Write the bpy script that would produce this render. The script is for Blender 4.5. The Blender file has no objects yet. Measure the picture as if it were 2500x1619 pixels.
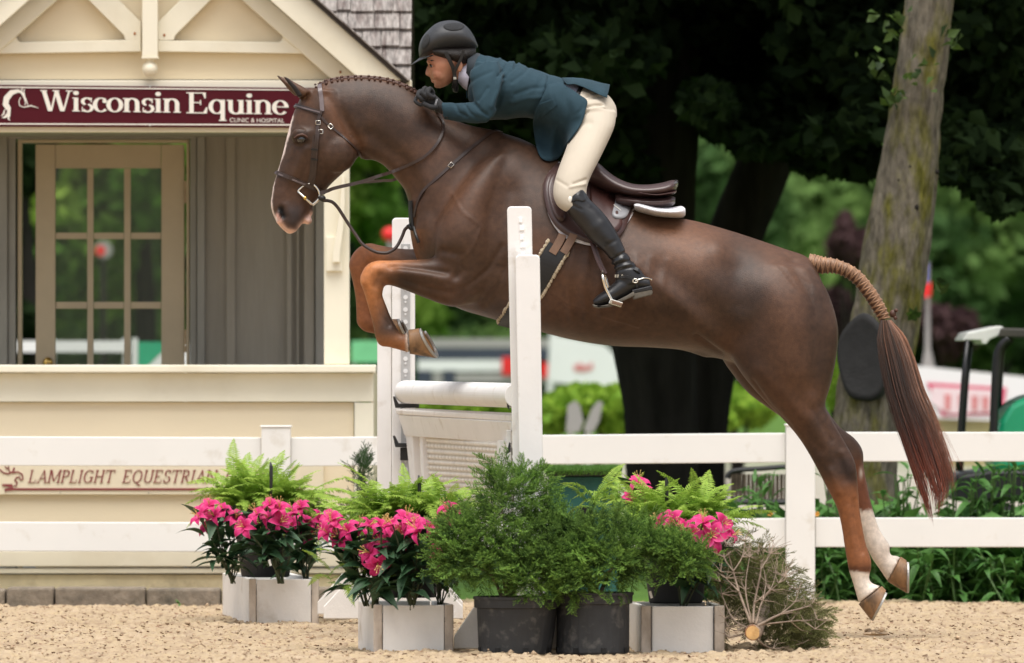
import bpy, bmesh, math, random
import numpy as np
from mathutils import Vector, Matrix, Euler
from mathutils.bvhtree import BVHTree

scene = bpy.context.scene
COL = scene.collection
PI = math.pi

# ------------------------------------------------------------------ camera, sky, sun, exposure
FPX, D0, HC, YH = 24000.0, 40.0, 1.145, 867.0      # telephoto side view from 40 m, eye height 1.145 m
cam_data = bpy.data.cameras.new('camera')
cam_data.sensor_width = 36.0
cam_data.lens = 36.0 * FPX / 2500.0
cam_data.shift_y = 57.5 / 2500.0
cam_data.clip_start = 1.0
cam_data.clip_end = 2000.0
cam_data.dof.use_dof = True
cam_data.dof.focus_distance = 40.0
cam_data.dof.aperture_fstop = 5.0
camera = bpy.data.objects.new('camera', cam_data)
COL.objects.link(camera)
camera.location = (0, -D0, HC)
camera.rotation_euler = (PI / 2, 0, 0)
scene.camera = camera

SUN_EL, SUN_AZ = math.radians(73), math.radians(10)   # high, diffuse light through thin cloud, behind the camera
world = bpy.data.worlds.new('World'); scene.world = world
world.use_nodes = True
wn = world.node_tree.nodes; wl = world.node_tree.links
sky = wn.new('ShaderNodeTexSky'); sky.sky_type = 'NISHITA'
sky.sun_disc = False
sky.sun_elevation = SUN_EL
sky.sun_rotation = PI + SUN_AZ
sky.air_density = 1.0; sky.dust_density = 4.0; sky.ozone_density = 0.6
bg = wn['Background']; bg.inputs['Strength'].default_value = 0.092
hs = wn.new('ShaderNodeHueSaturation'); hs.inputs['Saturation'].default_value = 0.35      # thin cloud: a paler, more neutral sky
wl.new(sky.outputs[0], hs.inputs['Color']); wl.new(hs.outputs[0], bg.inputs['Color'])
sun_data = bpy.data.lights.new('sun', 'SUN')
sun_data.energy = 1.5; sun_data.angle = math.radians(48); sun_data.color = (1.0, 0.97, 0.92)
sun = bpy.data.objects.new('sun', sun_data); COL.objects.link(sun)
sdir = Vector((math.sin(SUN_AZ) * math.cos(SUN_EL), -math.cos(SUN_AZ) * math.cos(SUN_EL), math.sin(SUN_EL)))
sun.rotation_euler = sdir.to_track_quat('Z', 'Y').to_euler()
scene.view_settings.view_transform = 'Standard'
scene.view_settings.look = 'None'
scene.view_settings.exposure = 1.12
scene.view_settings.gamma = 1.0
scene.view_settings.use_curve_mapping = False
scene.render.engine = 'CYCLES'
scene.cycles.use_denoising = True
scene.cycles.max_bounces = 8
scene.cycles.transparent_max_bounces = 12
scene.cycles.caustics_reflective = False
scene.cycles.caustics_refractive = False

# ------------------------------------------------------------------ helpers
def P(px, py, Y):
    """a point of the photograph (2500 px wide) at the depth Y metres behind the horse"""
    s = (D0 + Y) / FPX
    return Vector(((px - 1250.0) * s, Y, HC - (py - YH) * s))

def to_px(co):
    s = (D0 + co[:, 1]) / FPX
    return co[:, 0] / s + 1250.0, YH - (co[:, 2] - HC) / s

def wm(o):
    if o.parent:
        return wm(o.parent) @ o.matrix_parent_inverse @ o.matrix_basis
    return o.matrix_basis.copy()

def set_parent(o, p):
    if p is not None:
        o.parent = p
        o.matrix_parent_inverse = wm(p).inverted()

def tag(o, label=None, cat=None, group=None, kind=None):
    if label: o['label'] = label
    if cat: o['category'] = cat
    if group: o['group'] = group
    if kind: o['kind'] = kind
    return o

def thing(name, label, cat, loc=(0, 0, 0), group=None):
    o = bpy.data.objects.new(name, None); COL.objects.link(o)
    o.empty_display_size = 0.1
    o.location = loc
    return tag(o, label, cat, group)

def sub_empty(name, parent, loc=None):
    o = bpy.data.objects.new(name, None); COL.objects.link(o)
    o.empty_display_size = 0.05
    set_parent(o, parent)
    if loc is not None: o.matrix_basis = Matrix.Translation(loc)
    return o

class MB:
    def __init__(self):
        self.v = []; self.f = []
    def add(self, v, f):
        n = len(self.v)
        self.v += [tuple(x) for x in v]
        self.f += [tuple(i + n for i in q) for q in f]
        return self
    def box(self, x0, x1, y0, y1, z0, z1):
        return self.add([(x0, y0, z0), (x1, y0, z0), (x1, y1, z0), (x0, y1, z0),
                  (x0, y0, z1), (x1, y0, z1), (x1, y1, z1), (x0, y1, z1)],
                 [(3, 2, 1, 0), (4, 5, 6, 7), (0, 1, 5, 4), (1, 2, 6, 5), (2, 3, 7, 6), (3, 0, 4, 7)])
    def pbox(self, px0, py0, px1, py1, Y, depth):
        """a box whose front face at depth Y spans the given rectangle"""
        a = P(px0, py1, Y); b = P(px1, py0, Y)
        return self.box(a.x, b.x, Y, Y + depth, a.z, b.z)
    def obox(self, c, ax, ay, az):
        c = Vector(c); ax = Vector(ax); ay = Vector(ay); az = Vector(az)
        v = [c + sx * ax + sy * ay + sz * az for sz in (-1, 1) for sx, sy in ((-1, -1), (1, -1), (1, 1), (-1, 1))]
        return self.add(v, [(3, 2, 1, 0), (4, 5, 6, 7), (0, 1, 5, 4), (1, 2, 6, 5), (2, 3, 7, 6), (3, 0, 4, 7)])
    def prism(self, pts, Y, depth):
        """polygon in photo px at depth Y, given thickness"""
        a = [P(x, y, Y) for x, y in pts]
        return self.prism3(a, (0, depth, 0))
    def prism3(self, a, d):
        n = len(a); d = Vector(d)
        b = [Vector(p) + d for p in a]
        f = [tuple(range(n)), tuple(range(2 * n - 1, n - 1, -1))]
        f += [(i, i + n, (i + 1) % n + n, (i + 1) % n) for i in range(n)]
        return self.add(list(a) + b, f)
    def tube(self, pts, r, n=8, cap=True):
        pts = [Vector(p) for p in pts]
        m = len(pts)
        rs = [float(r)] * m if not hasattr(r, "__len__") else [float(q) for q in r]
        v = []; f = []
        t = (pts[1] - pts[0]).normalized()
        ref = Vector((0, 0, 1)) if abs(t.z) < 0.9 else Vector((0, 1, 0))
        a = t.cross(ref).normalized()
        for i, p in enumerate(pts):
            t = (pts[min(i + 1, m - 1)] - pts[max(i - 1, 0)]).normalized()
            a = (a - t * a.dot(t)).normalized()
            b = t.cross(a)
            for k in range(n):
                w = 2 * PI * k / n
                v.append(p + rs[i] * (math.cos(w) * a + math.sin(w) * b))
        for i in range(m - 1):
            for k in range(n):
                k2 = (k + 1) % n
                f.append((i * n + k, i * n + k2, (i + 1) * n + k2, (i + 1) * n + k))
        if cap:
            f.append(tuple(range(n - 1, -1, -1)))
            f.append(tuple((m - 1) * n + k for k in range(n)))
        return self.add(v, f)
    def ball(self, c, r, n=12, m=8, rot=None):
        r = (r, r, r) if not hasattr(r, '__len__') else r
        c = Vector(c); v = []; f = []
        for i in range(m + 1):
            th = PI * i / m
            for k in range(n):
                ph = 2 * PI * k / n
                q = Vector((r[0] * math.sin(th) * math.cos(ph), r[1] * math.sin(th) * math.sin(ph), r[2] * math.cos(th)))
                if rot is not None: q = rot @ q
                v.append(c + q)
        for i in range(m):
            for k in range(n):
                k2 = (k + 1) % n
                f.append((i * n + k, (i + 1) * n + k, (i + 1) * n + k2, i * n + k2))
        return self.add(v, f)
    def lathe(self, c, prof, n=32, closed=False):
        """profile of (radius, height) round the vertical through c"""
        c = Vector(c); v = []; f = []
        for r, z in prof:
            for k in range(n):
                w = 2 * PI * k / n
                v.append(c + Vector((r * math.cos(w), r * math.sin(w), z)))
        m = len(prof)
        for i in range(m - 1):
            for k in range(n):
                k2 = (k + 1) % n
                f.append((i * n + k, i * n + k2, (i + 1) * n + k2, (i + 1) * n + k))
        return self.add(v, f)
    def loft(self, secs, n=24, per=4, egg=0.0, shrink=1.0, pw=1.0):
        """sections (ux,uy, lx,ly, half depth m, Y centre): ellipses between two outline points"""
        S = np.array(secs, float)
        R = catmull(S, per)
        v = []; f = []
        ang = np.linspace(0, 2 * PI, n, endpoint=False)
        ca, sa = np.cos(ang), np.sin(ang)
        if pw != 1.0:
            ca = np.sign(ca) * np.abs(ca) ** pw; sa = np.sign(sa) * np.abs(sa) ** pw
        for row in R:
            u = np.array(P(row[0], row[1], row[5])); l = np.array(P(row[2], row[3], row[5]))
            c = (u + l) / 2; a = (u - l) / 2 * shrink
            w = row[4] * shrink
            q = c[None] + ca[:, None] * a[None]
            q[:, 1] += w * sa * (1 - egg * ca)
            v += [tuple(x) for x in q]
        m = len(R)
        for i in range(m - 1):
            for k in range(n):
                k2 = (k + 1) % n
                f.append((i * n + k, i * n + k2, (i + 1) * n + k2, (i + 1) * n + k))
        f.append(tuple(range(n - 1, -1, -1)))
        f.append(tuple((m - 1) * n + k for k in range(n)))
        return self.add(v, f)
    def mesh(self, name):
        me = bpy.data.meshes.new(name)
        me.from_pydata(self.v, [], self.f)
        bm = bmesh.new(); bm.from_mesh(me)
        bmesh.ops.recalc_face_normals(bm, faces=bm.faces)
        bm.to_mesh(me); bm.free()
        return me
    def build(self, name, mat, parent=None, smooth=False, bevel=0.0, sub=0):
        me = self.mesh(name)
        return link(name, me, mat, parent, smooth, bevel, sub)

def link(name, me, mat, parent=None, smooth=False, bevel=0.0, sub=0):
    o = bpy.data.objects.new(name, me); COL.objects.link(o)
    if mat is not None and not me.materials: me.materials.append(mat)
    if smooth: me.polygons.foreach_set('use_smooth', [True] * len(me.polygons))
    if bevel:
        b = o.modifiers.new('bevel', 'BEVEL'); b.width = bevel; b.segments = 2; b.limit_method = 'ANGLE'
    if sub:
        s = o.modifiers.new('sub', 'SUBSURF'); s.levels = sub; s.render_levels = sub
    set_parent(o, parent)
    return o

def catmull(S, per):
    m = len(S); out = []
    for i in range(m - 1):
        p0, p1, p2, p3 = S[max(i - 1, 0)], S[i], S[i + 1], S[min(i + 2, m - 1)]
        for k in range(per):
            t = k / per
            out.append(0.5 * (2 * p1 + (p2 - p0) * t + (2 * p0 - 5 * p1 + 4 * p2 - p3) * t * t + (3 * p1 - p0 - 3 * p2 + p3) * t ** 3))
    out.append(S[-1])
    return np.array(out)

def smooth_path(pts, per=6):
    return [Vector(p) for p in catmull(np.array([list(p) for p in pts], float), per)]

def fast_mesh(name, v, f, smooth=False):
    """numpy arrays: v (n,3), f (m,3|4)"""
    v = np.asarray(v, np.float32); f = np.asarray(f, np.int32)
    me = bpy.data.meshes.new(name)
    me.vertices.add(len(v)); me.vertices.foreach_set('co', v.ravel())
    k = f.shape[1]
    me.loops.add(f.size); me.loops.foreach_set('vertex_index', f.ravel())
    me.polygons.add(len(f))
    me.polygons.foreach_set('loop_start', np.arange(0, f.size, k, dtype=np.int32))
    me.polygons.foreach_set('loop_total', np.full(len(f), k, np.int32))
    if smooth: me.polygons.foreach_set('use_smooth', np.ones(len(f), bool))
    me.update(calc_edges=True)
    return me

def set_attr(me, name, vals):
    a = me.attributes.new(name, 'FLOAT', 'POINT')
    a.data.foreach_set('value', np.asarray(vals, np.float32))

def set_col(me, name, rgb):
    a = me.attributes.new(name, 'FLOAT_COLOR', 'POINT')
    c = np.ones((len(rgb), 4), np.float32); c[:, :3] = rgb
    a.data.foreach_set('color', c.ravel())

def evaluate(me, mods):
    o = bpy.data.objects.new('temporary', me); COL.objects.link(o)
    for fn in mods: fn(o)
    dg = bpy.context.evaluated_depsgraph_get()
    res = bpy.data.meshes.new_from_object(o.evaluated_get(dg))
    COL.objects.unlink(o); bpy.data.objects.remove(o)
    return res

def taubin(me, iters, lam=0.5, mu=-0.53, weight=None):
    n = len(me.vertices)
    co = np.empty(n * 3, np.float32); me.vertices.foreach_get('co', co); co = co.reshape(-1, 3).astype(np.float64)
    e = np.empty(len(me.edges) * 2, np.int32); me.edges.foreach_get('vertices', e); e = e.reshape(-1, 2)
    deg = np.bincount(e.ravel(), minlength=n).astype(float)[:, None]; deg[deg == 0] = 1
    w = 1.0 if weight is None else weight(co)[:, None]
    for k in range(iters):
        for s in ((lam, mu) if mu else (lam,)):
            acc = np.zeros_like(co)
            for a in range(3):
                acc[:, a] = np.bincount(e[:, 0], co[e[:, 1], a], n) + np.bincount(e[:, 1], co[e[:, 0], a], n)
            co += s * w * (acc / deg - co)
    me.vertices.foreach_set('co', co.astype(np.float32).ravel()); me.update()
    return co

def voxel(mb, size, iters=6, name='surface'):
    me = mb.mesh(name)
    def m(o):
        r = o.modifiers.new('r', 'REMESH'); r.mode = 'VOXEL'; r.voxel_size = size; r.adaptivity = 0
    out = evaluate(me, [m])
    bpy.data.meshes.remove(me)
    out.materials.clear()
    taubin(out, iters)
    out.polygons.foreach_set('use_smooth', [True] * len(out.polygons))
    out.name = name
    return out

def get_co(me):
    co = np.empty(len(me.vertices) * 3, np.float32); me.vertices.foreach_get('co', co)
    return co.reshape(-1, 3).astype(np.float64)

def get_no(me):
    no = np.empty(len(me.vertices) * 3, np.float32); me.vertices.foreach_get('normal', no)
    return no.reshape(-1, 3).astype(np.float64)

def seg_dist(px, py, line):
    d = np.full(px.shape, 1e9)
    for (x0, y0), (x1, y1) in zip(line[:-1], line[1:]):
        dx, dy = x1 - x0, y1 - y0
        L = dx * dx + dy * dy + 1e-9
        t = np.clip(((px - x0) * dx + (py - y0) * dy) / L, 0, 1)
        d = np.minimum(d, np.hypot(px - x0 - t * dx, py - y0 - t * dy))
    return d

def sstep(a, b, x):
    t = np.clip((x - a) / (b - a), 0, 1)
    return t * t * (3 - 2 * t)

def hash2(ix, iy, seed):
    h = (ix.astype(np.int64) * 374761393 + iy.astype(np.int64) * 668265263 + seed * 974711) & 0xffffffff
    h = ((h ^ (h >> 13)) * 1274126177) & 0xffffffff
    return ((h ^ (h >> 16)) & 0xffff) / 65535.0

def vnoise(x, y, seed=0):
    x0 = np.floor(x); y0 = np.floor(y); tx = x - x0; ty = y - y0
    tx = tx * tx * (3 - 2 * tx); ty = ty * ty * (3 - 2 * ty)
    a = hash2(x0, y0, seed); b = hash2(x0 + 1, y0, seed); c = hash2(x0, y0 + 1, seed); d = hash2(x0 + 1, y0 + 1, seed)
    return (a * (1 - tx) + b * tx) * (1 - ty) + (c * (1 - tx) + d * tx) * ty

# ------------------------------------------------------------------ materials
def mat(name, col, rough=0.6, var=0.12, scale=8.0, bump=0.0, bscale=60.0, metallic=0.0, spec=0.5, col2=None, c2scale=3.0,
        c2lo=0.5, c2hi=0.7, attr=None, attrcol=None, translucent=0.0, sheen=0.0, coat=0.0, stretch=None, detail=6.0):
    m = bpy.data.materials.new(name); m.use_nodes = True
    nt = m.node_tree; N = nt.nodes; L = nt.links
    b = N['Principled BSDF']
    tc = N.new('ShaderNodeTexCoord')
    vec = tc.outputs['Object']
    if stretch:
        mp = N.new('ShaderNodeMapping'); mp.inputs['Scale'].default_value = stretch
        L.new(vec, mp.inputs['Vector']); vec = mp.outputs[0]
    def noise(s, d=detail):
        n = N.new('ShaderNodeTexNoise'); n.inputs['Scale'].default_value = s; n.inputs['Detail'].default_value = d
        n.inputs['Roughness'].default_value = 0.6
        L.new(vec, n.inputs['Vector']); return n
    def mix(kind, fac, a, bb):
        x = N.new('ShaderNodeMix'); x.data_type = 'RGBA'; x.blend_type = kind
        for sock, val in ((x.inputs[0], fac), (x.inputs[6], a), (x.inputs[7], bb)):
            if hasattr(val, 'links'): L.new(val, sock)
            elif isinstance(val, (int, float)): sock.default_value = val
            else: sock.default_value = (*val, 1) if len(val) == 3 else val
        return x.outputs[2]
    c = col
    if attrcol:
        at = N.new('ShaderNodeAttribute'); at.attribute_name = attrcol; c = at.outputs['Color']
    if col2 is not None:
        if attr:
            at = N.new('ShaderNodeAttribute'); at.attribute_name = attr; fac = at.outputs['Fac']
        else:
            n2 = noise(c2scale)
            r = N.new('ShaderNodeMapRange'); r.inputs[1].default_value = c2lo; r.inputs[2].default_value = c2hi
            L.new(n2.outputs['Fac'], r.inputs[0]); fac = r.outputs[0]
        c = mix('MIX', fac, c, col2)
    if var:
        n1 = noise(scale)
        r = N.new('ShaderNodeMapRange'); r.inputs[1].default_value = 0.3; r.inputs[2].default_value = 0.7
        r.inputs[3].default_value = 1 - var; r.inputs[4].default_value = 1 + var
        L.new(n1.outputs['Fac'], r.inputs[0])
        cc = N.new('ShaderNodeCombineColor')
        for i in range(3): L.new(r.outputs[0], cc.inputs[i])
        c = mix('MULTIPLY', 1.0, c, cc.outputs[0])
    if hasattr(c, 'links'): L.new(c, b.inputs['Base Color'])
    else: b.inputs['Base Color'].default_value = (*c, 1)
    b.inputs['Roughness'].default_value = rough
    b.inputs['Metallic'].default_value = metallic
    b.inputs['Specular IOR Level'].default_value = spec
    if sheen:
        b.inputs['Sheen Weight'].default_value = sheen; b.inputs['Sheen Roughness'].default_value = 0.4
    if coat:
        b.inputs['Coat Weight'].default_value = coat; b.inputs['Coat Roughness'].default_value = 0.15
    if bump:
        nb = noise(bscale, 8.0)
        bp = N.new('ShaderNodeBump'); bp.inputs['Strength'].default_value = bump; bp.inputs['Distance'].default_value = 0.01
        L.new(nb.outputs['Fac'], bp.inputs['Height']); L.new(bp.outputs[0], b.inputs['Normal'])
    if translucent:
        tr = N.new('ShaderNodeBsdfTranslucent')
        if hasattr(c, 'links'): L.new(c, tr.inputs['Color'])
        else: tr.inputs['Color'].default_value = (*c, 1)
        ms = N.new('ShaderNodeMixShader'); ms.inputs[0].default_value = translucent
        L.new(b.outputs[0], ms.inputs[1]); L.new(tr.outputs[0], ms.inputs[2])
        L.new(ms.outputs[0], N['Material Output'].inputs['Surface'])
    return m

M = {}
# ================================================================== ground: one sheet, raked sand in front, rising ground behind
def axis_vals(lo, hi, step, far_lo, far_hi, grow=1.35):
    a = list(np.arange(lo, hi + step * .5, step)); d = step
    while a[-1] < far_hi: d *= grow; a.append(min(a[-1] + d, far_hi + .001))
    d = step
    while a[0] > far_lo: d *= grow; a.insert(0, max(a[0] - d, far_lo - .001))
    return np.array(a)
gx = axis_vals(-2.75, 2.75, .0085, -400, 400)
gy = axis_vals(-4.3, 5.9, .024, -90, 600)
GX, GY = np.meshgrid(gx, gy)
def ground_rise(y): return .62 * sstep(14, 60, y)
fb = vnoise(GX / .45, GY / .7, 1) * .5 + vnoise(GX / .16, GY / .25, 2) * .3 + vnoise(GX / .07, GY / .12, 3) * .2
cl = vnoise(GX / .030, GY / .05, 4); cl2 = vnoise(GX / .017, GY / .03, 5)
sand_h = (fb - .5) * .034 + np.maximum(cl - .45, 0) * .026 * (.3 + fb) + np.maximum(cl2 - .45, 0) * .020 + (vnoise(GX / .009, GY / .02, 6) - .5) * .004
bank = .008 * sstep(3.5, 5.0, GY) * (1 - sstep(5.3, 5.9, GY)) + .02 * np.exp(-((GX + .9) / .5) ** 2 - ((GY - 4.6) / .5) ** 2)
fade = (1 - sstep(6.2, 8, GY)) * (1 - sstep(3.5, 8, np.abs(GX))) * sstep(-7, -5, GY)
GZ = (sand_h + bank) * fade - .012 + ground_rise(GY)
ny, nx = GX.shape
gv = np.stack([GX, GY, GZ], -1).reshape(-1, 3)
ii = (np.arange(ny - 1)[:, None] * nx + np.arange(nx - 1)[None]).ravel()
gf = np.stack([ii, ii + 1, ii + nx + 1, ii + nx], -1)
gm = fast_mesh('ground', gv, gf, True)
# grass from the fence line back, with a gravel lane
sandmask = 1 - sstep(5.5, 6.4, GY + .5 * vnoise(GX / .3, GY / .3, 8))
lane = sstep(20, 22, GY) * (1 - sstep(33, 36, GY))
set_attr(gm, 'sand', sandmask.ravel()); set_attr(gm, 'lane', lane.ravel()); set_attr(gm, 'pit', (np.maximum(.55 - cl, 0) * 1.2 + np.maximum(.5 - cl2, 0) * .9).ravel())
def ground_material():
    m = bpy.data.materials.new('ground'); m.use_nodes = True
    nt = m.node_tree; N = nt.nodes; L = nt.links; b = N['Principled BSDF']
    tc = N.new('ShaderNodeTexCoord')
    def noise(s, d=8, rough=.65):
        n = N.new('ShaderNodeTexNoise'); n.inputs['Scale'].default_value = s; n.inputs['Detail'].default_value = d; n.inputs['Roughness'].default_value = rough
        L.new(tc.outputs['Object'], n.inputs['Vector']); return n
    def ramp(src, lo, hi):
        r = N.new('ShaderNodeMapRange'); r.inputs[1].default_value = lo; r.inputs[2].default_value = hi
        L.new(src, r.inputs[0]); return r.outputs[0]
    def mix(f, a, c, kind='MIX'):
        x = N.new('ShaderNodeMix'); x.data_type = 'RGBA'; x.blend_type = kind
        for s, v in ((x.inputs[0], f), (x.inputs[6], a), (x.inputs[7], c)):
            if hasattr(v, 'links'): L.new(v, s)
            elif isinstance(v, float): s.default_value = v
            else: s.default_value = (*v, 1)
        return x.outputs[2]
    def attr(n):
        a = N.new('ShaderNodeAttribute'); a.attribute_name = n; return a.outputs['Fac']
    big = noise(1.3); mid = noise(14); fine = noise(90, 10, .75)
    sand = mix(ramp(big.outputs['Fac'], .35, .65), (.375, .28, .185), (.46, .36, .25))
    sand = mix(ramp(mid.outputs['Fac'], .40, .62), sand, (.42, .32, .195))
    sand = mix(ramp(fine.outputs['Fac'], .54, .70), sand, (.17, .105, .065))
    pale = noise(240, 6, .7)
    sand = mix(ramp(pale.outputs['Fac'], .60, .72), sand, (.66, .55, .42))
    sand = mix(attr('pit'), sand, (.20, .13, .085))
    grass = mix(ramp(noise(6).outputs['Fac'], .35, .65), (.05, .11, .02), (.10, .19, .035))
    grav = mix(ramp(noise(40).outputs['Fac'], .35, .65), (.30, .27, .23), (.40, .36, .30))
    c = mix(attr('lane'), grass, grav)
    c = mix(attr('sand'), c, sand)
    L.new(c, b.inputs['Base Color']); b.inputs['Roughness'].default_value = .95; b.inputs['Specular IOR Level'].default_value = .15
    bp = N.new('ShaderNodeBump'); bp.inputs['Strength'].default_value = .5; bp.inputs['Distance'].default_value = .006
    L.new(fine.outputs['Fac'], bp.inputs['Height']); L.new(bp.outputs[0], b.inputs['Normal'])
    return m
tag(link('ground', gm, ground_material()), kind='structure')
def ground_z(x, y):
    i = int(np.clip(np.searchsorted(gy, y), 0, ny - 1)); j = int(np.clip(np.searchsorted(gx, x), 0, nx - 1))
    return float(GZ[i, j])

# loose clods and wood fibre on the sand
M['clod'] = mat('sand_clod', (.40, .29, .19), rough=.95, var=.5, scale=25, spec=.1)
M['fibre'] = mat('wood_fibre', (.20, .125, .08), rough=.9, var=.6, scale=12, spec=.1)
rc = np.random.default_rng(5)
ico = np.array([(0, 0, 1), (.9, 0, .2), (.25, .85, .25), (-.75, .5, .2), (-.75, -.5, .2), (.25, -.85, .25), (0, 0, -.4)])
icf = [(0, 1, 2), (0, 2, 3), (0, 3, 4), (0, 4, 5), (0, 5, 1), (6, 2, 1), (6, 3, 2), (6, 4, 3), (6, 5, 4), (6, 1, 5)]
cv = []; cf = []
for k in range(14000):
    x = rc.uniform(-2.6, 2.6); y = rc.uniform(-4.2, 5.2)
    s = .0025 + .006 * rc.random() ** 3 + (.010 * rc.random() if rc.random() < .02 else 0)
    z = ground_z(x, y)
    a = rc.uniform(0, 6.28); ca, sa = math.cos(a), math.sin(a)
    q = ico * (s * rc.uniform(.7, 1.5, (7, 1)))
    q = np.stack([q[:, 0] * ca - q[:, 1] * sa + x, q[:, 0] * sa + q[:, 1] * ca + y, q[:, 2] * .8 + z + s * .15], -1)
    n = len(cv) * 7; cv.append(q); cf += [(i + n, j + n, l + n) for i, j, l in icf]
tag(link('sand_clods', fast_mesh('sand_clods', np.concatenate(cv), np.array(cf)), M['clod']), kind='stuff')
fv = []; ff = []
for k in range(4500):
    x = rc.uniform(-2.6, 2.6); y = rc.uniform(-4.2, 5.2); z = ground_z(x, y) + .003
    a = rc.uniform(0, 6.28); l = rc.uniform(.003, .011); w = rc.uniform(.0012, .003); ti = rc.uniform(-.5, .9)
    d = np.array([math.cos(a) * l, math.sin(a) * l, l * ti * .5]); e = np.array([-math.sin(a) * w, math.cos(a) * w, w])
    c = np.array([x, y, z]); n = len(fv) * 4
    fv.append(np.array([c - d - e, c + d - e, c + d + e, c - d + e])); ff.append((n, n + 1, n + 2, n + 3))
tag(link('wood_fibre', fast_mesh('wood_fibre', np.concatenate(fv), np.array(ff)), M['fibre']), kind='stuff')
# kicked lump under the hind hoof
mbk = MB(); rk = random.Random(3); mbk.ball(P(2138, 1547, -.12), (.055, .06, .009), 14, 6)
for k in range(26):
    c = P(2138 + rk.gauss(0, 11), 1544 + rk.uniform(-7, 3), -.12 + rk.uniform(-.06, .06)); r = rk.uniform(.003, .011)
    mbk.ball(c, (r * 1.3, r, r * .9), 8, 5)
tag(mbk.build('sand_lump', M['clod']), 'small brown sand lump kicked up directly below the lowest hind hoof', 'sand lump')

# ================================================================== kerb stones in front of the kiosk
M['stone'] = mat('kerb_stone', (.20, .165, .125), rough=.9, var=.35, scale=14, bump=.6, bscale=60, col2=(.09, .08, .06), c2scale=6)
kerb = thing('stone_kerb', 'low brown stone kerb between the cream kiosk and the sand', 'kerb', P(260, 1478, 5.0))
xs = [-380, -240, -120, 14, 133, 356, 540, 740, 905]
for i in range(len(xs) - 1):
    b = MB(); rr = random.Random(i)
    b.pbox(xs[i] + 2, 1436 + rr.uniform(-3, 3), xs[i + 1] - 2, 1492, 5.0 + rr.uniform(-.012, .012), .22)
    b.build('stone', M['stone'], kerb, bevel=.012)
# ================================================================== cream kiosk with a gable porch
M['cream'] = mat('cream_paint', (.84, .79, .64), rough=.55, var=.04, scale=3, col2=(.74, .67, .51), c2scale=2.2, c2lo=.54, c2hi=.80, bump=.06, bscale=90)
M['buff'] = mat('buff_panel', (.80, .69, .50), rough=.65, var=.03, scale=5, bump=.10, bscale=140, stretch=(.3, 1, 1))
M['grimy'] = mat('grimy_board', (.66, .57, .38), rough=.7, var=.15, scale=6, col2=(.30, .24, .14), c2scale=5, c2lo=.56, c2hi=.75, bump=.2)
M['porchgrey'] = mat('porch_wall', (.31, .28, .235), rough=.7, var=.10, scale=7, bump=.25, bscale=50, stretch=(3, 1, .3))
M['doorpaint'] = mat('door_paint', (.52, .42, .29), rough=.5, var=.06, scale=6, bump=.08)
M['casing'] = mat('casing_grey', (.29, .275, .245), rough=.6, var=.12, scale=9, stretch=(2, 1, .4), bump=.15)
M['shingle'] = mat('weathered_shingle', (.30, .27, .25), rough=.9, var=.5, scale=26, stretch=(3.2, .6, .6), bump=.8, bscale=50, col2=(.13, .10, .09), c2scale=10, c2lo=.45, c2hi=.70)
M['rooffelt'] = mat('roof_edge', (.05, .04, .035), rough=.9, var=.3)
M['brass'] = mat('brass_knob', (.60, .40, .12), rough=.25, metallic=1.0, var=.1)
M['steel'] = mat('steel', (.55, .54, .52), rough=.3, metallic=1.0, var=.1)
M['hinge'] = mat('old_hinge', (.38, .28, .18), rough=.5, metallic=.6, var=.2)
M['rust'] = mat('rusty_screw', (.35, .13, .04), rough=.8, var=.2)
M['maroon'] = mat('maroon_sign', (.070, .004, .010), rough=.5, spec=.2, var=.10, scale=5)
M['signwhite'] = mat('sign_lettering', (.80, .76, .68), rough=.5, var=.03)
M['signred'] = mat('sign_red_paint', (.24, .045, .05), rough=.5, var=.15, scale=30)
M['signcream'] = mat('sign_cream', (.78, .70, .53), rough=.5, var=.03)
def glass_mat():
    m = bpy.data.materials.new('window_glass'); m.use_nodes = True
    N = m.node_tree.nodes; L = m.node_tree.links
    N.remove(N['Principled BSDF'])
    t = N.new('ShaderNodeBsdfTransparent'); t.inputs[0].default_value = (.95, .97, .95, 1)
    g = N.new('ShaderNodeBsdfGlossy'); g.inputs['Roughness'].default_value = .03; g.inputs['Color'].default_value = (.9, .9, .9, 1)
    d = N.new('ShaderNodeBsdfDiffuse'); d.inputs[0].default_value = (.34, .37, .30, 1)
    f = N.new('ShaderNodeFresnel'); f.inputs[0].default_value = 1.5
    a = N.new('ShaderNodeMixShader'); a.inputs[0].default_value = .09
    L.new(t.outputs[0], a.inputs[1]); L.new(d.outputs[0], a.inputs[2])
    b = N.new('ShaderNodeMixShader'); L.new(f.outputs[0], b.inputs[0]); L.new(a.outputs[0], b.inputs[1]); L.new(g.outputs[0], b.inputs[2])
    L.new(b.outputs[0], N['Material Output'].inputs[0]); return m
M['glass'] = glass_mat()
YB = 5.6
kiosk = thing('kiosk', 'cream painted wooden kiosk with shingled roof, gable truss and half glazed door', 'kiosk', P(365, 1475, YB))
XC = 365
def kpart(name, m, fn, bevel=.003, parent=None):
    b = MB(); fn(b); return b.build(name, m, parent or kiosk, bevel=bevel)
XL, XR = XC - 553, 918
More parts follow.
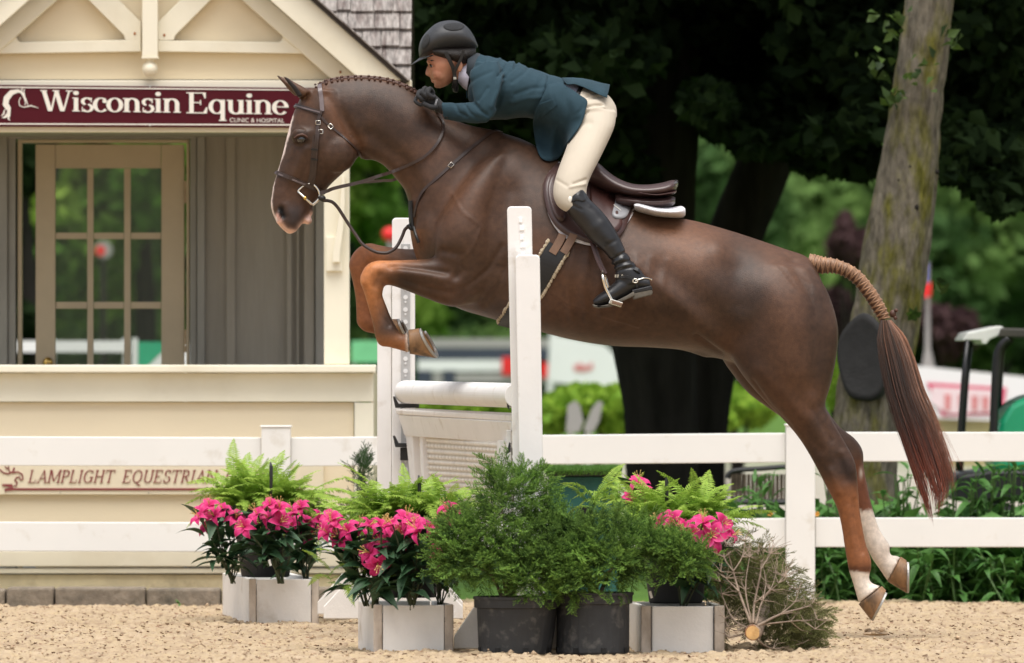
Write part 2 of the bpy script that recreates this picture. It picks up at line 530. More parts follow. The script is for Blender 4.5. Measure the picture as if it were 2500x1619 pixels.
# porch half wall
kpart('half_wall', M['buff'], lambda b: b.pbox(XL + 8, 982, 864, 1345, YB + .03, .09))
kpart('wall_cap', M['cream'], lambda b: b.pbox(XL - 6, 891, 918, 910, YB - .07, .26), .006)
kpart('fascia_board', M['cream'], lambda b: b.pbox(XL, 911, 912, 981, YB, .1))
kpart('corner_board', M['cream'], lambda b: b.pbox(866, 983, 912, 1345, YB + .004, .12))
kpart('corner_board', M['cream'], lambda b: b.pbox(XL, 983, XL + 46, 1345, YB + .004, .12))
kpart('base_board', M['cream'], lambda b: b.pbox(XL, 1346, 914, 1383, YB - .012, .12))
kpart('base_board', M['cream'], lambda b: b.pbox(XL, 1388, 914, 1400, YB - .004, .12))
kpart('plinth', M['grimy'], lambda b: b.pbox(XL, 1403, 914, 1490, YB + .01, .12), .004)
kpart('end_panel', M['buff'], lambda b: b.box(P(905, 1000, YB).x, P(912, 1000, YB).x, YB + .13, 7.05, .05, P(0, 911, YB).z))
kpart('deck', M['casing'], lambda b: b.box(P(XL, 0, YB).x, P(905, 0, YB).x, YB + .13, 8.3, .02, .12))
# posts
for a, c in ((791, 853), (2 * XC - 853, 2 * XC - 791)):
    kpart('porch_post', M['cream'], lambda b: b.pbox(a, 322, c, 890, YB + .02, .11), .004)
# curved bracket on the right post with its plate
def bracket(b, side=1):
    cx = lambda x: x if side == 1 else 2 * XC - x
    b.prism([(cx(x), y) for x, y in [(834, 430), (842, 430), (842, 500), (838, 560), (831, 610), (829, 640), (812, 640), (812, 618), (820, 575), (829, 520), (832, 470)]], YB - .035, .05)
def plate(b, side=1):
    cx = lambda x: x if side == 1 else 2 * XC - x
    x0, x1 = sorted((cx(796), cx(836))); b.pbox(x0, 578, x1, 662, YB - .004, .03)
for s in (1, -1):
    kpart('bracket', M['cream'], lambda b: bracket(b, s), .002); kpart('bracket_plate', M['cream'], lambda b: plate(b, s), .003)
# beam and gable
kpart('beam', M['cream'], lambda b: b.pbox(XC - 640, 196, XC + 640, 322, YB - .02, .16), .004)
GA = -452      # apex (outside the picture)
gx0, gx1 = XC - 600, XC + 600
kpart('gable_wall', M['buff'], lambda b: b.prism([(gx0, 194), (gx1, 194), (XC, GA + 160)], YB + .06, .05), 0)
def slope_board(b, off0, off1, Y, dep, side, y0=196):
    # a board parallel to the rake; offsets measured in px along x from the outer roof line
    ym = GA + 30
    def xo(y): return 767 + (y - 0) * (230 / 204.0)
    pts = [(xo(y0) - off0, y0), (xo(y0) - off1, y0), (xo(ym) - off1, ym), (xo(ym) - off0, ym)]
    if side < 0: pts = [(2 * XC - x, y) for x, y in pts]
    b.prism(pts, Y, dep)
for s in (1, -1):
    kpart('barge_board', M['cream'], lambda b: slope_board(b, 8, 108, YB - .14, .05, s), .004)
    kpart('rake_trim', M['cream'], lambda b: slope_board(b, 109, 176, YB - .02, .05, s, 203), .004)
    kpart('rake_shingle_edge', M['rooffelt'], lambda b: slope_board(b, -6, 7, YB - .17, .5, s, 199), .002)
    kpart('rake_shingle_edge', M['shingle'], lambda b: slope_board(b, -13, -7, YB - .19, .5, s, 196), .002)
# truss
def mir(pts, s): return pts if s > 0 else [(2 * XC - x, y) for x, y in pts]
kpart('king_post', M['cream'], lambda b: b.pbox(347, -380, 385, 138, YB - .075, .07), .003)
kpart('king_post_foot', M['cream'], lambda b: b.pbox(345, 138, 387, 143, YB - .08, .08), .002)
fin = MB(); cb = P(366, 168, YB - .04); fin.ball(cb, .0365, 24, 14); fin.lathe(P(366, 152, YB - .04), [(.020, -.01), (.017, .008), (.026, .02)], 20)
fin.build('finial', M['cream'], kiosk, smooth=True)
def fillet(p, q, r, k, rad):
    """corner q between p and r rounded"""
    p, q, r = Vector(p), Vector(q), Vector(r)
    a = q + (p - q).normalized() * rad; c = q + (r - q).normalized() * rad
    return [tuple(a * (1 - t) ** 2 + q * 2 * t * (1 - t) + c * t * t) for t in [i / k for i in range(k + 1)]]
for s in (1, -1):
    kpart('bottom_chord', M['cream'], lambda b: b.prism(mir([(386, 99 if s > 0 else 97), (386, 126), (745, 131), (700, 103)], s), YB - .005, .055), .003)
    kpart('diagonal', M['cream'], lambda b: b.prism(mir([(386, 54), (386, 98)] + [(405, 99)] + [(424, 98), (428, 86), (860, -346), (815, -375)], s), YB - .005, .055), .003)
    kpart('corner_fillet', M['cream'], lambda b: b.prism(mir([(681, 103), (745, 131), (704, 68)] + [(692, 84), (688, 98)], s), YB - .002, .05), .002)
for (x, y) in ((329, 82), (401, 86), (831, 176), (-101, 176)):
    b = MB(); b.ball(P(x, y, YB - (.006 if abs(x - XC) < 100 else .022)), (.006, .004, .007), 10, 6); b.build('screw', M['rust'], kiosk, smooth=True)
# ceiling of the porch
kpart('porch_ceiling', M['porchgrey'], lambda b: b.box(P(XC - 560, 0, YB).x, P(XC + 560, 0, YB).x, YB + .145, 8.2, P(0, 318, YB).z, P(0, 310, YB).z), 0)
# rear wall with door opening (y in px at depth 7.0)
YW = 7.0
kpart('rear_wall', M['porchgrey'], lambda b: (b.pbox(501, 318, 800, 1420, YW, .1), b.pbox(-190, 318, -6, 1420, YW, .1), b.pbox(-5, 316, 500, 321, YW, .1)), 0)
for x0, x1 in ((553, 574), (700, 712), (724, 730)):
    kpart('batten', M['porchgrey'], lambda b: b.pbox(x0, 323, x1, 1420, YW - .02, .02), .002)
kpart('corner_trim', M['porchgrey'], lambda b: b.pbox(742, 323, 768, 1420, YW - .035, .03), .003)
kpart('corner_trim', M['casing'], lambda b: b.pbox(770, 323, 802, 1420, YW - .05, .05), .003)
kpart('door_casing', M['casing'], lambda b: (b.pbox(464, 322, 480, 1420, YW - .02, .12), b.pbox(481, 322, 500, 1420, YW - .035, .13)), .003)
kpart('door_casing', M['casing'], lambda b: (b.pbox(-5, 322, 18, 1420, YW - .035, .13), b.pbox(19, 322, 38, 1420, YW - .02, .12)), .003)
kpart('door_head', M['casing'], lambda b: b.pbox(19, 322, 480, 339, YW - .028, .12), .003)
kpart('door_jamb', M['doorpaint'], lambda b: (b.pbox(43, 345, 53, 1420, YW, .1), b.pbox(43, 341, 462, 349, YW + .003, .1), b.pbox(455, 350, 462, 1420, YW, .1)), .002)
# the door leaf, open a hand's width on its left
door = sub_empty('door', kiosk)
colsx = [(136, 212), (229, 302), (320, 393)]; rowsy = [(412, 567), (585, 736), (755, 907)]
def leaf(b):
    b.pbox(87, 353, 135, 1400, YW + .02, .045); b.pbox(394, 353, 450, 1400, YW + .02, .045)
    b.pbox(136, 353, 393, 411, YW + .021, .043); b.pbox(136, 908, 393, 1400, YW + .021, .043)
kpart('door_frame', M['doorpaint'], leaf, .002, door)
def munt(b):
    for x0, x1 in ((213, 228), (303, 319)): b.pbox(x0, 412, x1, 907, YW + .026, .032)
    for y0, y1 in ((568, 584), (737, 754)):
        for c in colsx: b.pbox(c[0], y0, c[1], y1, YW + .027, .03)
kpart('glazing_bars', M['doorpaint'], munt, .002, door)
for c in colsx:
    for r in rowsy:
        kpart('pane', M['glass'], lambda b: b.pbox(c[0] - 1, r[0] - 1, c[1] + 1, r[1] + 1, YW + .04, .004), 0, door)
for y0, y1 in ((441, 497), (805, 861)):
    b = MB(); x = P(453, 0, YW).x; z0, z1 = P(0, y1, YW).z, P(0, y0, YW).z
    for k in range(3): b.tube([(x, YW + .008, z0 + (z1 - z0) * k / 3 + .001), (x, YW + .008, z0 + (z1 - z0) * (k + 1) / 3 - .001)], .008, 10)
    b.build('hinge', M['hinge'], door, smooth=False)
b = MB(); b.ball(P(117, 885, YW - .03), .026, 16, 10); b.tube([P(117, 885, YW - .01), P(117, 885, YW + .03)], .012, 12); b.build('door_knob', M['brass'], door, smooth=True)

# ---- main roof: front slope with shingles, back slope plain
eave = P(998, 207, 5.95)
RX = eave.x; RL = 2 * P(XC, 0, 5.95).x - RX
PITCH = math.radians(47); RIDGE = 2.0
def on_roof(x, t, h=0):     # t metres up the slope, h metres off it
    return Vector((x, 5.95 + t * math.cos(PITCH) - h * math.sin(PITCH), eave.z + t * math.sin(PITCH) + h * math.cos(PITCH)))
roof_mb = MB()
a = [on_roof(RL, 0), on_roof(RX, 0), on_roof(RX, RIDGE), on_roof(RL, RIDGE)]
yr = a[2].y
bk = [Vector((p.x, 2 * yr - p.y, p.z)) for p in a]
roof_mb.prism3(a, Vector((0, math.sin(PITCH), -math.cos(PITCH))) * .04)
roof_mb.prism3(bk, Vector((0, -math.sin(PITCH), -math.cos(PITCH))) * .04)
roof = roof_mb.build('roof', M['rooffelt'], kiosk)
# porch gable roof planes behind the barge boards
pr = MB()
for s in (1, -1):
    pts = [(767 + 204 * 230 / 204 - 4, 204), (767 + (GA + 10) * 230 / 204 - 4, GA + 10)]
    pts = pts + [(pts[1][0] - 4, pts[1][1] + 10), (pts[0][0] - 14, 204)]
    pts = mir(pts, s); pr.prism(pts, YB - .12, 1.1)
pr.build('porch_roof', M['rooffelt'], kiosk)
rs = random.Random(8)
EXPO = .118
def shingle_row(row, x0, x1):
    x = x1
    while x > x0:
        w = rs.uniform(.055, .14)
        xa = max(x - w, x0 - .02)
        b = MB(); t0 = row * EXPO - .02 + rs.uniform(-.004, .004); th = rs.uniform(.012, .019)
        h0 = .024 + rs.uniform(0, .003)
        q = [on_roof(xa + .002, t0, h0), on_roof(x - .002, t0, h0), on_roof(x - .002, t0 + EXPO * 1.9, .003), on_roof(xa + .002, t0 + EXPO * 1.9, .003)]
        n = Vector((0, -math.sin(PITCH), math.cos(PITCH))) * th
        b.add(q + [p + n for p in q[:2]] + [p + n * .35 for p in q[2:]], [(3, 2, 1, 0), (4, 5, 6, 7), (0, 1, 5, 4), (1, 2, 6, 5), (2, 3, 7, 6), (3, 0, 4, 7)])
        o = b.build('shingle', M['shingle'], roof)
        x = xa
for row in range(0, 14):
    t = row * EXPO; z = t * math.sin(PITCH)
    xin = P(640, 0, 5.95).x + 0 * z
    shingle_row(row, xin, RX + .012)
for row in range(0, 6): shingle_row(row, RL - .012, RL + .42)

# ================================================================== lettering from strokes (slab serif)
class Pen:
    """letters from bars and ribbons, each a little prouder than the last so that no faces coincide"""
    def __init__(self, origin, scale, Y, slant=0.0, rise=0.0):
        self.mb = MB(); self.o = origin; self.s = scale; self.Y = Y; self.slant = slant; self.rise = rise; self.k = 0; self.sx = 1.0
    def pt(self, x, y):
        px = self.o[0] + (x + y * self.slant) * self.s * self.sx; py = self.o[1] - y * self.s + (px - self.o[0]) * self.rise
        return px, py
    def poly(self, pts):
        self.k += 1
        self.mb.prism([self.pt(*p) for p in pts], self.Y - .004 - .00012 * (self.k % 24), .004)
    def bar(self, x0, y0, x1, y1): self.poly([(x0, y0), (x1, y0), (x1, y1), (x0, y1)])
    def stroke(self, x0, y0, x1, y1, w): self.poly([(x0 - w / 2, y0), (x0 + w / 2, y0), (x1 + w / 2, y1), (x1 - w / 2, y1)])
    def ribbon(self, pts, ws):
        n = len(pts); L = []; Rr = []
        for i in range(n):
            ax, ay = pts[max(i - 1, 0)]; bx, by = pts[min(i + 1, n - 1)]
            d = math.hypot(bx - ax, by - ay) or 1; nx_, ny_ = -(by - ay) / d, (bx - ax) / d
            L.append((pts[i][0] + nx_ * ws[i] / 2, pts[i][1] + ny_ * ws[i] / 2)); Rr.append((pts[i][0] - nx_ * ws[i] / 2, pts[i][1] - ny_ * ws[i] / 2))
        self.k += 1
        v = []; f = []; Yf = self.Y - .004 - .00012 * (self.k % 24)
        for a, b in zip(L, Rr):
            A = P(*self.pt(*a), Yf); B = P(*self.pt(*b), Yf); v += [A, B, A + Vector((0, .004, 0)), B + Vector((0, .004, 0))]
        for i in range(n - 1):
            a, b = i * 4, i * 4 + 4
            f += [(a, a + 1, b + 1, b), (a + 1, a + 3, b + 3, b + 1), (a + 3, a + 2, b + 2, b + 3), (a + 2, a, b, b + 2)]
        self.mb.add(v, f)
    def arc(self, cx, cy, rx, ry, a0, a1, wv, wh, n=22):
        pts = []; ws = []
        for i in range(n + 1):
            a = math.radians(a0 + (a1 - a0) * i / n)
            pts.append((cx + rx * math.cos(a), cy + ry * math.sin(a))); ws.append(wh + (wv - wh) * abs(math.cos(a)) ** 1.3)
        self.ribbon(pts, ws)

def glyph(p, ch, x, T, t, sr):
    """one letter at x; cap height 1, x height .66; T thick, t thin, sr serif length; returns the advance"""
    h = .66
    def serif(cx, y, w=None, up=True):
        w = w or T / 2 + sr; p.bar(cx - w, y - (0 if up else t), cx + w, y + (t if up else 0))
    if ch == 'W':
        for a, b, w in ((.08, .30, T), (.50, .34, t * 1.3), (.50, .72, T), (.96, .76, t * 1.3)): p.stroke(x + b, 0, x + a, 1, w)
        for c in (.08, .50, .96): serif(x + c, 1, T / 2 + sr * .8, False)
        return 1.06
    if ch == 'E':
        p.bar(x + .10, 0, x + .10 + T, 1); p.bar(x, 1 - t, x + .66, 1); p.bar(x, 0, x + .70, t); p.bar(x + .1, .49, x + .5, .49 + t)
        p.poly([(x + .66, 1), (x + .66, .72), (x + .62, .72), (x + .54, 1)]); p.poly([(x + .70, 0), (x + .72, .30), (x + .68, .30), (x + .56, 0)])
        p.bar(x + .465, .40, x + .5, .64); return .78
    if ch == 'i':
        c = x + sr + T / 2; p.bar(c - T / 2, 0, c + T / 2, h); serif(c, 0); p.bar(c - T / 2 - sr, h - t, c, h)
        p.arc(c, .88, T * .33, T * .33, 0, 360, T * .68, T * .68, 14); return T + 2 * sr + .03
    if ch == 'n':
        c = x + sr + T / 2; d = c + .36; p.bar(c - T / 2, 0, c + T / 2, h); serif(c, 0); p.bar(c - T / 2 - sr, h - t, c, h)
        p.arc(c + .18, .42, .18, .225, 0, 170, T, t * 1.3); p.bar(d - T / 2, 0, d + T / 2, .43); serif(d, 0); return .36 + T + 2 * sr + .02
    if ch == 'u':
        c = x + sr + T / 2; d = c + .36; p.bar(c - T / 2, .22, c + T / 2, h); p.bar(c - T / 2 - sr, h - t, c, h)
        p.arc(c + .18, .235, .18, .225, 180, 352, T, t * 1.3); p.bar(d - T / 2, 0, d + T / 2, h); p.bar(d - T / 2 - sr, h - t, d, h); p.bar(d, 0, d + T / 2 + sr, t); return .36 + T + 2 * sr + .02
    if ch == 'o': p.arc(x + .26, h / 2, .215, h / 2 - .01, 0, 360, T, t, 30); return .54
    if ch == 'c':
        p.arc(x + .26, h / 2, .21, h / 2 - .01, 48, 318, T, t, 26); p.arc(x + .385, .50, .045, .05, 0, 360, .07, .07, 12); return .47
    if ch == 'e':
        p.arc(x + .26, h / 2, .21, h / 2 - .01, 0, 322, T, t, 28); p.bar(x + .10, .335, x + .47, .335 + t); return .52
    if ch == 's':
        p.arc(x + .215, .485, .15, .155, 30, 250, T * .8, t * 1.3, 18); p.arc(x + .225, .175, .16, .17, 80, -150, T * .8, t * 1.3, 18)
        p.bar(x + .345, .44, x + .38, h); p.bar(x + .04, 0, x + .075, .22); return .44
    if ch == 'q':
        p.arc(x + .26, h / 2, .21, h / 2 - .01, 25, 335, T, t, 26); d = x + .26 + .20; p.bar(d - T / 2, -.30, d + T / 2, h); p.bar(d - T / 2 - sr, -.30 - t, d + T / 2 + sr, -.30); return .60
    return .3
def cap(p, ch, x, T, t, sr):
    V = lambda c, y0=0, y1=1: p.bar(x + c - T / 2, y0, x + c + T / 2, y1)
    S = lambda c, y: p.bar(x + c - T / 2 - sr, y - (t if y > .5 else 0), x + c + T / 2 + sr, y + (0 if y > .5 else t))
    if ch == 'L': V(.13); S(.13, 1); p.bar(x, 0, x + .55, t); p.bar(x + .52, 0, x + .55, .26); return .66
    if ch == 'A': p.stroke(x + .08, 0, x + .40, 1, t); p.stroke(x + .66, 0, x + .38, 1, T); p.bar(x + .18, .32, x + .58, .32 + t); S(.08, 0); S(.66, 0); return .80
    if ch == 'M': V(.10); V(.82); p.stroke(x + .46, .12, x + .12, 1, T); p.stroke(x + .46, .12, x + .80, 1, t); S(.10, 0); S(.82, 0); S(.10, 1); S(.82, 1); return .98
    if ch == 'P': V(.13); S(.13, 0); S(.13, 1); p.arc(x + .30, .735, .22, .245, -90, 90, T, t); p.bar(x + .13, 1 - t, x + .31, 1); p.bar(x + .13, .47, x + .31, .47 + t); return .64
    if ch == 'I': V(.13); S(.13, 0); S(.13, 1); return .34
    if ch == 'G': p.arc(x + .38, .5, .31, .48, 42, 325, T, t, 30); p.bar(x + .60, .06, x + .60 + T, .44); p.bar(x + .48, .42, x + .74, .42 + t); p.bar(x + .63, .72, x + .66, 1); return .82
    if ch == 'H': V(.13); V(.62); p.bar(x + .13, .48, x + .62, .48 + t); [S(c, y) for c in (.13, .62) for y in (0, 1)]; return .82
    if ch == 'T': V(.34); S(.34, 0); p.bar(x, 1 - t, x + .68, 1); p.bar(x, .74, x + .03, 1); p.bar(x + .65, .74, x + .68, 1); return .74
    if ch == 'E': V(.13); p.bar(x, 1 - t, x + .56, 1); p.bar(x, 0, x + .60, t); p.bar(x + .13, .48, x + .42, .48 + t); p.bar(x + .53, .76, x + .56, 1); p.bar(x + .57, 0, x + .60, .26); return .70
    if ch == 'Q': p.arc(x + .38, .5, .31, .48, 0, 360, T, t, 32); p.ribbon([(x + .34, .1), (x + .46, -.06), (x + .60, -.20), (x + .74, -.16)], [t, T * .8, T * .7, t]); return .84
    if ch == 'U': V(.13, .3); V(.62, .3); p.arc(x + .375, .31, .245, .29, 180, 360, T, t); S(.13, 1); S(.62, 1); return .80
    if ch == 'S': p.arc(x + .28, .745, .19, .235, 25, 255, T, t * 1.3); p.arc(x + .29, .25, .21, .24, 80, -155, T, t * 1.3); p.bar(x + .45, .72, x + .48, 1); p.bar(x + .06, 0, x + .09, .28); return .60
    if ch == 'R': V(.13); S(.13, 0); S(.13, 1); p.arc(x + .30, .745, .21, .235, -90, 90, T, t); p.bar(x + .13, 1 - t, x + .31, 1); p.bar(x + .13, .49, x + .34, .49 + t); p.stroke(x + .58, 0, x + .32, .5, T); p.bar(x + .52, 0, x + .70, t); return .74
    if ch == 'N': V(.10); V(.68); p.stroke(x + .68, 0, x + .12, 1, T); S(.10, 0); S(.10, 1); S(.68, 1); return .86
    if ch == 'C': p.arc(x + .38, .5, .31, .48, 45, 318, T, t, 30); p.bar(x + .62, .70, x + .65, 1); return .76
    return .4

# ---- maroon sign board on the porch beam
sg = thing('sign_board', 'maroon sign board with white serif lettering across the kiosk beam', 'sign', P(300, 260, YB - .04))
b = MB(); b.prism([(-258, 204.5), (985, 217), (985, 313), (-258, 308.6)], YB - .055, .03); b.build('board', M['maroon'], sg, bevel=.002)
YS = YB - .055
b = MB(); b.prism([(-250, 209), (978, 220.8), (978, 223.4), (-250, 212.1)], YS - .003, .003); b.prism([(-250, 300.1), (978, 304.5), (978, 307.6), (-250, 303.1)], YS - .003, .003)
b.build('border_line', M['signwhite'], sg)
def word(txt, origin, size, x_end, par, m, fn, rise=0.0, slant=0.0, dims=(.15, .048, .055), adv=0.0, sx=None):
    """each letter a part of its own, the word stretched to its length on the board"""
    q = Pen(origin, size, 0, slant, rise); L = 0
    for ch in txt: L += .62 if ch == ' ' else fn(q, ch, L, *dims) + adv
    sx = sx or (x_end - origin[0]) / (L * size); x = 0
    for ch in txt:
        if ch == ' ': x += .62; continue
        q = Pen(origin, size, par[1], slant, rise); q.sx = sx
        x += fn(q, ch, x, *dims) + adv
        q.mb.build('letter', m, par[0])
word('Wisconsin', (101, 271), 51, 443, (sg, YS), M['signwhite'], glyph, .0125)
word('Equine', (455, 276.5), 51, 703, (sg, YS), M['signwhite'], glyph, .0125)
def sans_text(txt, px, py, hpx, wpx, Y, m, parent):
    cu = bpy.data.curves.new('lettering', 'FONT'); cu.body = txt; cu.extrude = .0012
    o = bpy.data.objects.new('temporary', cu); COL.objects.link(o)
    dg = bpy.context.evaluated_depsgraph_get(); me = bpy.data.meshes.new_from_object(o.evaluated_get(dg))
    COL.objects.unlink(o); bpy.data.objects.remove(o)
    c = get_co(me); s = (D0 + Y) / FPX
    c[:, 0] -= c[:, 0].min(); kx = wpx * s / c[:, 0].max(); kz = hpx * s / .69
    A = P(px, py, Y)
    out = np.stack([A.x + c[:, 0] * kx, np.full(len(c), Y) - .001 - c[:, 2], A.z + c[:, 1] * kz - c[:, 0] * kx * .012], -1)
    me.vertices.foreach_set('co', out.astype(np.float32).ravel()); me.materials.clear(); me.update()
    return link('lettering', me, m, parent)
sans_text('CLINIC & HOSPITAL', 561, 298, 10, 133, YS - .002, M['signwhite'], sg)
# horse emblem: sweeping neck and small head in line
p = Pen((0, 0), 1.0, YS)
def pxr(pts, ws): p.ribbon([(x, -y) for x, y in pts], ws)
pxr([(60, 228), (44, 222), (28, 226), (16, 240), (13, 256), (17, 268)], [3, 8, 13, 15, 13, 5])
pxr([(17, 250), (22, 264), (21, 278), (12, 286), (5, 288)], [4, 9, 9, 6, 1])
pxr([(20, 268), (22, 282), (20, 290), (25, 295)], [6, 7, 4, 1])
pxr([(11, 268), (9, 278), (3, 284)], [3, 4, 1])
pxr([(50, 223), (57, 230), (60, 240), (63, 252), (60, 257)], [5, 8, 4, 2.4, 1.6])
pxr([(53, 221), (55, 214)], [4, 1]); pxr([(58, 224), (60, 217)], [3, 1])
pxr([(50, 238), (46, 248), (48, 258), (58, 262), (76, 258), (94, 264)], [2, 2.2, 2.2, 2, 3, 1])
pxr([(62, 238), (66, 250), (69, 260)], [1.5, 2, 1.2])
p.mb.build('horse_emblem', M['signwhite'], sg)
for (x, y) in ((366, 212), (366, 307)):
    b = MB(); b.ball(P(x, y, YS - .003), (.004, .003, .007), 8, 5); b.build('screw', M['steel'], sg, smooth=True)

# ---- cream sign on the half wall, mostly behind the fence
YL = YB + .005
ls = thing('notice_board', 'cream sign with red italic serif lettering low on the kiosk half wall', 'sign', P(400, 1175, YL))
b = MB(); b.prism([(-60, 1085), (790, 1085), (790, 1208), (-60, 1208)], YL, .025); b.build('board', M['signcream'], ls, bevel=.003)
word('LAMPLIGHT EQUESTRIAN CENTER', (68, 1178.5), 31, 0, (ls, YL), M['signred'], cap, 0, .22, (.10, .04, .06), .02, 1.02)
p = Pen((0, 0), 1.0, YL)
pxr([(30, 1194.5), (740, 1194.5)], [5, 5])
p.mb.build('underline', M['signred'], ls)
p = Pen((0, 0), 1.0, YL)
pxr([(-30, 1150), (-12, 1140), (0, 1147), (8, 1154), (20, 1157), (31, 1152), (35, 1142)], [2, 4, 3, 3, 3, 3.5, 4])
pxr([(12, 1138), (18, 1146), (20, 1138), (24, 1154)], [2, 3, 3, 2.5])
pxr([(30, 1154), (44, 1152), (54, 1158), (56, 1170), (50, 1172), (47, 1164), (40, 1166), (36, 1172), (42, 1178), (40, 1186), (32, 1186)], [3.5, 3, 3, 3.4, 3, 2.4, 3, 3.2, 3.2, 2.6, 2])
pxr([(5, 1184), (28, 1186), (31, 1194), (12, 1196), (14, 1202)], [4, 9, 8, 6, 2])
p.mb.build('horse_emblem', M['signred'], ls)
for x in (147, 363, 580):
    b = MB(); b.ball(P(x, 1203, YL - .001), (.003, .002, .003), 8, 5); b.build('screw', M['casing'], ls, smooth=True)
# ================================================================== white vinyl fence
M['vinyl'] = mat('white_vinyl', (.80, .79, .76), rough=.35, var=.025, scale=2.5, col2=(.58, .53, .44), c2scale=7, c2lo=.60, c2hi=.86)
M['whitepaint'] = mat('white_paint', (.80, .78, .76), rough=.45, var=.04, scale=5, col2=(.52, .46, .38), c2scale=9, c2lo=.58, c2hi=.84, bump=.05, bscale=60)
M['dustywhite'] = mat('dusty_white_paint', (.80, .765, .72), rough=.65, var=.06, scale=6, col2=(.46, .39, .31), c2scale=6, c2lo=.56, c2hi=.80, bump=.15, bscale=70)
M['dirtywood'] = mat('grubby_board', (.56, .48, .40), rough=.75, var=.2, scale=12, col2=(.34, .27, .21), c2scale=11, c2lo=.45, c2hi=.7, bump=.2, stretch=(1, 1, .5))
M['black'] = mat('black_plastic', (.02, .02, .021), rough=.45, var=.15, scale=20)
M['track'] = mat('grey_track', (.46, .46, .46), rough=.45, var=.1, scale=10, metallic=.3)
M['hole'] = mat('track_hole', (.70, .70, .70), rough=.5, var=0)
YF = 5.2
fence = thing('rail_fence', 'white two rail vinyl fence running behind the jump', 'fence', P(1250, 1478, YF))
posts = [(-905, 1045), (674, 1044), (1955, 1040), (3230, 1040)]
for cx, top in posts:
    b = MB(); b.pbox(cx - 36, top, cx + 35, 1500, YF - .065, .13)
    a = P(cx - 39, top, YF - .07); c = P(cx + 38, top - 5, YF - .07)
    po = b.build('post', M['vinyl'], fence, bevel=.004)
    b = MB(); b.box(a.x, c.x, YF - .07, YF + .07, a.z, c.z); b.build('post_cap', M['vinyl'], po, bevel=.004)
def rail(x0, y0a, y1a, x1, y0b, y1b):
    b = MB(); b.prism([(x0, y0a), (x1, y0b), (x1, y1b), (x0, y1a)], YF - .025, .05); b.build('rail', M['vinyl'], fence, bevel=.004)
rail(-868, 1063, 1135, 637, 1068, 1139); rail(-868, 1272, 1344, 637, 1276, 1348)
rail(710, 1068, 1139, 1918, 1057, 1129); rail(710, 1276, 1348, 1918, 1265, 1337)
rail(1991, 1055, 1127, 3193, 1055, 1127); rail(1991, 1264, 1336, 3193, 1264, 1336)

# ================================================================== the jump
YN, YR = -1.5, 2.1
def rboard(b, x0, x1, ytop, ybot, Y, depth, lean=0.0, r=10):
    """upright board with rounded shoulders, leaning a little"""
    pts = [(x0 + lean, ybot), (x1 + lean * .8, ybot), (x1, ytop + r)]
    pts += [(x1 - r * (1 - math.cos(a)), ytop + r * (1 - math.sin(a))) for a in (PI / 8, PI / 4, 3 * PI / 8)] + [(x1 - r, ytop), (x0 + r, ytop)]
    pts += [(x0 + r * (1 - math.sin(a)), ytop + r * (1 - math.cos(a))) for a in (PI / 8, PI / 4, 3 * PI / 8)] + [(x0, ytop + r)]
    b.prism(pts, Y, depth)
near = thing('jump_standard', 'white wooden jump standard in front of the horse, the nearer of the two', 'jump standard', P(1290, 1580, YN), 'jump standards')
b = MB(); rboard(b, 1238, 1298, 504, 1580, YN + .10, .09, 24); b.build('post', M['whitepaint'], near, bevel=.004)
b = MB(); rboard(b, 1258, 1318, 622, 1580, YN - .02, .10, 18); b.build('wing_board', M['whitepaint'], near, bevel=.005)
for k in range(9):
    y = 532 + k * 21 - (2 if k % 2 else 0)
    b = MB(); b.pbox(1267 + k * 1.4, y, 1275 + k * 1.4 + (3 if k % 2 else 0), y + 11, YN + .094, .006)  # edge light on the track's holes painted as white squares
    b.build('lit_track_hole', mat('edge_light_white', (.9, .9, .9), .4, 0) if k == 0 else bpy.data.materials['edge_light_white'], near)
def foot(parent, x0, x1, y0, y1, Y, dep=.04, cut=58):
    b = MB(); b.prism([(x0, y1), (x0, y1 - 30), (x0 + cut, y0), (x1 - cut, y0), (x1, y1 - 30), (x1, y1)], Y, dep)
    b.build('foot', M['dustywhite'], parent, bevel=.004)
foot(near, 1108, 1480, 1468, 1584, -1.80); foot(near, 1125, 1460, 1476, 1578, -1.30)
far = thing('jump_standard', 'white jump standard behind the horse, beside the kiosk half wall', 'jump standard', P(970, 1512, YR), 'jump standards')
b = MB(); rboard(b, 957, 1013, 532, 1510, YR - .10, .09, 0); b.build('post', M['whitepaint'], far, bevel=.004)
b = MB(); rboard(b, 921, 956, 648, 1510, YR - .08, .10, 0); b.build('wing_board', M['whitepaint'], far, bevel=.004)
b = MB(); b.pbox(979, 596, 1001, 1490, YR - .106, .006); tr = b.build('track', M['track'], far)
for k in range(29):
    y = 606 + k * 30
    b = MB(); c = P(990, y, YR - .109); b.tube([c + Vector((0, .0, 0)), c + Vector((0, .004, 0))], .010, 12); d = P(990, y + 11, YR - .109)
    b.tube([d, d + Vector((0, .004, 0))], .005, 10); b.build('keyhole', M['hole'], tr)
foot(far, 790, 1130, 1416, 1511, YR - .35, .04, 60); foot(far, 775, 1130, 1401, 1500, YR + .2, .04, 60)

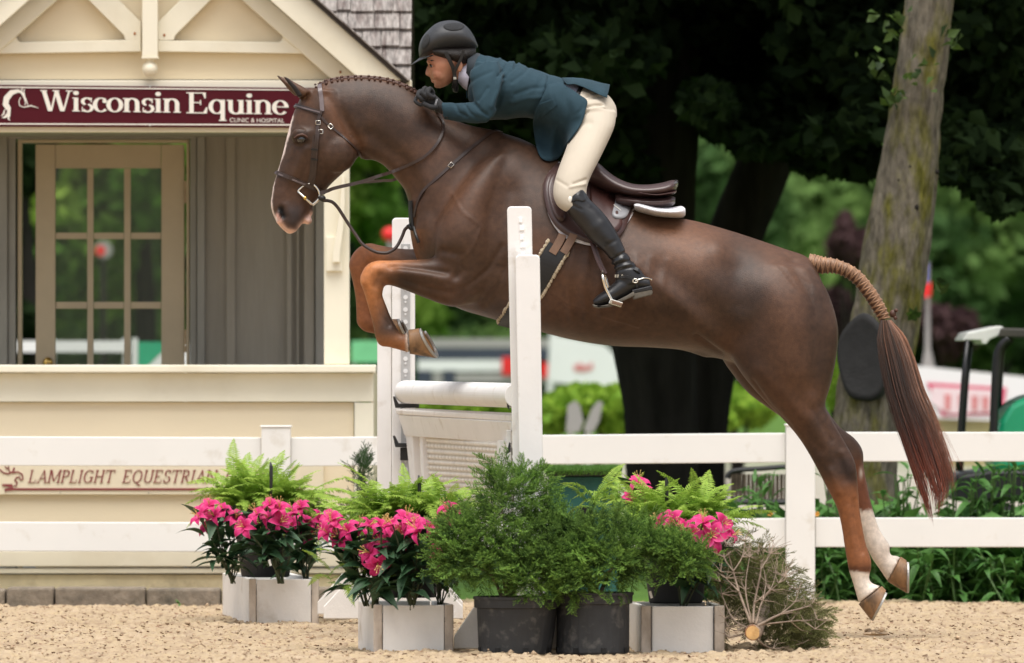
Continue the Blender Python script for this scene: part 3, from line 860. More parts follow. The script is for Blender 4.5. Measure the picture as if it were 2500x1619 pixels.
pole = thing('jump_pole', 'white round jump pole lying in the cups between the two standards', 'jump pole', P(1100, 955, 0))
b = MB(); A = P(990, 957, YR - .16); B = P(1262, 966, YN + .12)
b.tube([A, A + (B - A) * .002, A.lerp(B, .5), B], [.046, .049, .049, .049], 32)
b.build('pole', M['whitepaint'], pole, bevel=.003)
def cup(parent, cx, cy, Y, w):
    b = MB()
    b.prism([(cx - w, cy - 20), (cx - w + 5, cy - 20), (cx - w + 14, cy - 2), (cx + w, cy - 2), (cx + w, cy + 8), (cx - w + 6, cy + 8)], Y, .06)
    b.pbox(cx - w + 18, cy + 9, cx + w - 12, cy + 40, Y + .05, .03)
    b.build('cup', M['black'], parent, bevel=.002)
cup(far, 991, 988, YR - .2, 32); cup(far, 985, 1084, YR - .2, 26)
b = MB(); b.prism([(1236, 972), (1244, 980), (1244, 1003), (1238, 994)], YN + .12, .05); b.prism([(1243, 1080), (1247, 1082), (1247, 1103), (1236, 1110)], YN + .12, .05); b.build('cup', M['black'], near)

gate = thing('jump_gate', 'white wooden gate panel with woven wicker infill hanging below the pole', 'jump gate', P(1110, 1150, .3))
def gpt(x, y, t):   # panel plane runs from the far standard (t=0) to the near one (t=1)
    Y = (YR - .22) * (1 - t) + (YN + .22) * t
    return P(x, y, Y)
def gslab(b, q, th=.05):
    v = [gpt(*c) for c in q]; n = (v[1] - v[0]).cross(v[3] - v[0]).normalized()
    if n.y < 0: n = -n
    b.prism3(v, n * th)
b = MB(); gslab(b, [(972, 1013, 0), (1246, 1030, 1), (1262, 1083, 1), (988, 1065, 0)], .05); b.build('top_rail', M['whitepaint'], gate, bevel=.004)
b = MB(); gslab(b, [(966, 1000, 0), (1249, 1014, 1), (1249, 1029, 1), (968, 1012, 0)], .05); b.build('top_cap', M['dustywhite'], gate, bevel=.004)
b = MB(); gslab(b, [(990, 1060, 0), (1006, 1062, .06), (1016, 1236, .06), (1008, 1236, 0)], .05); b.build('stile', M['whitepaint'], gate, bevel=.003)
b = MB(); gslab(b, [(1024, 1063, .10), (1031, 1064, .13), (1036, 1240, .13), (1030, 1240, .10)], .05); b.build('stile', M['whitepaint'], gate, bevel=.002)
b = MB(); gslab(b, [(1213, 1076, .9), (1220, 1076, .93), (1222, 1250, .93), (1215, 1250, .9)], .05); b.build('stile', M['whitepaint'], gate, bevel=.002)
b = MB(); gslab(b, [(1236, 1050, 1), (1248, 1050, 1), (1250, 1250, 1), (1240, 1250, 1)], .05); b.build('stile', M['whitepaint'], gate, bevel=.003)
b = MB(); gslab(b, [(1014, 1236, 0), (1246, 1250, 1), (1246, 1275, 1), (1016, 1262, 0)], .05); b.build('bottom_rail', M['whitepaint'], gate, bevel=.003)
# wicker: woven strands as a relief of beads, row by row
def wicker():
    nr, nc = 13, 28; gap = []; v = []; f = []
    nu, nv_ = nc * 3 + 1, nr * 3 + 1
    c00, c10, c01, c11 = gpt(1006, 1066, 0), gpt(1244, 1083, 1), gpt(1022, 1240, 0), gpt(1262, 1252, 1)
    n = (c10 - c00).cross(c01 - c00).normalized()
    if n.y > 0: n = -n
    for j in range(nv_):
        for i in range(nu):
            s, t = i / (nu - 1), j / (nv_ - 1)
            p0 = c00.lerp(c10, s).lerp(c01.lerp(c11, s), t)
            row = math.floor(t * nr - 1e-6)
            ph = s * nc * PI + (PI / 2 if row % 2 else 0)
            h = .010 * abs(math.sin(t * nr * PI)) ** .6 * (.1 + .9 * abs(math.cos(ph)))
            v.append(p0 + n * (h - .012)); gap.append(max(0, 1 - h / .0028))  # shade between the strands put into the colour as a darker tint
    for j in range(nv_ - 1):
        for i in range(nu - 1):
            a = j * nu + i; f.append((a, a + 1, a + nu + 1, a + nu))
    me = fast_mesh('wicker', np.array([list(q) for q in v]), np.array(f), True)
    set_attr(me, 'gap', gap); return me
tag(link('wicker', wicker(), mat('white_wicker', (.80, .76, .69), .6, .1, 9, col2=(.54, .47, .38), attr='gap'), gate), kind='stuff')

# ---- planter boxes, long side along the pole
def planter(label, x_side, x_f0, x_f1, ytop, ybot, Y, length, dx_back, postw=17):
    """front board between x_f0 and x_f1, side wall running back and to the left"""
    t = thing('planter_box', label, 'planter box', P((x_f0 + x_f1) / 2, ybot, Y), 'white planter boxes')
    zt = P(0, ytop, Y).z; zb = -.03
    x0, x1 = P(x_f0, 0, Y).x, P(x_f1, 0, Y).x
    s = (D0 + Y) / FPX
    d = Vector((dx_back * s, length, 0))         # along the side
    u = Vector((math.cos(math.atan2(-dx_back * s, length)) , 0, 0))
    nrm = Vector((d.y, -d.x, 0)).normalized()
    def wall(name, a, bq, th, z0, z1, m):
        a = Vector((*a[:2], 0)); bq = Vector((*bq[:2], 0)); e = (bq - a).normalized(); nn = Vector((-e.y, e.x, 0)) * th
        mb = MB(); mb.prism3([a + Vector((0, 0, z0)), bq + Vector((0, 0, z0)), bq + Vector((0, 0, z1)), a + Vector((0, 0, z1))], nn)
        mb.build(name, m, t, bevel=.004)
    A = Vector((x0, Y, 0)); B = Vector((x1, Y, 0)); pw = postw * s
    wall('front_board', A + Vector((pw + .002, .006, 0)), B + Vector((-pw - .002, .006, 0)), .02, zb, zt - .002, M['dustywhite'])
    for q in (A, B - Vector((pw, 0, 0))):
        wall('corner_post', q, q + Vector((pw, 0, 0)), .04, zb, zt, M['dirtywood'] if q is not A else M['dirtywood'])
    wall('side_board', A + d, A + Vector((.0, .04, 0)), .022, zb, zt, M['dustywhite'])
    wall('side_board', B + Vector((0, .04, 0)), B + d, .022, zb, zt, M['dustywhite'])
    wall('back_board', B + d - Vector((.026, 0, 0)), A + d + Vector((.026, 0, 0)), .02, zb, zt, M['dustywhite'])
    so = MB(); so.prism3([A + Vector((.03, .03, zt - .05)), B + Vector((-.03, .03, zt - .05)), B + d + Vector((-.03, -.03, zt - .05)), A + d + Vector((.03, -.03, zt - .05))], (0, 0, -.02))
    so.build('fill', M['black'], t)
    return t
box_l = planter('white planter box of pink lilies left of the far jump standard', 524, 608, 778, 1413, 1515, 2.4, 1.15, -84, 17)
box_m = planter('white planter box beside the left black nursery pot', 868, 912, 1107, 1476, 1586, -1.9, .62, -44, 21)
box_r = planter('white planter box between the right nursery pot and the cut tree', 1541, 1565, 1769, 1479, 1589, -1.95, .62, -24, 25)
b = MB(); b.pbox(1590, 1482, 1592, 1588, -1.955, .004); b.pbox(1741, 1482, 1743, 1588, -1.955, .004); b.build('joint', M['black'], box_r)

# ---- green box with turf lid
M['greenpaint'] = mat('green_paint', (.012, .095, .075), rough=.6, var=.2, scale=6, col2=(.05, .15, .12), c2scale=9, c2lo=.55, c2hi=.8, bump=.1)
gb = thing('jump_box', 'dark green wooden box with turf covered lid and a round hole', 'box', P(1430, 1500, 2.6))
def boxhole():
    b = MB(); pts = [(1340, 1500), (1340, 1164), (1508, 1164), (1508, 1500)]
    b.prism(pts, 2.6, .04); return b
boxhole().build('front_panel', M['greenpaint'], gb, bevel=.003)
b = MB(); a0 = P(1341, 1500, 2.6); a1 = P(1507, 1166, 2.6); b.box(a0.x, a1.x, 2.645, 3.5, a0.z, a1.z); b.build('carcass', M['greenpaint'], gb, bevel=.003)
b = MB(); c = P(1428, 1262, 2.596); b.tube([c, c + Vector((0, .003, 0))], .044, 28); b.build('hole', mat('hole_dark', (.004, .004, .004), .9, 0), gb)
b = MB(); a0 = P(1334, 1163, 2.56); a1 = P(1514, 1150, 2.56); b.box(a0.x, a1.x, 2.56, 3.55, a0.z, a1.z); tl = b.build('lid', mat('turf_backing', (.02, .028, .01), .9, .3), gb)
tv = []; tf = []; rt_ = np.random.default_rng(9)
for k in range(6500):
    x = rt_.uniform(a0.x - .006, a1.x + .006); y = 2.555 + .99 * rt_.random() ** 2; z = rt_.uniform(a0.z + .004, a1.z) if y < 2.57 else a1.z - .002
    h = rt_.uniform(.012, .028); w = .0014; ax, ay = rt_.normal(0, .008, 2)
    n = len(tv) * 3; tv.append([(x - w, y, z), (x + w, y, z), (x + ax, y + ay - (.012 if y < 2.57 else 0), z + h * (.5 if y < 2.57 else 1))]); tf.append((n, n + 1, n + 2))
tag(link('turf', fast_mesh('turf', np.array(tv).reshape(-1, 3), np.array(tf)), mat('turf_green', (.10, .22, .035), .8, .35, 40, translucent=.3), tl), kind='stuff')
# ================================================================== foliage tools
def leaf_cloud(name, pts, size, rng, m, parent=None, jit=.4, tint=None, fold=.25, up=0.3, aspect=.75, nrm=None, kind='stuff'):
    """many leaf-sized folded blades through a volume; one mesh"""
    n = len(pts)
    nr = rng.normal(size=(n, 3)); nr[:, 2] += up * 2
    if nrm is not None: nr = nr * .8 + nrm
    nr /= np.linalg.norm(nr, axis=1)[:, None]
    d = rng.normal(size=(n, 3)); d -= nr * (d * nr).sum(1)[:, None]; d /= np.linalg.norm(d, axis=1)[:, None]
    e = np.cross(nr, d)
    s = size * rng.uniform(1 - jit, 1 + jit, n)[:, None]
    a = pts - d * s * .5; tip = pts + d * s * .6 - nr * s * .12
    l = pts + e * s * aspect * .5 + nr * s * fold * .5 - d * s * .08; r = pts - e * s * aspect * .5 + nr * s * fold * .5 - d * s * .08
    v = np.stack([a, r, tip, l], 1).reshape(-1, 3)
    i = np.arange(n)[:, None] * 4
    f = np.concatenate([i + np.array([[0, 1, 2]]), i + np.array([[0, 2, 3]])])
    me = fast_mesh(name, v, f)
    t = rng.uniform(0, 1, n) if tint is None else tint
    set_attr(me, 'tint', np.repeat(t, 4))
    return tag(link(name, me, m, parent), kind=kind)

def foliage_mat(name, a, b, trans=.3, rough=.6, spec=.3):
    return mat(name, a, rough=rough, var=.15, scale=2.0, col2=b, attr='tint', translucent=trans, spec=spec)
M['bark'] = mat('mossy_bark', (.125, .11, .085), rough=.95, var=.5, scale=30, stretch=(1, 1, .4), bump=1.0, bscale=40, col2=(.105, .10, .022), c2scale=7, c2lo=.50, c2hi=.66, spec=.1)
M['darkbark'] = mat('dark_bark', (.026, .023, .020), rough=.95, var=.4, scale=10, stretch=(1, 1, .2), bump=1.0, bscale=20, spec=.05)
M['wound'] = mat('painted_wound', (.016, .0155, .016), rough=.9, var=.25, scale=16, bump=.3)
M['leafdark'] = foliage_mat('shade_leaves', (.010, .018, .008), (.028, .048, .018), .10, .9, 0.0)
M['leafmid'] = foliage_mat('wood_leaves', (.055, .11, .035), (.17, .28, .075), .35, .8, .05)
M['leafbright'] = foliage_mat('hedge_leaves', (.13, .27, .02), (.30, .46, .05), .4, .7, .2)
M['leafpurple'] = foliage_mat('purple_leaves', (.045, .024, .026), (.095, .052, .052), .2, .7, .1)

def bark_mesh(pts, radii, n=28, rough=.05, seed=0, ridge=.0):
    pts = smooth_path(pts, 10 if n < 60 else 26); radii = np.interp(np.linspace(0, 1, len(pts)), np.linspace(0, 1, len(radii)), radii)
    b = MB(); b.tube(pts, list(radii), n)
    me = b.mesh('trunk'); co = get_co(me); no = get_no(me)
    ang = np.arctan2(no[:, 1], no[:, 0])
    d = (vnoise(ang * 3 + 50, co[:, 2] * 3, seed) - .5) * rough * 2 + (np.abs(vnoise(ang * 11 + 90 + 2 * vnoise(ang * 3, co[:, 2] * 4, 5), co[:, 2] * 6, seed + 1) - .5) * 2 - .5) * ridge
    co += no * (d * np.mean(radii))[:, None]
    me.vertices.foreach_set('co', co.astype(np.float32).ravel()); me.update()
    return me
rt = np.random.default_rng(21)

# ---- the pale mossy tree just behind the fence, with its black painted wound
YT = 7.2
tree1 = thing('shade_tree', 'mossy pale barked tree with a round black pruning wound beside the horse tail', 'tree', P(2110, 1440, YT), 'trees behind the fence')
link('trunk', bark_mesh([P(2100, 1460, YT), P(2108, 1150, YT), P(2122, 980, YT), P(2160, 800, YT), P(2196, 560, YT), P(2232, 300, YT), P(2264, 40, YT), P(2290, -200, YT), P(2330, -700, YT)],
                        [.205, .165, .160, .165, .158, .128, .115, .105, .09], 150, .05, 3, .075), M['bark'], tree1, smooth=True)
wd = MB(); c0 = P(2110, 875, YT - .165)
v = []; nn = 40
tiltn = Vector((-.42, -.90, .04)).normalized(); ux = tiltn.cross(Vector((0, 0, 1))).normalized(); uz = ux.cross(tiltn)
for ring, (rr, h) in enumerate([(1.0, -.05), (1.04, .0), (.99, .022), (.86, .018), (.5, .012)]):
    for k in range(nn):
        a = 2 * PI * k / nn
        w = 1 + .05 * math.sin(2 * a + 1) + .03 * math.sin(5 * a)
        v.append(c0 + ux * (.128 * rr * w * math.cos(a)) + uz * (.212 * rr * w * math.sin(a)) + tiltn * h)
f = [(r * nn + k, r * nn + (k + 1) % nn, (r + 1) * nn + (k + 1) % nn, (r + 1) * nn + k) for r in range(4) for k in range(nn)]
f.append(tuple(4 * nn + k for k in range(nn)))
wd.add(v, f); wd.build('pruning_wound', M['wound'], tree1, smooth=True)
for x, y, r in ((2222, 408, .013), (2236, 506, .016), (2288, 420, .01), (2195, 440, .009)):
    b = MB(); b.ball(P(x, y, YT - .125), (r, .02, r * 1.2), 10, 6); b.build('knot', M['darkbark'], tree1, smooth=True)
# sprigs growing on its bark
sp = []
for x, y, n, r in ((2325, 92, 9, 24), (2240, 180, 12, 60), (2190, 230, 14, 40), (2150, 160, 12, 40), (2175, 60, 14, 60), (2230, 770, 6, 16), (2300, 700, 5, 12)):
    for k in range(n):
        p = P(x + rt.normal() * r * .5, y + rt.normal() * r * .5, YT - .2 + rt.uniform(-.1, .08)); sp.append(list(p))
leaf_cloud('sprig_leaves', np.array(sp), .055, rt, foliage_mat('sprig', (.02, .04, .01), (.07, .12, .02), .3), tree1)
# its crown, high above and behind
def crown_points(centers, n, rng, shell=.55):
    C = np.array([c[:3] for c in centers]); R = np.array([c[3:6] for c in centers])
    w = (R[:, 0] * R[:, 1] * R[:, 2]) ** .8; k = rng.choice(len(C), n, p=w / w.sum())
    d = rng.normal(size=(n, 3)); d /= np.linalg.norm(d, axis=1)[:, None]
    r = rng.uniform(shell ** 3, 1, n) ** (1 / 3)
    return C[k] + d * r[:, None] * R[k]
cc = [(P(2330, -700, YT).x + rt.normal() * 1.1, YT + 1.6 + rt.uniform(0, 2.2), rt.uniform(4.2, 6.5), .7, .7, .55) for k in range(14)]
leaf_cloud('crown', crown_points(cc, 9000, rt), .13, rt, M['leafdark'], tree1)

# ---- two dark trunks further back under the same canopy
YD = 12.0
tree2 = thing('shade_tree', 'thick dark trunked tree standing upright behind the saddle and rider', 'tree', P(1610, 1390, YD), 'trees behind the fence')
link('trunk', bark_mesh([P(1618, 1400, YD), P(1618, 1240, YD), P(1612, 1000, YD), P(1596, 800, YD), P(1588, 500, YD), P(1600, 200, YD), P(1610, -300, YD), P(1620, -1200, YD)],
                        [.26, .19, .19, .235, .245, .235, .21, .15], 40, .05, 5, .03), M['darkbark'], tree2, smooth=True)
lb = bark_mesh([P(1600, 430, YD), P(1500, 120, YD - .3), P(1400, -200, YD - .5), P(1250, -600, YD - .6)], [.15, .13, .11, .08], 20, .06, 7)
link('limb', lb, M['darkbark'], tree2, smooth=True)
YE = 14.0
tree3 = thing('shade_tree', 'dark leaning tree trunk between the upright dark trunk and the mossy tree', 'tree', P(1690, 1360, YE), 'trees behind the fence')
link('trunk', bark_mesh([P(1660, 1380, YE), P(1700, 1000, YE), P(1745, 720, YE), P(1800, 560, YE), P(1862, 410, YE), P(1940, 200, YE), P(2010, -100, YE), P(2080, -700, YE)],
                        [.22, .18, .17, .15, .15, .14, .12, .09], 32, .05, 9, .03), M['darkbark'], tree3, smooth=True)
# the canopy: unseen overhanging masses above the picture, shaped to shade the wood, ragged skirts hanging into it
def skirt(plist, n, rng, spread=30, ydep=1.2):
    out = []
    for k in range(n):
        x, y, r, Y = plist[rng.integers(len(plist))]
        a = rng.uniform(0, 2 * PI); rr = r * math.sqrt(rng.random())
        out.append(list(P(x + rr * math.cos(a), y + rr * math.sin(a) * .8, Y + rng.uniform(-ydep, ydep))))
    return np.array(out)
rsk = np.random.default_rng(33)
sk2 = [(rsk.uniform(960, 1560), rsk.uniform(-160, 200), 110, rsk.uniform(10.5, 14)) for k in range(60)] + [(x, y, 70, 12) for x, y in ((1010, 250), (1060, 300), (1180, 260), (1300, 250), (1420, 300), (1500, 330), (1540, 420), (1100, 200), (1240, 200), (1360, 200), (1520, 260), (1250, 330), (1310, 360), (1200, 310), (1400, 390), (1280, 300), (1350, 320))]
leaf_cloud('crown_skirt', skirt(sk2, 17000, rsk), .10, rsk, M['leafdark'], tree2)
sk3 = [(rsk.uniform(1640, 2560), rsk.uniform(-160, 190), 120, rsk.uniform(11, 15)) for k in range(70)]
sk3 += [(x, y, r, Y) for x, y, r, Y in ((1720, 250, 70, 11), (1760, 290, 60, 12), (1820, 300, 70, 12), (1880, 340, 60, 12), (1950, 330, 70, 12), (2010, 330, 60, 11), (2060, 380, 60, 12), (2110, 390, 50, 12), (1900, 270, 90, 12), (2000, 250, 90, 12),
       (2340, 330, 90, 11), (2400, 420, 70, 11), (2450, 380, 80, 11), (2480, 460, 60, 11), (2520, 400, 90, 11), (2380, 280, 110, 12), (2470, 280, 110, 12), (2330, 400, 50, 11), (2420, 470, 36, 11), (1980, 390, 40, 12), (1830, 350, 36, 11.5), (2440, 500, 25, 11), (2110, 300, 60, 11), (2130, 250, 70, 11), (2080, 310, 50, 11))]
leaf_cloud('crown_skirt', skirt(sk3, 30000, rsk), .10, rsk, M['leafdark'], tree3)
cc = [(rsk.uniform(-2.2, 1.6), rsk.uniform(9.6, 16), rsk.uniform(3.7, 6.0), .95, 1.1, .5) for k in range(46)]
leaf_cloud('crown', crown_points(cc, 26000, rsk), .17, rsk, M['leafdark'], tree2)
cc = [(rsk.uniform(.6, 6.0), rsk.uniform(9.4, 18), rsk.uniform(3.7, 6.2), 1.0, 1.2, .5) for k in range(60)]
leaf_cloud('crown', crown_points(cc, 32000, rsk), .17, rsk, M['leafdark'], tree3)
for tr_, pth in ((tree2, [(1550, -250), (1350, -380), (1100, -420)]), (tree3, [(2040, -300), (2250, -420), (2520, -460)])):
    Y0 = YD if tr_ is tree2 else YE
    link('limb', bark_mesh([P(x, y, Y0) for x, y in pth], [.10, .07, .04], 12, .05, 2), M['darkbark'], tr_, smooth=True)

# ================================================================== the far wood and its shrubs
rw = np.random.default_rng(77)
def gz(y): return float(ground_rise(np.array(y)))
cl_ = []
for k in range(190):
    y = rw.uniform(70, 96); x = rw.uniform(-17, 17); r = rw.uniform(.8, 2.0)
    cl_.append((x, y, rw.uniform(.4, 9.5), r, r, r * .8))
pts = crown_points(cl_, 90000, rw, .75)
cl2_ = [(sx * rw.uniform(17, 60), rw.uniform(68, 95), rw.uniform(.5, 9), *([rw.uniform(1.6, 3.0)] * 3)) for sx in (-1, 1) for k in range(75)]
pts = np.concatenate([pts, crown_points(cl2_, 42000, rw, .75)])
tn = vnoise(pts[:, 0] * .8, pts[:, 2] * 1.1 + pts[:, 1] * .3, 5) * .65 + vnoise(pts[:, 0] * 2.6, pts[:, 2] * 3 + 9, 6) * .35
leaf_cloud('far_wood', pts, .38, rw, M['leafmid'], None, tint=np.clip((tn - .25) * 1.9, 0, 1), jit=.5)
bk = MB(); bk.box(-75, 75, 97, 97.5, .4, 12); tag(bk.build('dark_backdrop', mat('backdrop_shade', (.010, .020, .008), .95, .4, .6, spec=0.05)), kind='stuff')  # dark sheet behind the leaves, the wood's inner shade put into its colour
# nearer loose trees whose leaves catch light: left of the jump and in the middle gap
def loose_tree(label, x, y0, Y, rad, h0, h1, n, m, seed, group='trees at the far side', size=.22, dark=0.0):
    r = np.random.default_rng(seed)
    base = P(x, 1000, Y); t = thing('loose_tree', label, 'tree', (base.x, Y, gz(Y)), group)
    b = bark_mesh([(base.x, Y, gz(Y) - .1), (base.x + .1, Y, gz(Y) + h0), (base.x - .1, Y, gz(Y) + h1 * .8)], [.13, .10, .05], 12, .05, seed)
    link('trunk', b, M['darkbark'], t, smooth=True)
    c = [(base.x + r.normal() * rad * .5, Y + r.normal() * rad * .5, gz(Y) + r.uniform(h0, h1), rad * .42, rad * .42, rad * .36) for k in range(16)]
    p = crown_points(c, n, r, .6)
    tn = np.clip((vnoise(p[:, 0] * 1.6, p[:, 2] * 1.9, seed) - .3) * 2.0, 0, 1)
    leaf_cloud('crown', p, size, r, m, t, tint=tn)
    return t
M['leaffresh'] = foliage_mat('fresh_leaves', (.10, .22, .03), (.32, .46, .08), .4, .7, .15)
loose_tree('bright green leafy tree seen between the kiosk post and the horse chest', 905, 0, 56, .8, .9, 3.4, 5000, M['leaffresh'], 3)
loose_tree('bright green leafy tree seen through the kiosk door panes', 330, 0, 52, 1.7, 1.0, 4.4, 7000, M['leaffresh'], 4)
loose_tree('soft green tree in the gap under the canopy left of the mossy trunk', 1880, 0, 62, 2.0, .6, 3.7, 7000, M['leafmid'], 5)
loose_tree('dull green tree behind the golf cart roof', 2420, 0, 64, 1.9, .8, 4.0, 7000, M['leafmid'], 6)
loose_tree('dark green tree in the gap beside the left edge of the kiosk door', 50, 0, 48, .62, .7, 4.2, 5000, M['leafdark'], 7)
def shrub(label, cx, cy, wpx, hpx, Y, m, n, seed, size=.08, group='far shrubs', cat='shrub', lumps=9):
    r = np.random.default_rng(seed); s = (D0 + Y) / FPX
    c = P(cx, cy, Y); t = thing('shrub', label, cat, (c.x, Y, gz(Y)), group)
    w, h = wpx * s / 2, hpx * s / 2
    cs = [(c.x + r.uniform(-.7, .7) * w, Y + r.uniform(-.5, .5), c.z + r.uniform(-.6, .5) * h, w * .38, .4, h * .5) for k in range(lumps)]
    p = crown_points(cs, n, r, .6)
    leaf_cloud('foliage', p, size, r, m, t)
    b = MB()
    for k in range(4):
        b.tube([(c.x + r.uniform(-.3, .3) * w, Y, gz(Y) - .05), (c.x + r.uniform(-.5, .5) * w, Y, c.z)], [.025, .01], 6)
    b.build('stem', M['darkbark'], t); return t
shrub('purple leaved shrub to the left of the mossy trunk', 2080, 600, 110, 170, 44, M['leafpurple'], 2600, 1)
shrub('purple leaved shrub low behind the painted wound', 2050, 760, 130, 150, 45, M['leafpurple'], 2600, 2)
shrub('purple leaved shrub behind the white flag post', 2290, 800, 190, 150, 43, M['leafpurple'], 3600, 3)
# clipped bright hedge and mounds beyond the fence
shrub('bright green hedge below the white curved banner', 1430, 1010, 270, 150, 26, M['leafbright'], 5200, 4, .07, 'bright far hedges', 'hedge', 14)
shrub('bright green mound right of the dark trunk', 1790, 985, 200, 110, 30, M['leafbright'], 4200, 5, .07, 'bright far hedges', 'hedge', 12)
shrub('rounded yellow green bush low beside the dark trunk', 1755, 1010, 90, 70, 25, M['leafbright'], 1800, 6, .06, 'bright far hedges', 'hedge', 6)
shrub('bright green hedge seen under the jump pole', 1120, 1000, 320, 130, 27, M['leafbright'], 4600, 7, .07, 'bright far hedges', 'hedge', 14)
shrub('bright green strip of hedge between kiosk and jump standard', 915, 985, 60, 130, 22, M['leafbright'], 1500, 8, .06, 'bright far hedges', 'hedge', 5)
shrub('light green shrub beside the buttock and the wound of the mossy tree', 2040, 930, 70, 150, 20, M['leafbright'], 1800, 9, .06, 'bright far hedges', 'hedge', 6)
shrub('low dark shrub in shade behind the gate panel', 1140, 860, 360, 130, 62, M['leafmid'], 3500, 10, .14, 'far shrubs', 'shrub', 12)

# ================================================================== things at the far side of the ring
M['banner'] = mat('white_banner', (.80, .80, .80), rough=.5, var=.04, scale=1.2)
M['palered'] = mat('pale_red_print', (.62, .22, .22), rough=.5, var=.1)
M['pinkred'] = mat('pink_print', (.62, .07, .15), rough=.5, var=.1)
M['navy'] = mat('navy_board', (.045, .055, .085), rough=.5, var=.15, scale=1)
M['greyboard'] = mat('grey_board', (.36, .34, .33), rough=.6, var=.08, scale=1)
M['red'] = mat('red_cloth', (.75, .02, .02), rough=.6, var=.1)
M['blue'] = mat('blue_cloth', (.10, .10, .42), rough=.6, var=.1)
M['green'] = mat('green_panel', (.02, .38, .20), rough=.5, var=.08)
YK = 48
t = thing('banner', 'white curved sail banner with pale red print left of the dark trunk', 'banner', P(1440, 960, YK))
b = MB(); b.prism([(1352, 818), (1400, 826), (1478, 842), (1505, 872), (1526, 915), (1534, 962), (1440, 948), (1340, 930)], YK, .05); b.build('sailcloth', M['banner'], t)
b = MB(); b.prism([(1400, 893), (1418, 886), (1430, 895), (1446, 884), (1448, 902), (1424, 908), (1402, 906)], YK - .006, .004); b.build('print', M['palered'], t)
b = MB(); b.tube([P(1350, 812, YK + .03), P(1338, 1060, YK + .03)], .03, 8); b.build('pole', M['banner'], t)
YK2 = 50
t = thing('sponsor_board', 'long navy and white sponsor board with red square behind the jump', 'board', P(1180, 960, YK2))
b = MB(); b.pbox(1010, 827, 1350, 849, YK2, .06); b.build('grey_strip', M['greyboard'], t)
b = MB(); b.pbox(1010, 850, 1350, 878, YK2, .06); b.build('navy_strip', M['navy'], t)
b = MB(); b.pbox(1020, 879, 1225, 906, YK2, .06); b.build('white_strip', M['banner'], t)
b = MB(); b.pbox(1226, 872, 1262, 915, YK2 - .02, .06); b.build('red_square', M['red'], t)
b = MB(); b.pbox(1318, 885, 1344, 922, YK2 - .02, .06); b.build('red_square', M['red'], t)
b = MB(); b.pbox(1110, 912, 1350, 934, YK2, .06); b.build('grey_strip', M['greyboard'], t)
b = MB(); b.pbox(1018, 904, 1054, 950, YK2, .06); b.build('navy_block', M['navy'], t); b = MB(); b.pbox(1082, 904, 1112, 950, YK2, .06); b.build('navy_block', M['navy'], t)
b = MB(); b.pbox(1056, 906, 1080, 1060, YK2 + .01, .1); b.build('post', M['greyboard'], t); b = MB(); b.pbox(1300, 934, 1316, 1060, YK2 + .01, .1); b.build('post', M['greyboard'], t)
b = MB(); b.pbox(1350, 826, 1378, 935, YK2, .06); b.build('white_end', M['banner'], t)
YK3 = 40
for lab, q in (('white slanted jump wing on the left in front of the bright hedge', [(1382, 1055), (1386, 990), (1404, 978), (1416, 990), (1424, 1030), (1414, 1055)]),
               ('narrow white slanted plank on the right in front of the bright hedge', [(1424, 1050), (1446, 996), (1462, 978), (1472, 984), (1462, 1030), (1448, 1055)])):
    t = thing('jump_wing', lab, 'jump wing', P(q[0][0], 1055, 24)); b = MB(); b.prism(q, 24, .05); b.build('panel', M['greyboard'], t)
    b = MB(); b.tube([P(q[0][0] + 12, 1040, 24.06), P(q[0][0] + 12, 1180, 24.06)], .02, 8); b.build('stake', M['banner'], t)
t = thing('blue_white_board', 'white board with blue stripes behind the dark trunk', 'board', P(1740, 930, 52))
b = MB(); b.pbox(1712, 868, 1790, 950, 52, .05); b.build('panel', M['banner'], t)
b = MB(); [b.pbox(x, 880, x + 7, 930, 51.99, .008) for x in (1722, 1742, 1760)]; b.build('stripe', M['blue'], t)
# flag on a white post right of the mossy trunk
t = thing('flag_post', 'white post with a red and blue flag right of the mossy trunk', 'flag post', P(2264, 900, 34))
b = MB(); b.prism([(2262, 640), (2269, 640), (2271, 850), (2284, 905), (2250, 905), (2259, 850)], 34, .06); b.build('post', M['greyboard'], t)
b = MB(); b.prism([(2247, 694), (2276, 690), (2272, 724), (2242, 728)], 33.9, .03); b.build('red_flag', M['red'], t)
b = MB(); b.prism([(2258, 644), (2266, 642), (2266, 686), (2256, 690)], 33.9, .03); b.build('blue_flag', M['blue'], t)
# white boarding with pink print on the right
YB2 = 30
t = thing('sponsor_banner', 'white sponsor boarding with pink print behind the golf cart', 'banner', P(2380, 1010, YB2))
b = MB(); b.prism([(2235, 893), (2620, 932), (2620, 1035), (2235, 1020)], YB2, .05); b.build('boarding', M['banner'], t)
b = MB(); b.prism([(2262, 934), (2458, 947), (2448, 1012), (2300, 1016)], YB2 - .008, .006); b.build('print', M['pinkred'], t)
b = MB(); b.prism([(2276, 944), (2436, 953), (2428, 1006), (2312, 1010), (2270, 980)], YB2 - .016, .006); b.build('white_print', mat('pink_white', (.78, .64, .66), .5, .04), t)
b = MB()
for x in (2306, 2340, 2372, 2398): b.prism([(x, 962 + (x - 2306) * .06), (x + 16, 964 + (x - 2306) * .06), (x + 13, 1002), (x + 2, 1002)], YB2 - .024, .006)
b.build('print_letters', M['palered'], t)
b = MB(); b.pbox(2228, 1018, 2680, 1140, YB2 + .05, .05); b.build('base_board', mat('straw_verge', (.40, .36, .18), .9, .2, 3), t)
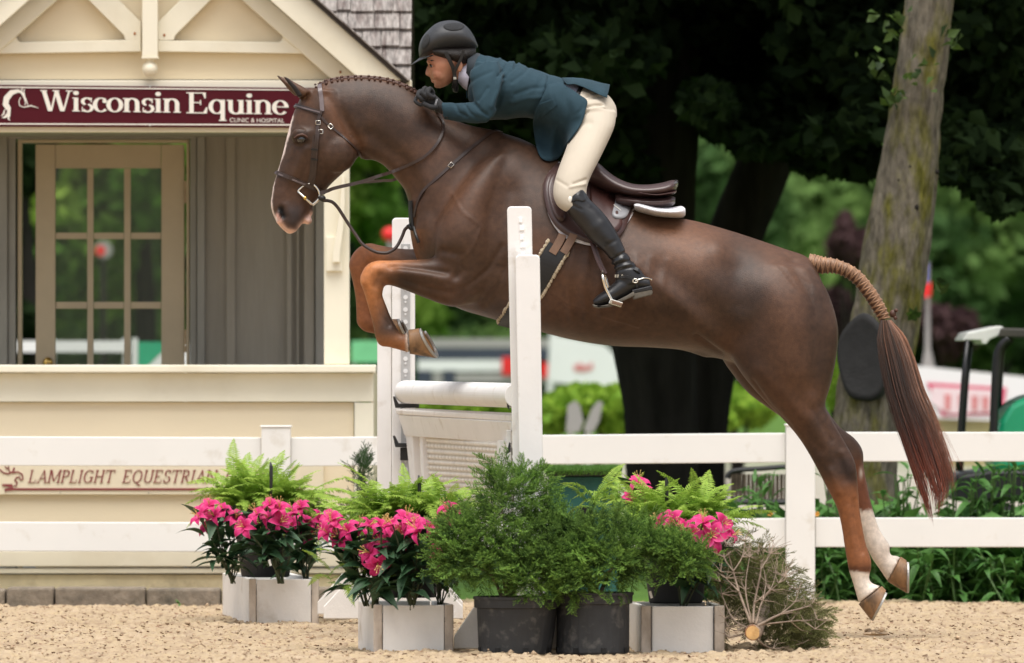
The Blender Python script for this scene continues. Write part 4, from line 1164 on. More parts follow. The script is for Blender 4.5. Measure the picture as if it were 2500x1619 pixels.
# red and white marker flags over the far ring, white rail and green panel seen through the kiosk door
t = thing('ring_marker', 'round red and white marker seen through the kiosk door', 'marker', P(252, 612, 44))
b = MB(); c = P(252, 610, 44); b.tube([c, c + Vector((0, .04, 0))], .075, 24); b.build('disc', M['greyboard'], t)
b = MB(); c = P(245, 612, 43.99); b.tube([c, c + Vector((0, .006, 0))], .045, 20); b.build('centre', M['red'], t)
b = MB(); b.tube([P(252, 636, 44.02), P(252, 1060, 44.02)], .025, 8); b.build('stem', M['darkbark'], t)
t = thing('red_marker', 'small red marker between the kiosk post and the far jump standard', 'marker', P(950, 572, 40))
b = MB(); c = P(952, 572, 40); b.ball(c, (.065, .05, .058), 14, 9); b.build('ball', M['red'], t, smooth=True)
b = MB(); b.tube([P(952, 586, 40), P(952, 1080, 40)], .02, 8); b.build('stem', M['greyboard'], t)
t = thing('far_rail', 'white ring rail seen low through the kiosk door', 'fence', P(160, 1000, 26))
b = MB(); b.pbox(-200, 832, 318, 860, 26, .04); b.build('rail', M['banner'], t)
b = MB(); [b.pbox(x, 826, x + 14, 1100, 26.04, .06) for x in (-120, 120, 300)]; b.build('post', M['banner'], t)
t = thing('green_jump_panel', 'green and white jump panel seen through the lowest right door pane', 'jump panel', P(360, 1000, 25))
b = MB(); b.pbox(322, 825, 336, 1110, 25, .06); b.build('post', M['banner'], t)
b = MB(); b.prism([(337, 835), (420, 835), (348, 905), (337, 905)], 25, .05); b.build('green_half', M['green'], t)
b = MB(); b.prism([(421, 836), (480, 836), (480, 1000), (337, 1000), (337, 906), (349, 906)], 25, .05); b.build('white_half', M['banner'], t)
t = thing('green_banner', 'pale green banner low between the kiosk post and the horse forelegs', 'banner', P(890, 860, 34))
b = MB(); b.pbox(858, 832, 945, 885, 34, .04); b.build('cloth', mat('pale_green', (.16, .52, .24), .5, .1), t)
b = MB(); [b.tube([P(x, 884, 34.05), P(x, 1130, 34.05)], .015, 6) for x in (864, 938)]; b.build('post', M['greyboard'], t)

# ================================================================== golf cart at the right edge
YG = 9.5
M['cartgreen'] = mat('cart_green', (.012, .34, .16), rough=.3, var=.05, coat=.5)
M['cartwhite'] = mat('cart_white', (.72, .72, .68), rough=.35, var=.05)
M['cartblack'] = mat('cart_black', (.012, .012, .013), rough=.35, var=.2)
M['tyre'] = mat('tyre', (.02, .02, .02), rough=.8, var=.3, bump=.4)
M['tan'] = mat('tan_vinyl', (.34, .27, .19), rough=.6, var=.1)
cart = thing('golf_cart', 'green golf cart with white roof front and black posts at the right edge', 'golf cart', P(2560, 1340, YG))
gzc = -.012
def X_(px): return P(px, 0, YG).x
def Z_(py): return P(0, py, YG).z
b = MB()
b.prism([(2350, 832), (2362, 812), (2440, 795), (2452, 800), (2444, 818), (2416, 830), (2408, 842), (2396, 840), (2396, 832)], YG - .5, .95)
b.build('roof_front', M['cartwhite'], cart, bevel=.012)
b = MB(); b.prism([(2444, 800), (2830, 812), (2830, 832), (2436, 824)], YG - .52, 1.0); b.build('roof', mat('roof_underside', (.05, .045, .035), .6, .2), cart, bevel=.01)
for yo, s in ((-.5, 0), (.4, 8)):
    b = MB(); b.tube([P(2362 + s, 832, YG + yo), P(2352 + s, 930, YG + yo), P(2342 + s, 1070, YG + yo), P(2338 + s, 1150, YG + yo)], .0125, 10); b.build('post', M['cartblack'], cart, smooth=True)
    b = MB(); b.tube(smooth_path([P(2462 + s, 826, YG + yo), P(2440 + s, 850, YG + yo), P(2432 + s, 900, YG + yo), P(2426 + s, 1040, YG + yo), P(2424 + s, 1110, YG + yo)], 5), .022, 10); b.build('post', M['cartblack'], cart, smooth=True)
    b = MB(); b.tube([P(2790 + s, 824, YG + yo), P(2800 + s, 1130, YG + yo)], .014, 8); b.build('post', M['cartblack'], cart, smooth=True)
b = MB()
b.prism([(2424, 1150), (2428, 1080), (2440, 1030), (2470, 985), (2520, 962), (2570, 970), (2580, 1150)], YG - .46, .9); b.build('cowl', M['cartgreen'], cart, bevel=.03)
b = MB(); b.prism([(2330, 1225), (2330, 1160), (2420, 1146), (2900, 1146), (2900, 1225)], YG - .47, .92); b.build('chassis', M['cartblack'], cart, bevel=.02)
b = MB(); b.prism([(2640, 1145), (2640, 1080), (2740, 1075), (2780, 960), (2805, 960), (2780, 1145)], YG - .44, .86); b.build('seat', M['tan'], cart, bevel=.02)
b = MB(); cw = P(2462, 1020, YG - .2); tt = 2 * PI / 24
ring = [cw + Vector((.085 * math.cos(k * tt) , .17 * math.sin(k * tt), .045 * math.cos(k * tt) )) for k in range(25)]
b.tube(ring, .011, 8, False); b.build('steering_wheel', M['cartblack'], cart, smooth=True)
b = MB(); b.tube([cw, cw + Vector((.13, 0, -.25))], .018, 8); b.tube([ring[0], cw], .009, 6); b.tube([ring[9], cw], .009, 6); b.tube([ring[15], cw], .009, 6); b.build('steering_column', M['cartblack'], cart)
for x in (2420, 2800):
    for yo in (-.46, .30):
        b = MB(); c = Vector((X_(x), YG + yo, .20)); b.tube([c, c + Vector((0, .02, 0)), c + Vector((0, .14, 0)), c + Vector((0, .16, 0))], [.19, .215, .215, .19], 28)
        wh = b.build('wheel', M['tyre'], cart, smooth=False, bevel=.006)
        b = MB(); b.tube([c + Vector((0, -.006, 0)), c + Vector((0, .01, 0))], .11, 20); b.build('rim', M['cartwhite'], wh)
# brown slatted bench half hidden by plants behind the fence
bench = thing('slatted_crate', 'brown slatted seat with black rim behind the plants left of the fence post', 'seat', P(1850, 1300, 8.0))
for k in range(16):
    b = MB(); b.pbox(1784 + k * 10, 1158, 1792 + k * 10, 1222, 8.0, .03); b.build('slat', mat('brown_slats', (.12, .085, .06), .8, .3, 20) if k == 0 else bpy.data.materials['brown_slats'], bench)
b = MB(); b.tube(smooth_path([P(1776, 1168, 7.97), P(1790, 1150, 7.97), P(1860, 1144, 7.97), P(1940, 1138, 7.97)], 4), .012, 8); b.tube([P(1780, 1226, 7.97), P(1950, 1226, 7.97)], .015, 8); b.build('rim', M['black'], bench)
b = MB(); [b.tube([P(x, 1226, 8), P(x, 1440, 8)], .012, 8) for x in (1790, 1935)]; b.build('leg', M['black'], bench)
# ================================================================== ferns
M['fern'] = mat('fern_green', (.15, .30, .03), rough=.6, var=.2, scale=14, col2=(.42, .56, .10), attr='tint', translucent=.35, spec=.25)
M['potblack'] = mat('black_pot', (.030, .031, .033), rough=.6, var=.3, scale=8, col2=(.16, .15, .135), c2scale=18, c2lo=.54, c2hi=.80, bump=.15, bscale=40)
M['potinner'] = mat('fern_pot', (.008, .008, .008), rough=.6, var=.2)
M['soil'] = mat('potting_soil', (.03, .022, .016), rough=.95, var=.4, scale=60, bump=1)
def frond_mesh(seed, bend, L=1.0):
    r = random.Random(seed); n = 30; pts = []
    for i in range(n + 1):
        t = i / n
        pts.append(Vector((L * (t * math.cos(.25) - .10 * bend * t * t), .05 * math.sin(t * 3 + seed) * t, L * (t * (.95 - .25 * bend) - (.35 + .45 * bend) * t * t))))
    v = []; f = []; tint = []
    for i in range(n):
        a = pts[i]; b2 = pts[i + 1]; w = .006 * (1 - i / n) + .002; k = len(v)
        v += [a + Vector((0, -w, 0)), a + Vector((0, w, 0)), b2 + Vector((0, w * .9, 0)), b2 + Vector((0, -w * .9, 0))]; f.append((k, k + 1, k + 2, k + 3)); tint += [.3] * 4
    for i in range(2, n):
        t = i / n; p = pts[i]; d = (pts[min(i + 1, n)] - pts[i - 1]).normalized()
        up = Vector((0, 1, 0)).cross(d).normalized(); up = -up if up.z < 0 else up
        ll = .135 * (math.sin(PI * min(1, (t * .93 + .09))) ** .7) * r.uniform(.85, 1.1)
        for s in (-1, 1):
            sd = (Vector((0, s, 0)) + d * .35 + up * r.uniform(-.25, .25)).normalized()
            k = len(v); w = d * .017; tip = p + sd * ll - up * ll * .2
            m1 = p + sd * ll * .45 + up * .006
            v += [p - w * .4, p + w * .6, m1 + w, tip, m1 - w * .8]; f += [(k, k + 1, k + 2), (k, k + 2, k + 4), (k + 4, k + 2, k + 3)]
            tn = min(1, max(0, t * .75 + r.uniform(-.1, .25))); tint += [tn] * 5
    me = bpy.data.meshes.new('frond'); me.from_pydata([tuple(q) for q in v], [], f); me.update()
    set_attr(me, 'tint', tint); me.materials.append(M['fern']); return me
FRONDS = [frond_mesh(i, b) for i, b in enumerate((.1, .4, .7, .9, 1.15, .55))]
def black_pot(parent, c, rb, rt_, h, m=None, name='pot', rim=.012):
    b = MB(); b.lathe(c, [(rb * .2, 0), (rb * .96, 0), (rb, .006), (rt_, h - .03), (rt_ + rim, h - .028), (rt_ + rim, h), (rt_ - .004, h), (rt_ - .008, h - .03), (rb * .2, h - .035)], 40)
    return b.build(name, m or M['potblack'], parent, smooth=False, bevel=.001)
def fern(label, cx, cy, Y, n, lmin, lmax, seed, potpx=None, spread=1.0, front=0.0):
    r = random.Random(seed); c = P(cx, cy, Y)
    t = thing('fern', label, 'fern', c, 'potted ferns')
    if potpx:
        h = .30; black_pot(t, c - Vector((0, 0, h + .015)), .105, .14, h, M['potinner'])
    for k in range(n):
        o = bpy.data.objects.new('frond', FRONDS[r.randrange(len(FRONDS))]); COL.objects.link(o)
        az = 2 * PI * (k * .618) + r.uniform(-.3, .3); el = r.uniform(-.45, .95) * (1 if r.random() < .8 else 1.25)
        L = r.uniform(lmin, lmax)
        set_parent(o, t)
        o.matrix_basis = Matrix.Translation(c + Vector((r.uniform(-.14, .14), r.uniform(-.06, .06), r.uniform(-.04, .01)))) @ Euler((r.uniform(-.4, .4), -el * .75 + .12, az)).to_matrix().to_4x4() @ Matrix.Diagonal((L * spread, L, L, 1))
    return t
fern('bushy light green fern above the pink lilies in the left planter box', 648, 1232, 2.8, 290, .15, .31, 1, True, 1.0)
fern('light green fern behind the pink lilies of the middle planter box', 1000, 1262, -1.55, 250, .15, .28, 2, True, 1.1)
fern('light green fern above the pink lilies at the right end of the jump', 1650, 1276, -1.5, 170, .16, .31, 3, True, 1.0)
fern('small fern trailing over the left edge of the middle planter box', 880, 1400, -1.75, 18, .13, .20, 4)
fern('dark leafy fern in shade behind the left planter box', 800, 1290, 2.9, 60, .16, .28, 5)
fern('small fern peeping out left of the pink lilies on top beside the green box', 1520, 1230, -1.2, 34, .12, .22, 6)

# ================================================================== artificial lilies
M['petal'] = mat('lily_petal', (.60, .008, .13), rough=.5, var=.15, scale=30, col2=(.80, .10, .34), attr='edge', translucent=.25, spec=.3)
M['stamen'] = mat('lily_stamen', (.70, .50, .18), rough=.5, var=.1)
M['lilyleaf'] = mat('lily_leaf', (.018, .055, .022), rough=.5, var=.25, scale=20, col2=(.05, .115, .045), attr='tint', translucent=.1)
M['lilystem'] = mat('lily_stem', (.045, .06, .025), rough=.6, var=.2)
M['tagwhite'] = mat('white_tag', (.75, .75, .72), rough=.5, var=.02)
def petal_mesh(seed, wf):
    nu, nv = 7, 5; v = []; e = []; r = random.Random(seed)
    cv = r.uniform(.75, 1.1)
    for i in range(nu):
        u = i / (nu - 1)
        x = .96 * u - .10 * u ** 4; z = .62 * u - .78 * cv * u ** 3 + .02
        w = wf * math.sin(PI * (u ** .75 * .94 + .05)) ** .85
        for j in range(nv):
            s = (j / (nv - 1) - .5) * 2
            v.append((x, s * w, z + .10 * s * s * (1 - u) - .05 * abs(s) * u - .03 * (1 - abs(s)))); e.append(min(1, abs(s) ** 2 * .75 + (.25 if abs(s) < .1 else 0)))
    f = [(i * nv + j, i * nv + j + 1, (i + 1) * nv + j + 1, (i + 1) * nv + j) for i in range(nu - 1) for j in range(nv - 1)]
    me = bpy.data.meshes.new('petal'); me.from_pydata(v, [], f); me.polygons.foreach_set('use_smooth', [True] * len(f)); me.update()
    set_attr(me, 'edge', e); me.materials.append(M['petal']); return me
PETALS = [petal_mesh(1, .27), petal_mesh(2, .24), petal_mesh(3, .30)]
def stamen_mesh():
    b = MB()
    for k in range(6):
        a = 2 * PI * k / 6; tip = Vector((math.cos(a) * .26, math.sin(a) * .26, .92 + .05 * (k % 2)))
        b.tube([(0, 0, 0), Vector((math.cos(a) * .06, math.sin(a) * .06, .5)), tip], .017, 4)
        b.ball(tip, (.035, .035, .06), 6, 4)
    me = b.mesh('stamens'); me.materials.append(M['stamen']); return me
STAMEN = stamen_mesh()
def leaf_mesh(seed, w, droop, nu=7):
    v = []; f = []; tint = []
    for i in range(nu):
        u = i / (nu - 1); ww = w * math.sin(PI * (u ** .8 * .97 + .02)) ** .9
        x = u; z = .25 * u - droop * u * u
        v += [(x, -ww, z + ww * .35), (x, 0, z), (x, ww, z + ww * .35)]; tint += [.6, .15, .6]
    for i in range(nu - 1):
        a = i * 3; f += [(a, a + 1, a + 4, a + 3), (a + 1, a + 2, a + 5, a + 4)]
    me = bpy.data.meshes.new('leaf'); me.from_pydata(v, [], f); me.polygons.foreach_set('use_smooth', [True] * len(f)); me.update()
    set_attr(me, 'tint', tint); return me
LILYLEAF = [leaf_mesh(i, w, d) for i, (w, d) in enumerate(((.17, .5), (.22, .35), (.14, .7), (.2, .9)))]
for me in LILYLEAF: me.materials.append(M['lilyleaf'])
def place(mesh, name, parent, mw):
    o = bpy.data.objects.new(name, mesh); COL.objects.link(o); set_parent(o, parent); o.matrix_basis = mw
    return o
def lily_bunch(label, base, Y, flowers, seed, nleaf=14, has_tag=None):
    r = random.Random(seed); c = P(*base, Y); t = thing('lily_bunch', label, 'flowers', c, 'bunches of pink lilies')
    sm = MB()
    for i, (x, y, sc, ax) in enumerate(flowers):
        q = P(x, y, Y - .04 + r.uniform(-.07, .05))
        mid = c.lerp(q, .5) + Vector((r.uniform(-.01, .01), r.uniform(-.02, .02), .02))
        sm.tube(smooth_path([c + Vector((r.uniform(-.012, .012), r.uniform(-.012, .012), 0)), mid, q], 4), .0035, 5)
        fl = sub_empty('flower', t)
        axis = Vector(ax).normalized() if ax else Vector((r.uniform(-.8, .8), -r.uniform(.25, .9), r.uniform(.15, .9))).normalized()
        rot = axis.to_track_quat('Z', 'Y').to_matrix().to_4x4()
        for k in range(6):
            op = .0 if k % 2 else .18
            m = Matrix.Translation(q) @ rot @ Matrix.Rotation(k * PI / 3 + r.uniform(-.12, .12), 4, 'Z') @ Matrix.Rotation(-op * .6 + r.uniform(-.25, .15), 4, 'Y') @ Matrix.Scale(.060 * sc * r.uniform(.9, 1.1), 4)
            place(PETALS[(i + k) % 3], 'petal', fl, m)
        place(STAMEN, 'stamens', fl, Matrix.Translation(q) @ rot @ Matrix.Scale(.056 * sc, 4))
    for k in range(4):
        a = r.uniform(0, 6.28)
        sm.tube([c, c + Vector((math.cos(a) * .05, math.sin(a) * .04, .12))], .003, 5)
    sm.build('stem', M['lilystem'], t)
    for k in range(nleaf * 3):
        x, y, sc, ax = flowers[r.randrange(len(flowers))]; q = P(x, y, Y)
        p = c.lerp(q, r.uniform(.2, .85)) + Vector((r.uniform(-.03, .03), r.uniform(-.05, .03), r.uniform(-.02, .01)))
        az = r.uniform(0, 2 * PI) if r.random() < .4 else -PI / 2 + r.uniform(-1.5, 1.5)
        place(LILYLEAF[r.randrange(4)], 'leaf', t, Matrix.Translation(p) @ Euler((r.uniform(-.5, .5), r.uniform(-1.0, .15), az)).to_matrix().to_4x4() @ Matrix.Scale(r.uniform(.085, .15), 4))
    if has_tag:
        b = MB(); q = P(*has_tag, Y - .09); b.obox(q, (.0045, 0, .002), (0, .0006, 0), (-.004, 0, .013)); b.build('price_tag', M['tagwhite'], t)
    return t
F = lambda *a: [(x, y, s, None) for x, y, s in a]
lily_bunch('pink lilies on the left of the left planter box', (568, 1425), 2.35, F((511, 1236, 1.0), (489, 1266, .95), (508, 1290, .9), (546, 1248, 1.0), (574, 1268, 1.1), (524, 1262, .9), (497, 1248, .9)), 1, 18)
lily_bunch('pink lilies at the front centre of the left planter box with white tag', (686, 1425), 2.3, F((630, 1301, 1.1), (630, 1258, 1.05), (683, 1244, 1.1), (683, 1276, 1.1), (597, 1288, 1.05), (655, 1268, 1.0), (660, 1234, .9)), 2, 18, (659, 1374))
lily_bunch('pink lilies on the right of the left planter box', (745, 1425), 2.5, F((723, 1257, 1.1), (749, 1280, 1.05), (745, 1311, 1.05), (776, 1268, 1.0), (715, 1284, 1.0), (735, 1240, .9)), 3, 14)
lily_bunch('pink lilies leaning out left of the middle planter box', (895, 1480), -1.75, F((808, 1268, 1.0), (800, 1303, 1.0), (834, 1316, 1.05), (872, 1290, 1.0), (822, 1286, .9), (851, 1298, .9)), 4, 16)
lily_bunch('large pink lilies drooping at the front left of the middle planter box', (915, 1485), -1.85, [(898, 1286, 1.0, None), (931, 1290, 1.1, None), (936, 1330, 1.25, (-.25, -.8, .35)), (904, 1350, 1.1, (-.5, -.7, .2)), (921, 1374, 1.1, (.1, -.8, -.4)), (948, 1300, 1.0, None)], 5, 14)
lily_bunch('pink lilies at the front centre of the middle planter box with white tag', (1005, 1490), -1.88, F((989, 1268, 1.1), (979, 1303, 1.05), (1022, 1300, 1.15), (1046, 1289, 1.05), (1000, 1320, 1.1), (960, 1284, 1.0), (1010, 1280, 1.0)), 6, 20, (1031, 1447))
lily_bunch('pink lily sprays half hidden by the left juniper', (1075, 1485), -1.7, F((1093, 1246, .95), (1112, 1268, .85), (1070, 1368, .9), (1062, 1340, .8)), 7, 10)
lily_bunch('open pink lilies in the right planter box with white tag', (1665, 1490), -1.85, [(1616, 1280, 1.0, (-.7, -.3, .6)), (1642, 1277, 1.1, None), (1671, 1294, 1.1, None), (1688, 1304, 1.0, None), (1716, 1280, 1.1, (.0, -.5, .9)), (1736, 1312, 1.45, (.1, -.95, .22)), (1763, 1280, .95, None), (1784, 1308, .8, (.8, -.3, .3))], 8, 20, (1589, 1452))
lily_bunch('pink lilies standing on top between green box and right fern', (1570, 1330), -1.3, [(1559, 1182, 1.05, (0, -.6, .8)), (1569, 1208, 1.0, None), (1535, 1216, .6, None), (1597, 1213, .7, None)], 9, 5)
# thin black sticks poking out of the ferns
for lab, x, y0, y1, Y in (('thin black stick standing in the left fern', 660, 1128, 1300, 2.6), ('thin black stick standing in the middle fern', 1022, 1160, 1330, -1.6), ('thin black stick standing in the right fern', 1626, 1165, 1330, -1.5)):
    b = MB(); b.tube([P(x, y0, Y), P(x + 2, y0 + 12, Y), P(x + 1, y1, Y)], [.003, .008, .005], 8); tag(b.build('plant_stick', M['black'], smooth=True), lab, 'stick', 'black plant sticks')

# ================================================================== potted junipers: feathery sprays
def spray_template(seed, droop=.12):
    r = np.random.default_rng(seed); V = []; T = []
    def needle(p, d, L, w, t):
        side = np.cross(d, r.normal(size=3)); side /= np.linalg.norm(side) + 1e-9
        V.extend([p - side * w, p + side * w, p + d * L]); T.extend([t, t, min(1, t + .25)])
    ax = lambda u: np.array([u, .04 * math.sin(5 * u + seed), .16 * u - droop * u * u])
    for i in range(10):
        u0, u1 = i / 10, (i + 1) / 10; a, b = ax(u0), ax(u1); w = .010 * (1 - u0) + .003
        V.extend([a - [0, w, 0], a + [0, w, 0], b]); T.extend([.0, .0, .0])
    for i in range(17):
        u = .10 + .9 * i / 17; p = ax(u); s = 1 if i % 2 else -1
        ll = .40 * (1 - u * .62) * r.uniform(.7, 1.15)
        d = np.array([.80, s * .62, r.normal() * .32]); d /= np.linalg.norm(d)
        for j in range(9):
            q = p + d * ll * (j + .5) / 9 + np.array([0, 0, .02 * (j / 9) ** 2])
            for s2 in (-1, 1):
                dd = d + np.array([-d[1], d[0], 0]) * s2 * .75 + r.normal(size=3) * .25; dd /= np.linalg.norm(dd)
                needle(q, dd, .066 * r.uniform(.6, 1.2), .0125, .30 * u + .55 * j / 9)
    return np.array(V), np.array(T)
SPRAYS = [spray_template(s, d) for s, d in ((1, .1), (2, .25), (3, .0), (4, .4))]
def spray_mass(name, places, m, parent, rng, tint_shift=0.0):
    Vs = []; Ts = []
    for p, d, L, roll in places:
        V, T = SPRAYS[rng.integers(4)]
        d = Vector(d).normalized(); rot = d.to_track_quat('X', 'Z').to_matrix() @ Matrix.Rotation(roll, 3, 'X')
        Rm = np.array(rot); Vs.append(V @ Rm.T * L + np.array(p)[None]); Ts.append(np.clip(T + rng.normal() * .12 + tint_shift, 0, 1))
    V = np.concatenate(Vs); f = np.arange(len(V)).reshape(-1, 3)
    me = fast_mesh(name, V, f); set_attr(me, 'tint', np.concatenate(Ts))
    return tag(link(name, me, m, parent), kind='stuff')
M['juniper'] = mat('juniper_green', (.022, .064, .016), rough=.7, var=.4, scale=5, col2=(.23, .39, .075), attr='tint', translucent=.25, spec=.2)
M['drybrush'] = mat('dry_juniper', (.085, .082, .034), rough=.8, var=.3, scale=7, col2=(.21, .225, .085), attr='tint', translucent=.2, spec=.1)
M['twig'] = mat('grey_twig', (.25, .185, .135), rough=.85, var=.35, scale=30)
M['cutwood'] = mat('cut_wood', (.60, .36, .14), rough=.7, var=.25, scale=22, col2=(.30, .12, .03), c2scale=14, c2lo=.55, c2hi=.75)
def juniper(label, cx, cy, Y, lobes, n, seed, pot):
    rng = np.random.default_rng(seed); c = P(cx, cy, Y); t = thing('potted_juniper', label, 'potted juniper', P(cx, 1590, Y), 'potted junipers')
    px0, px1, pyt, pb0, pb1, tl = pot
    s = (D0 + Y) / FPX; pc = P((pb0 + pb1) / 2, 1596, Y)
    ptop = P((px0 + px1) / 2, pyt, Y); h = ptop.z - pc.z
    pm = MB(); pm.lathe((0, 0, 0), [(.03, 0), ((pb1 - pb0) / 2 * s - .004, 0), ((pb1 - pb0) / 2 * s, .008), ((px1 - px0) / 2 * s - .014, h - .045), ((px1 - px0) / 2 * s - .003, h - .042), ((px1 - px0) / 2 * s - .002, h - .012), ((px1 - px0) / 2 * s + .002, h - .010), ((px1 - px0) / 2 * s + .002, h), ((px1 - px0) / 2 * s - .008, h), ((px1 - px0) / 2 * s - .016, h - .04), (.03, h - .05)], 48)
    # shallow vertical flutes
    vv = []
    for (x, y, z) in pm.v:
        a = math.atan2(y, x); k = 1 + .006 * math.sin(a * 22) if z < h - .05 else 1
        vv.append(tuple(Vector((x * k + tl * z, y * k, z)) + pc))
    pm.v = vv
    po = pm.build('pot', M['potblack'], t, smooth=False)
    for a in np.linspace(0, 2 * PI, 9)[:-1]:
        r0 = (pb1 - pb0) / 2 * s
        b = MB(); b.box(-.010, .010, -.004, .006, 0, .02); b.v = [tuple(pc + Matrix.Rotation(a + .3, 3, 'Z') @ (Vector(q) + Vector((0, -r0 - .001, .006)))) for q in b.v]; b.build('drain_slot', M['potinner'], po)
    trunk = MB(); places = []
    for k in range(n):
        lx, ly, lr, lY = lobes[rng.integers(len(lobes))]
        d = rng.normal(size=3); d[2] = d[2] * .8 + .15; d /= np.linalg.norm(d)
        d[1] -= .15
        rr = lr * s * (.25 + .72 * rng.random() ** .6)
        p = np.array(P(lx, ly, Y + lY)) + d * rr * np.array([1, 1.0, .85])
        L = rng.uniform(.06, .12)
        places.append((p, d + rng.normal(size=3) * .35 + np.array([0, -.1, .25]), L, rng.uniform(-.8, .8)))
    for k in range(80):
        lx, ly, lr, lY = lobes[rng.integers(len(lobes))]
        if lx > 1500: continue
        d = np.array([rng.normal() * .8, -.3 + rng.normal() * .4, .75 + rng.normal() * .45]); d /= np.linalg.norm(d)
        places.append((np.array(P(lx, ly, Y + lY)) + d * lr * s * .8 * np.array([1, 1, .9]), d, rng.uniform(.09, .145), rng.uniform(-.8, .8)))
    spray_mass('foliage', places, M['juniper'], t, rng)
    for k in range(9):
        lx, ly, lr, lY = lobes[k % len(lobes)]
        trunk.tube(smooth_path([ptop + Vector((rng.uniform(-.03, .03), 0, -.03)), ptop.lerp(P(lx, ly, Y + lY), .5) + Vector((0, 0, .02)), P(lx, ly, Y + lY)], 4), [.008, .007, .006, .005, .004, .003, .003, .003, .002], 5)
    trunk.build('stem', M['twig'], t)
    return t
juniper('feathery green juniper in the left one of the two big black nursery pots', 1245, 1330, -2.0,
        [(1255, 1200, 62, .1), (1290, 1215, 48, .12), (1225, 1230, 50, .0), (1190, 1310, 78, -.05), (1250, 1310, 95, 0), (1140, 1335, 56, -.05), (1150, 1378, 56, -.08), (1240, 1378, 76, -.1), (1310, 1350, 80, 0), (1115, 1300, 36, 0), (1325, 1300, 40, .1), (1330, 1395, 50, -.08), (1110, 1375, 36, -.05), (1300, 1395, 50, -.1), (1290, 1430, 30, -.16)], 1150, 11, (1137, 1352, 1456, 1168, 1346, .05))
juniper('feathery green juniper in the right one of the two big black nursery pots', 1450, 1360, -1.98,
        [(1420, 1330, 52, 0), (1470, 1332, 58, 0), (1395, 1340, 80, -.05), (1480, 1360, 90, -.05), (1545, 1340, 62, 0), (1560, 1310, 42, .1), (1420, 1388, 56, -.1), (1500, 1388, 50, -.1), (1372, 1318, 40, .05), (1600, 1340, 44, -.05), (1640, 1360, 38, -.06), (1685, 1372, 30, -.07), (1375, 1400, 38, -.1), (1400, 1425, 28, -.16)], 950, 12, (1352, 1547, 1446, 1358, 1536, .01))
# taller wisps of the left juniper
# small dark conifer behind the far standard
tcf = thing('conifer', 'small dark green conifer between the left fern and the far jump standard', 'conifer', P(885, 1480, 3.4))
rng = np.random.default_rng(5); pl = []
for k in range(150):
    h = rng.random(); q = P(888 + rng.normal() * 26 * (1 - h * .6), 1390 - 260 * h + rng.normal() * 10, 3.4 + rng.normal() * .08); pl.append((list(q), (rng.normal() * .5, rng.normal() * .5, .9), .09, 0))
spray_mass('foliage', pl, mat('dark_conifer', (.016, .042, .014), .7, .3, 6, col2=(.06, .12, .035), attr='tint', spec=.1), tcf, rng)
b = MB(); b.tube([P(886, 1500, 3.4), P(888, 1140, 3.4)], [.015, .005], 8); b.build('trunk', M['twig'], tcf)

# ================================================================== cut and dried evergreen lying on the sand
cut = thing('cut_evergreen', 'cut dried evergreen lying with its pale sawn trunk end towards the camera', 'cut tree', P(1838, 1575, -1.9))
cE = P(1838, 1545, -2.15)
b = MB(); b.tube([cE, cE + Vector((.01, .12, .0)), cE + Vector((.05, .5, .06)), cE + Vector((.10, 1.0, .12))], [.030, .031, .024, .012], 16); tk = b.build('trunk', M['twig'], cut, smooth=True)
b = MB(); v = [cE + Vector((0, -.003, 0))] + [cE + Vector((.0265 * math.cos(a), -.002, .0265 * math.sin(a))) for a in np.linspace(0, 2 * PI, 25)[:-1]]; b.add(v, [(0, 1 + k, 1 + (k + 1) % 24) for k in range(24)]); b.build('sawn_end', M['cutwood'], tk)
b = MB(); b.tube([cE + Vector((0, -.001, 0)), cE + Vector((0, .012, 0))], [.0295, .031], 20); b.build('bark_ring', mat('red_bark', (.30, .14, .07), .9, .3, 40), tk)
brp = [([(1833, 1522), (1804, 1444), (1790, 1395), (1772, 1330), (1766, 1300)], .009), ([(1839, 1522), (1842, 1472), (1858, 1390), (1850, 1350)], .009), ([(1846, 1524), (1862, 1466), (1900, 1424), (1914, 1408)], .007),
       ([(1850, 1528), (1905, 1500), (1968, 1482), (1985, 1470)], .009), ([(1852, 1526), (1930, 1517), (1996, 1513)], .006), ([(1828, 1534), (1790, 1512), (1762, 1450), (1758, 1420)], .006),
       ([(1820, 1546), (1782, 1556), (1768, 1540), (1772, 1510)], .005), ([(1848, 1562), (1888, 1584), (1960, 1570)], .006), ([(1836, 1522), (1820, 1440), (1830, 1360)], .006), ([(1804, 1444), (1772, 1412), (1760, 1396)], .005),
       ([(1842, 1472), (1880, 1440), (1895, 1400)], .005), ([(1862, 1466), (1870, 1420), (1862, 1380)], .004), ([(1905, 1500), (1940, 1470), (1950, 1440)], .004), ([(1790, 1395), (1812, 1360), (1818, 1320)], .0045),
       ([(1790, 1395), (1768, 1360), (1772, 1326)], .004), ([(1830, 1530), (1800, 1540), (1776, 1528), (1764, 1490)], .004), ([(1858, 1390), (1880, 1352)], .004), ([(1930, 1517), (1960, 1540), (1990, 1536)], .003)]
rr = random.Random(17)
b = MB()
for pts, r0 in brp:
    q = [P(x, y, -2.1 + .35 * i / len(pts) + rr.uniform(-.04, .04)) for i, (x, y) in enumerate(pts)]
    q = smooth_path(q, 4); b.tube(q, [r0 * .66 * (1 - .75 * i / len(q)) for i in range(len(q))], 6)
b.build('branch', M['twig'], cut, smooth=True)
tw = MB()
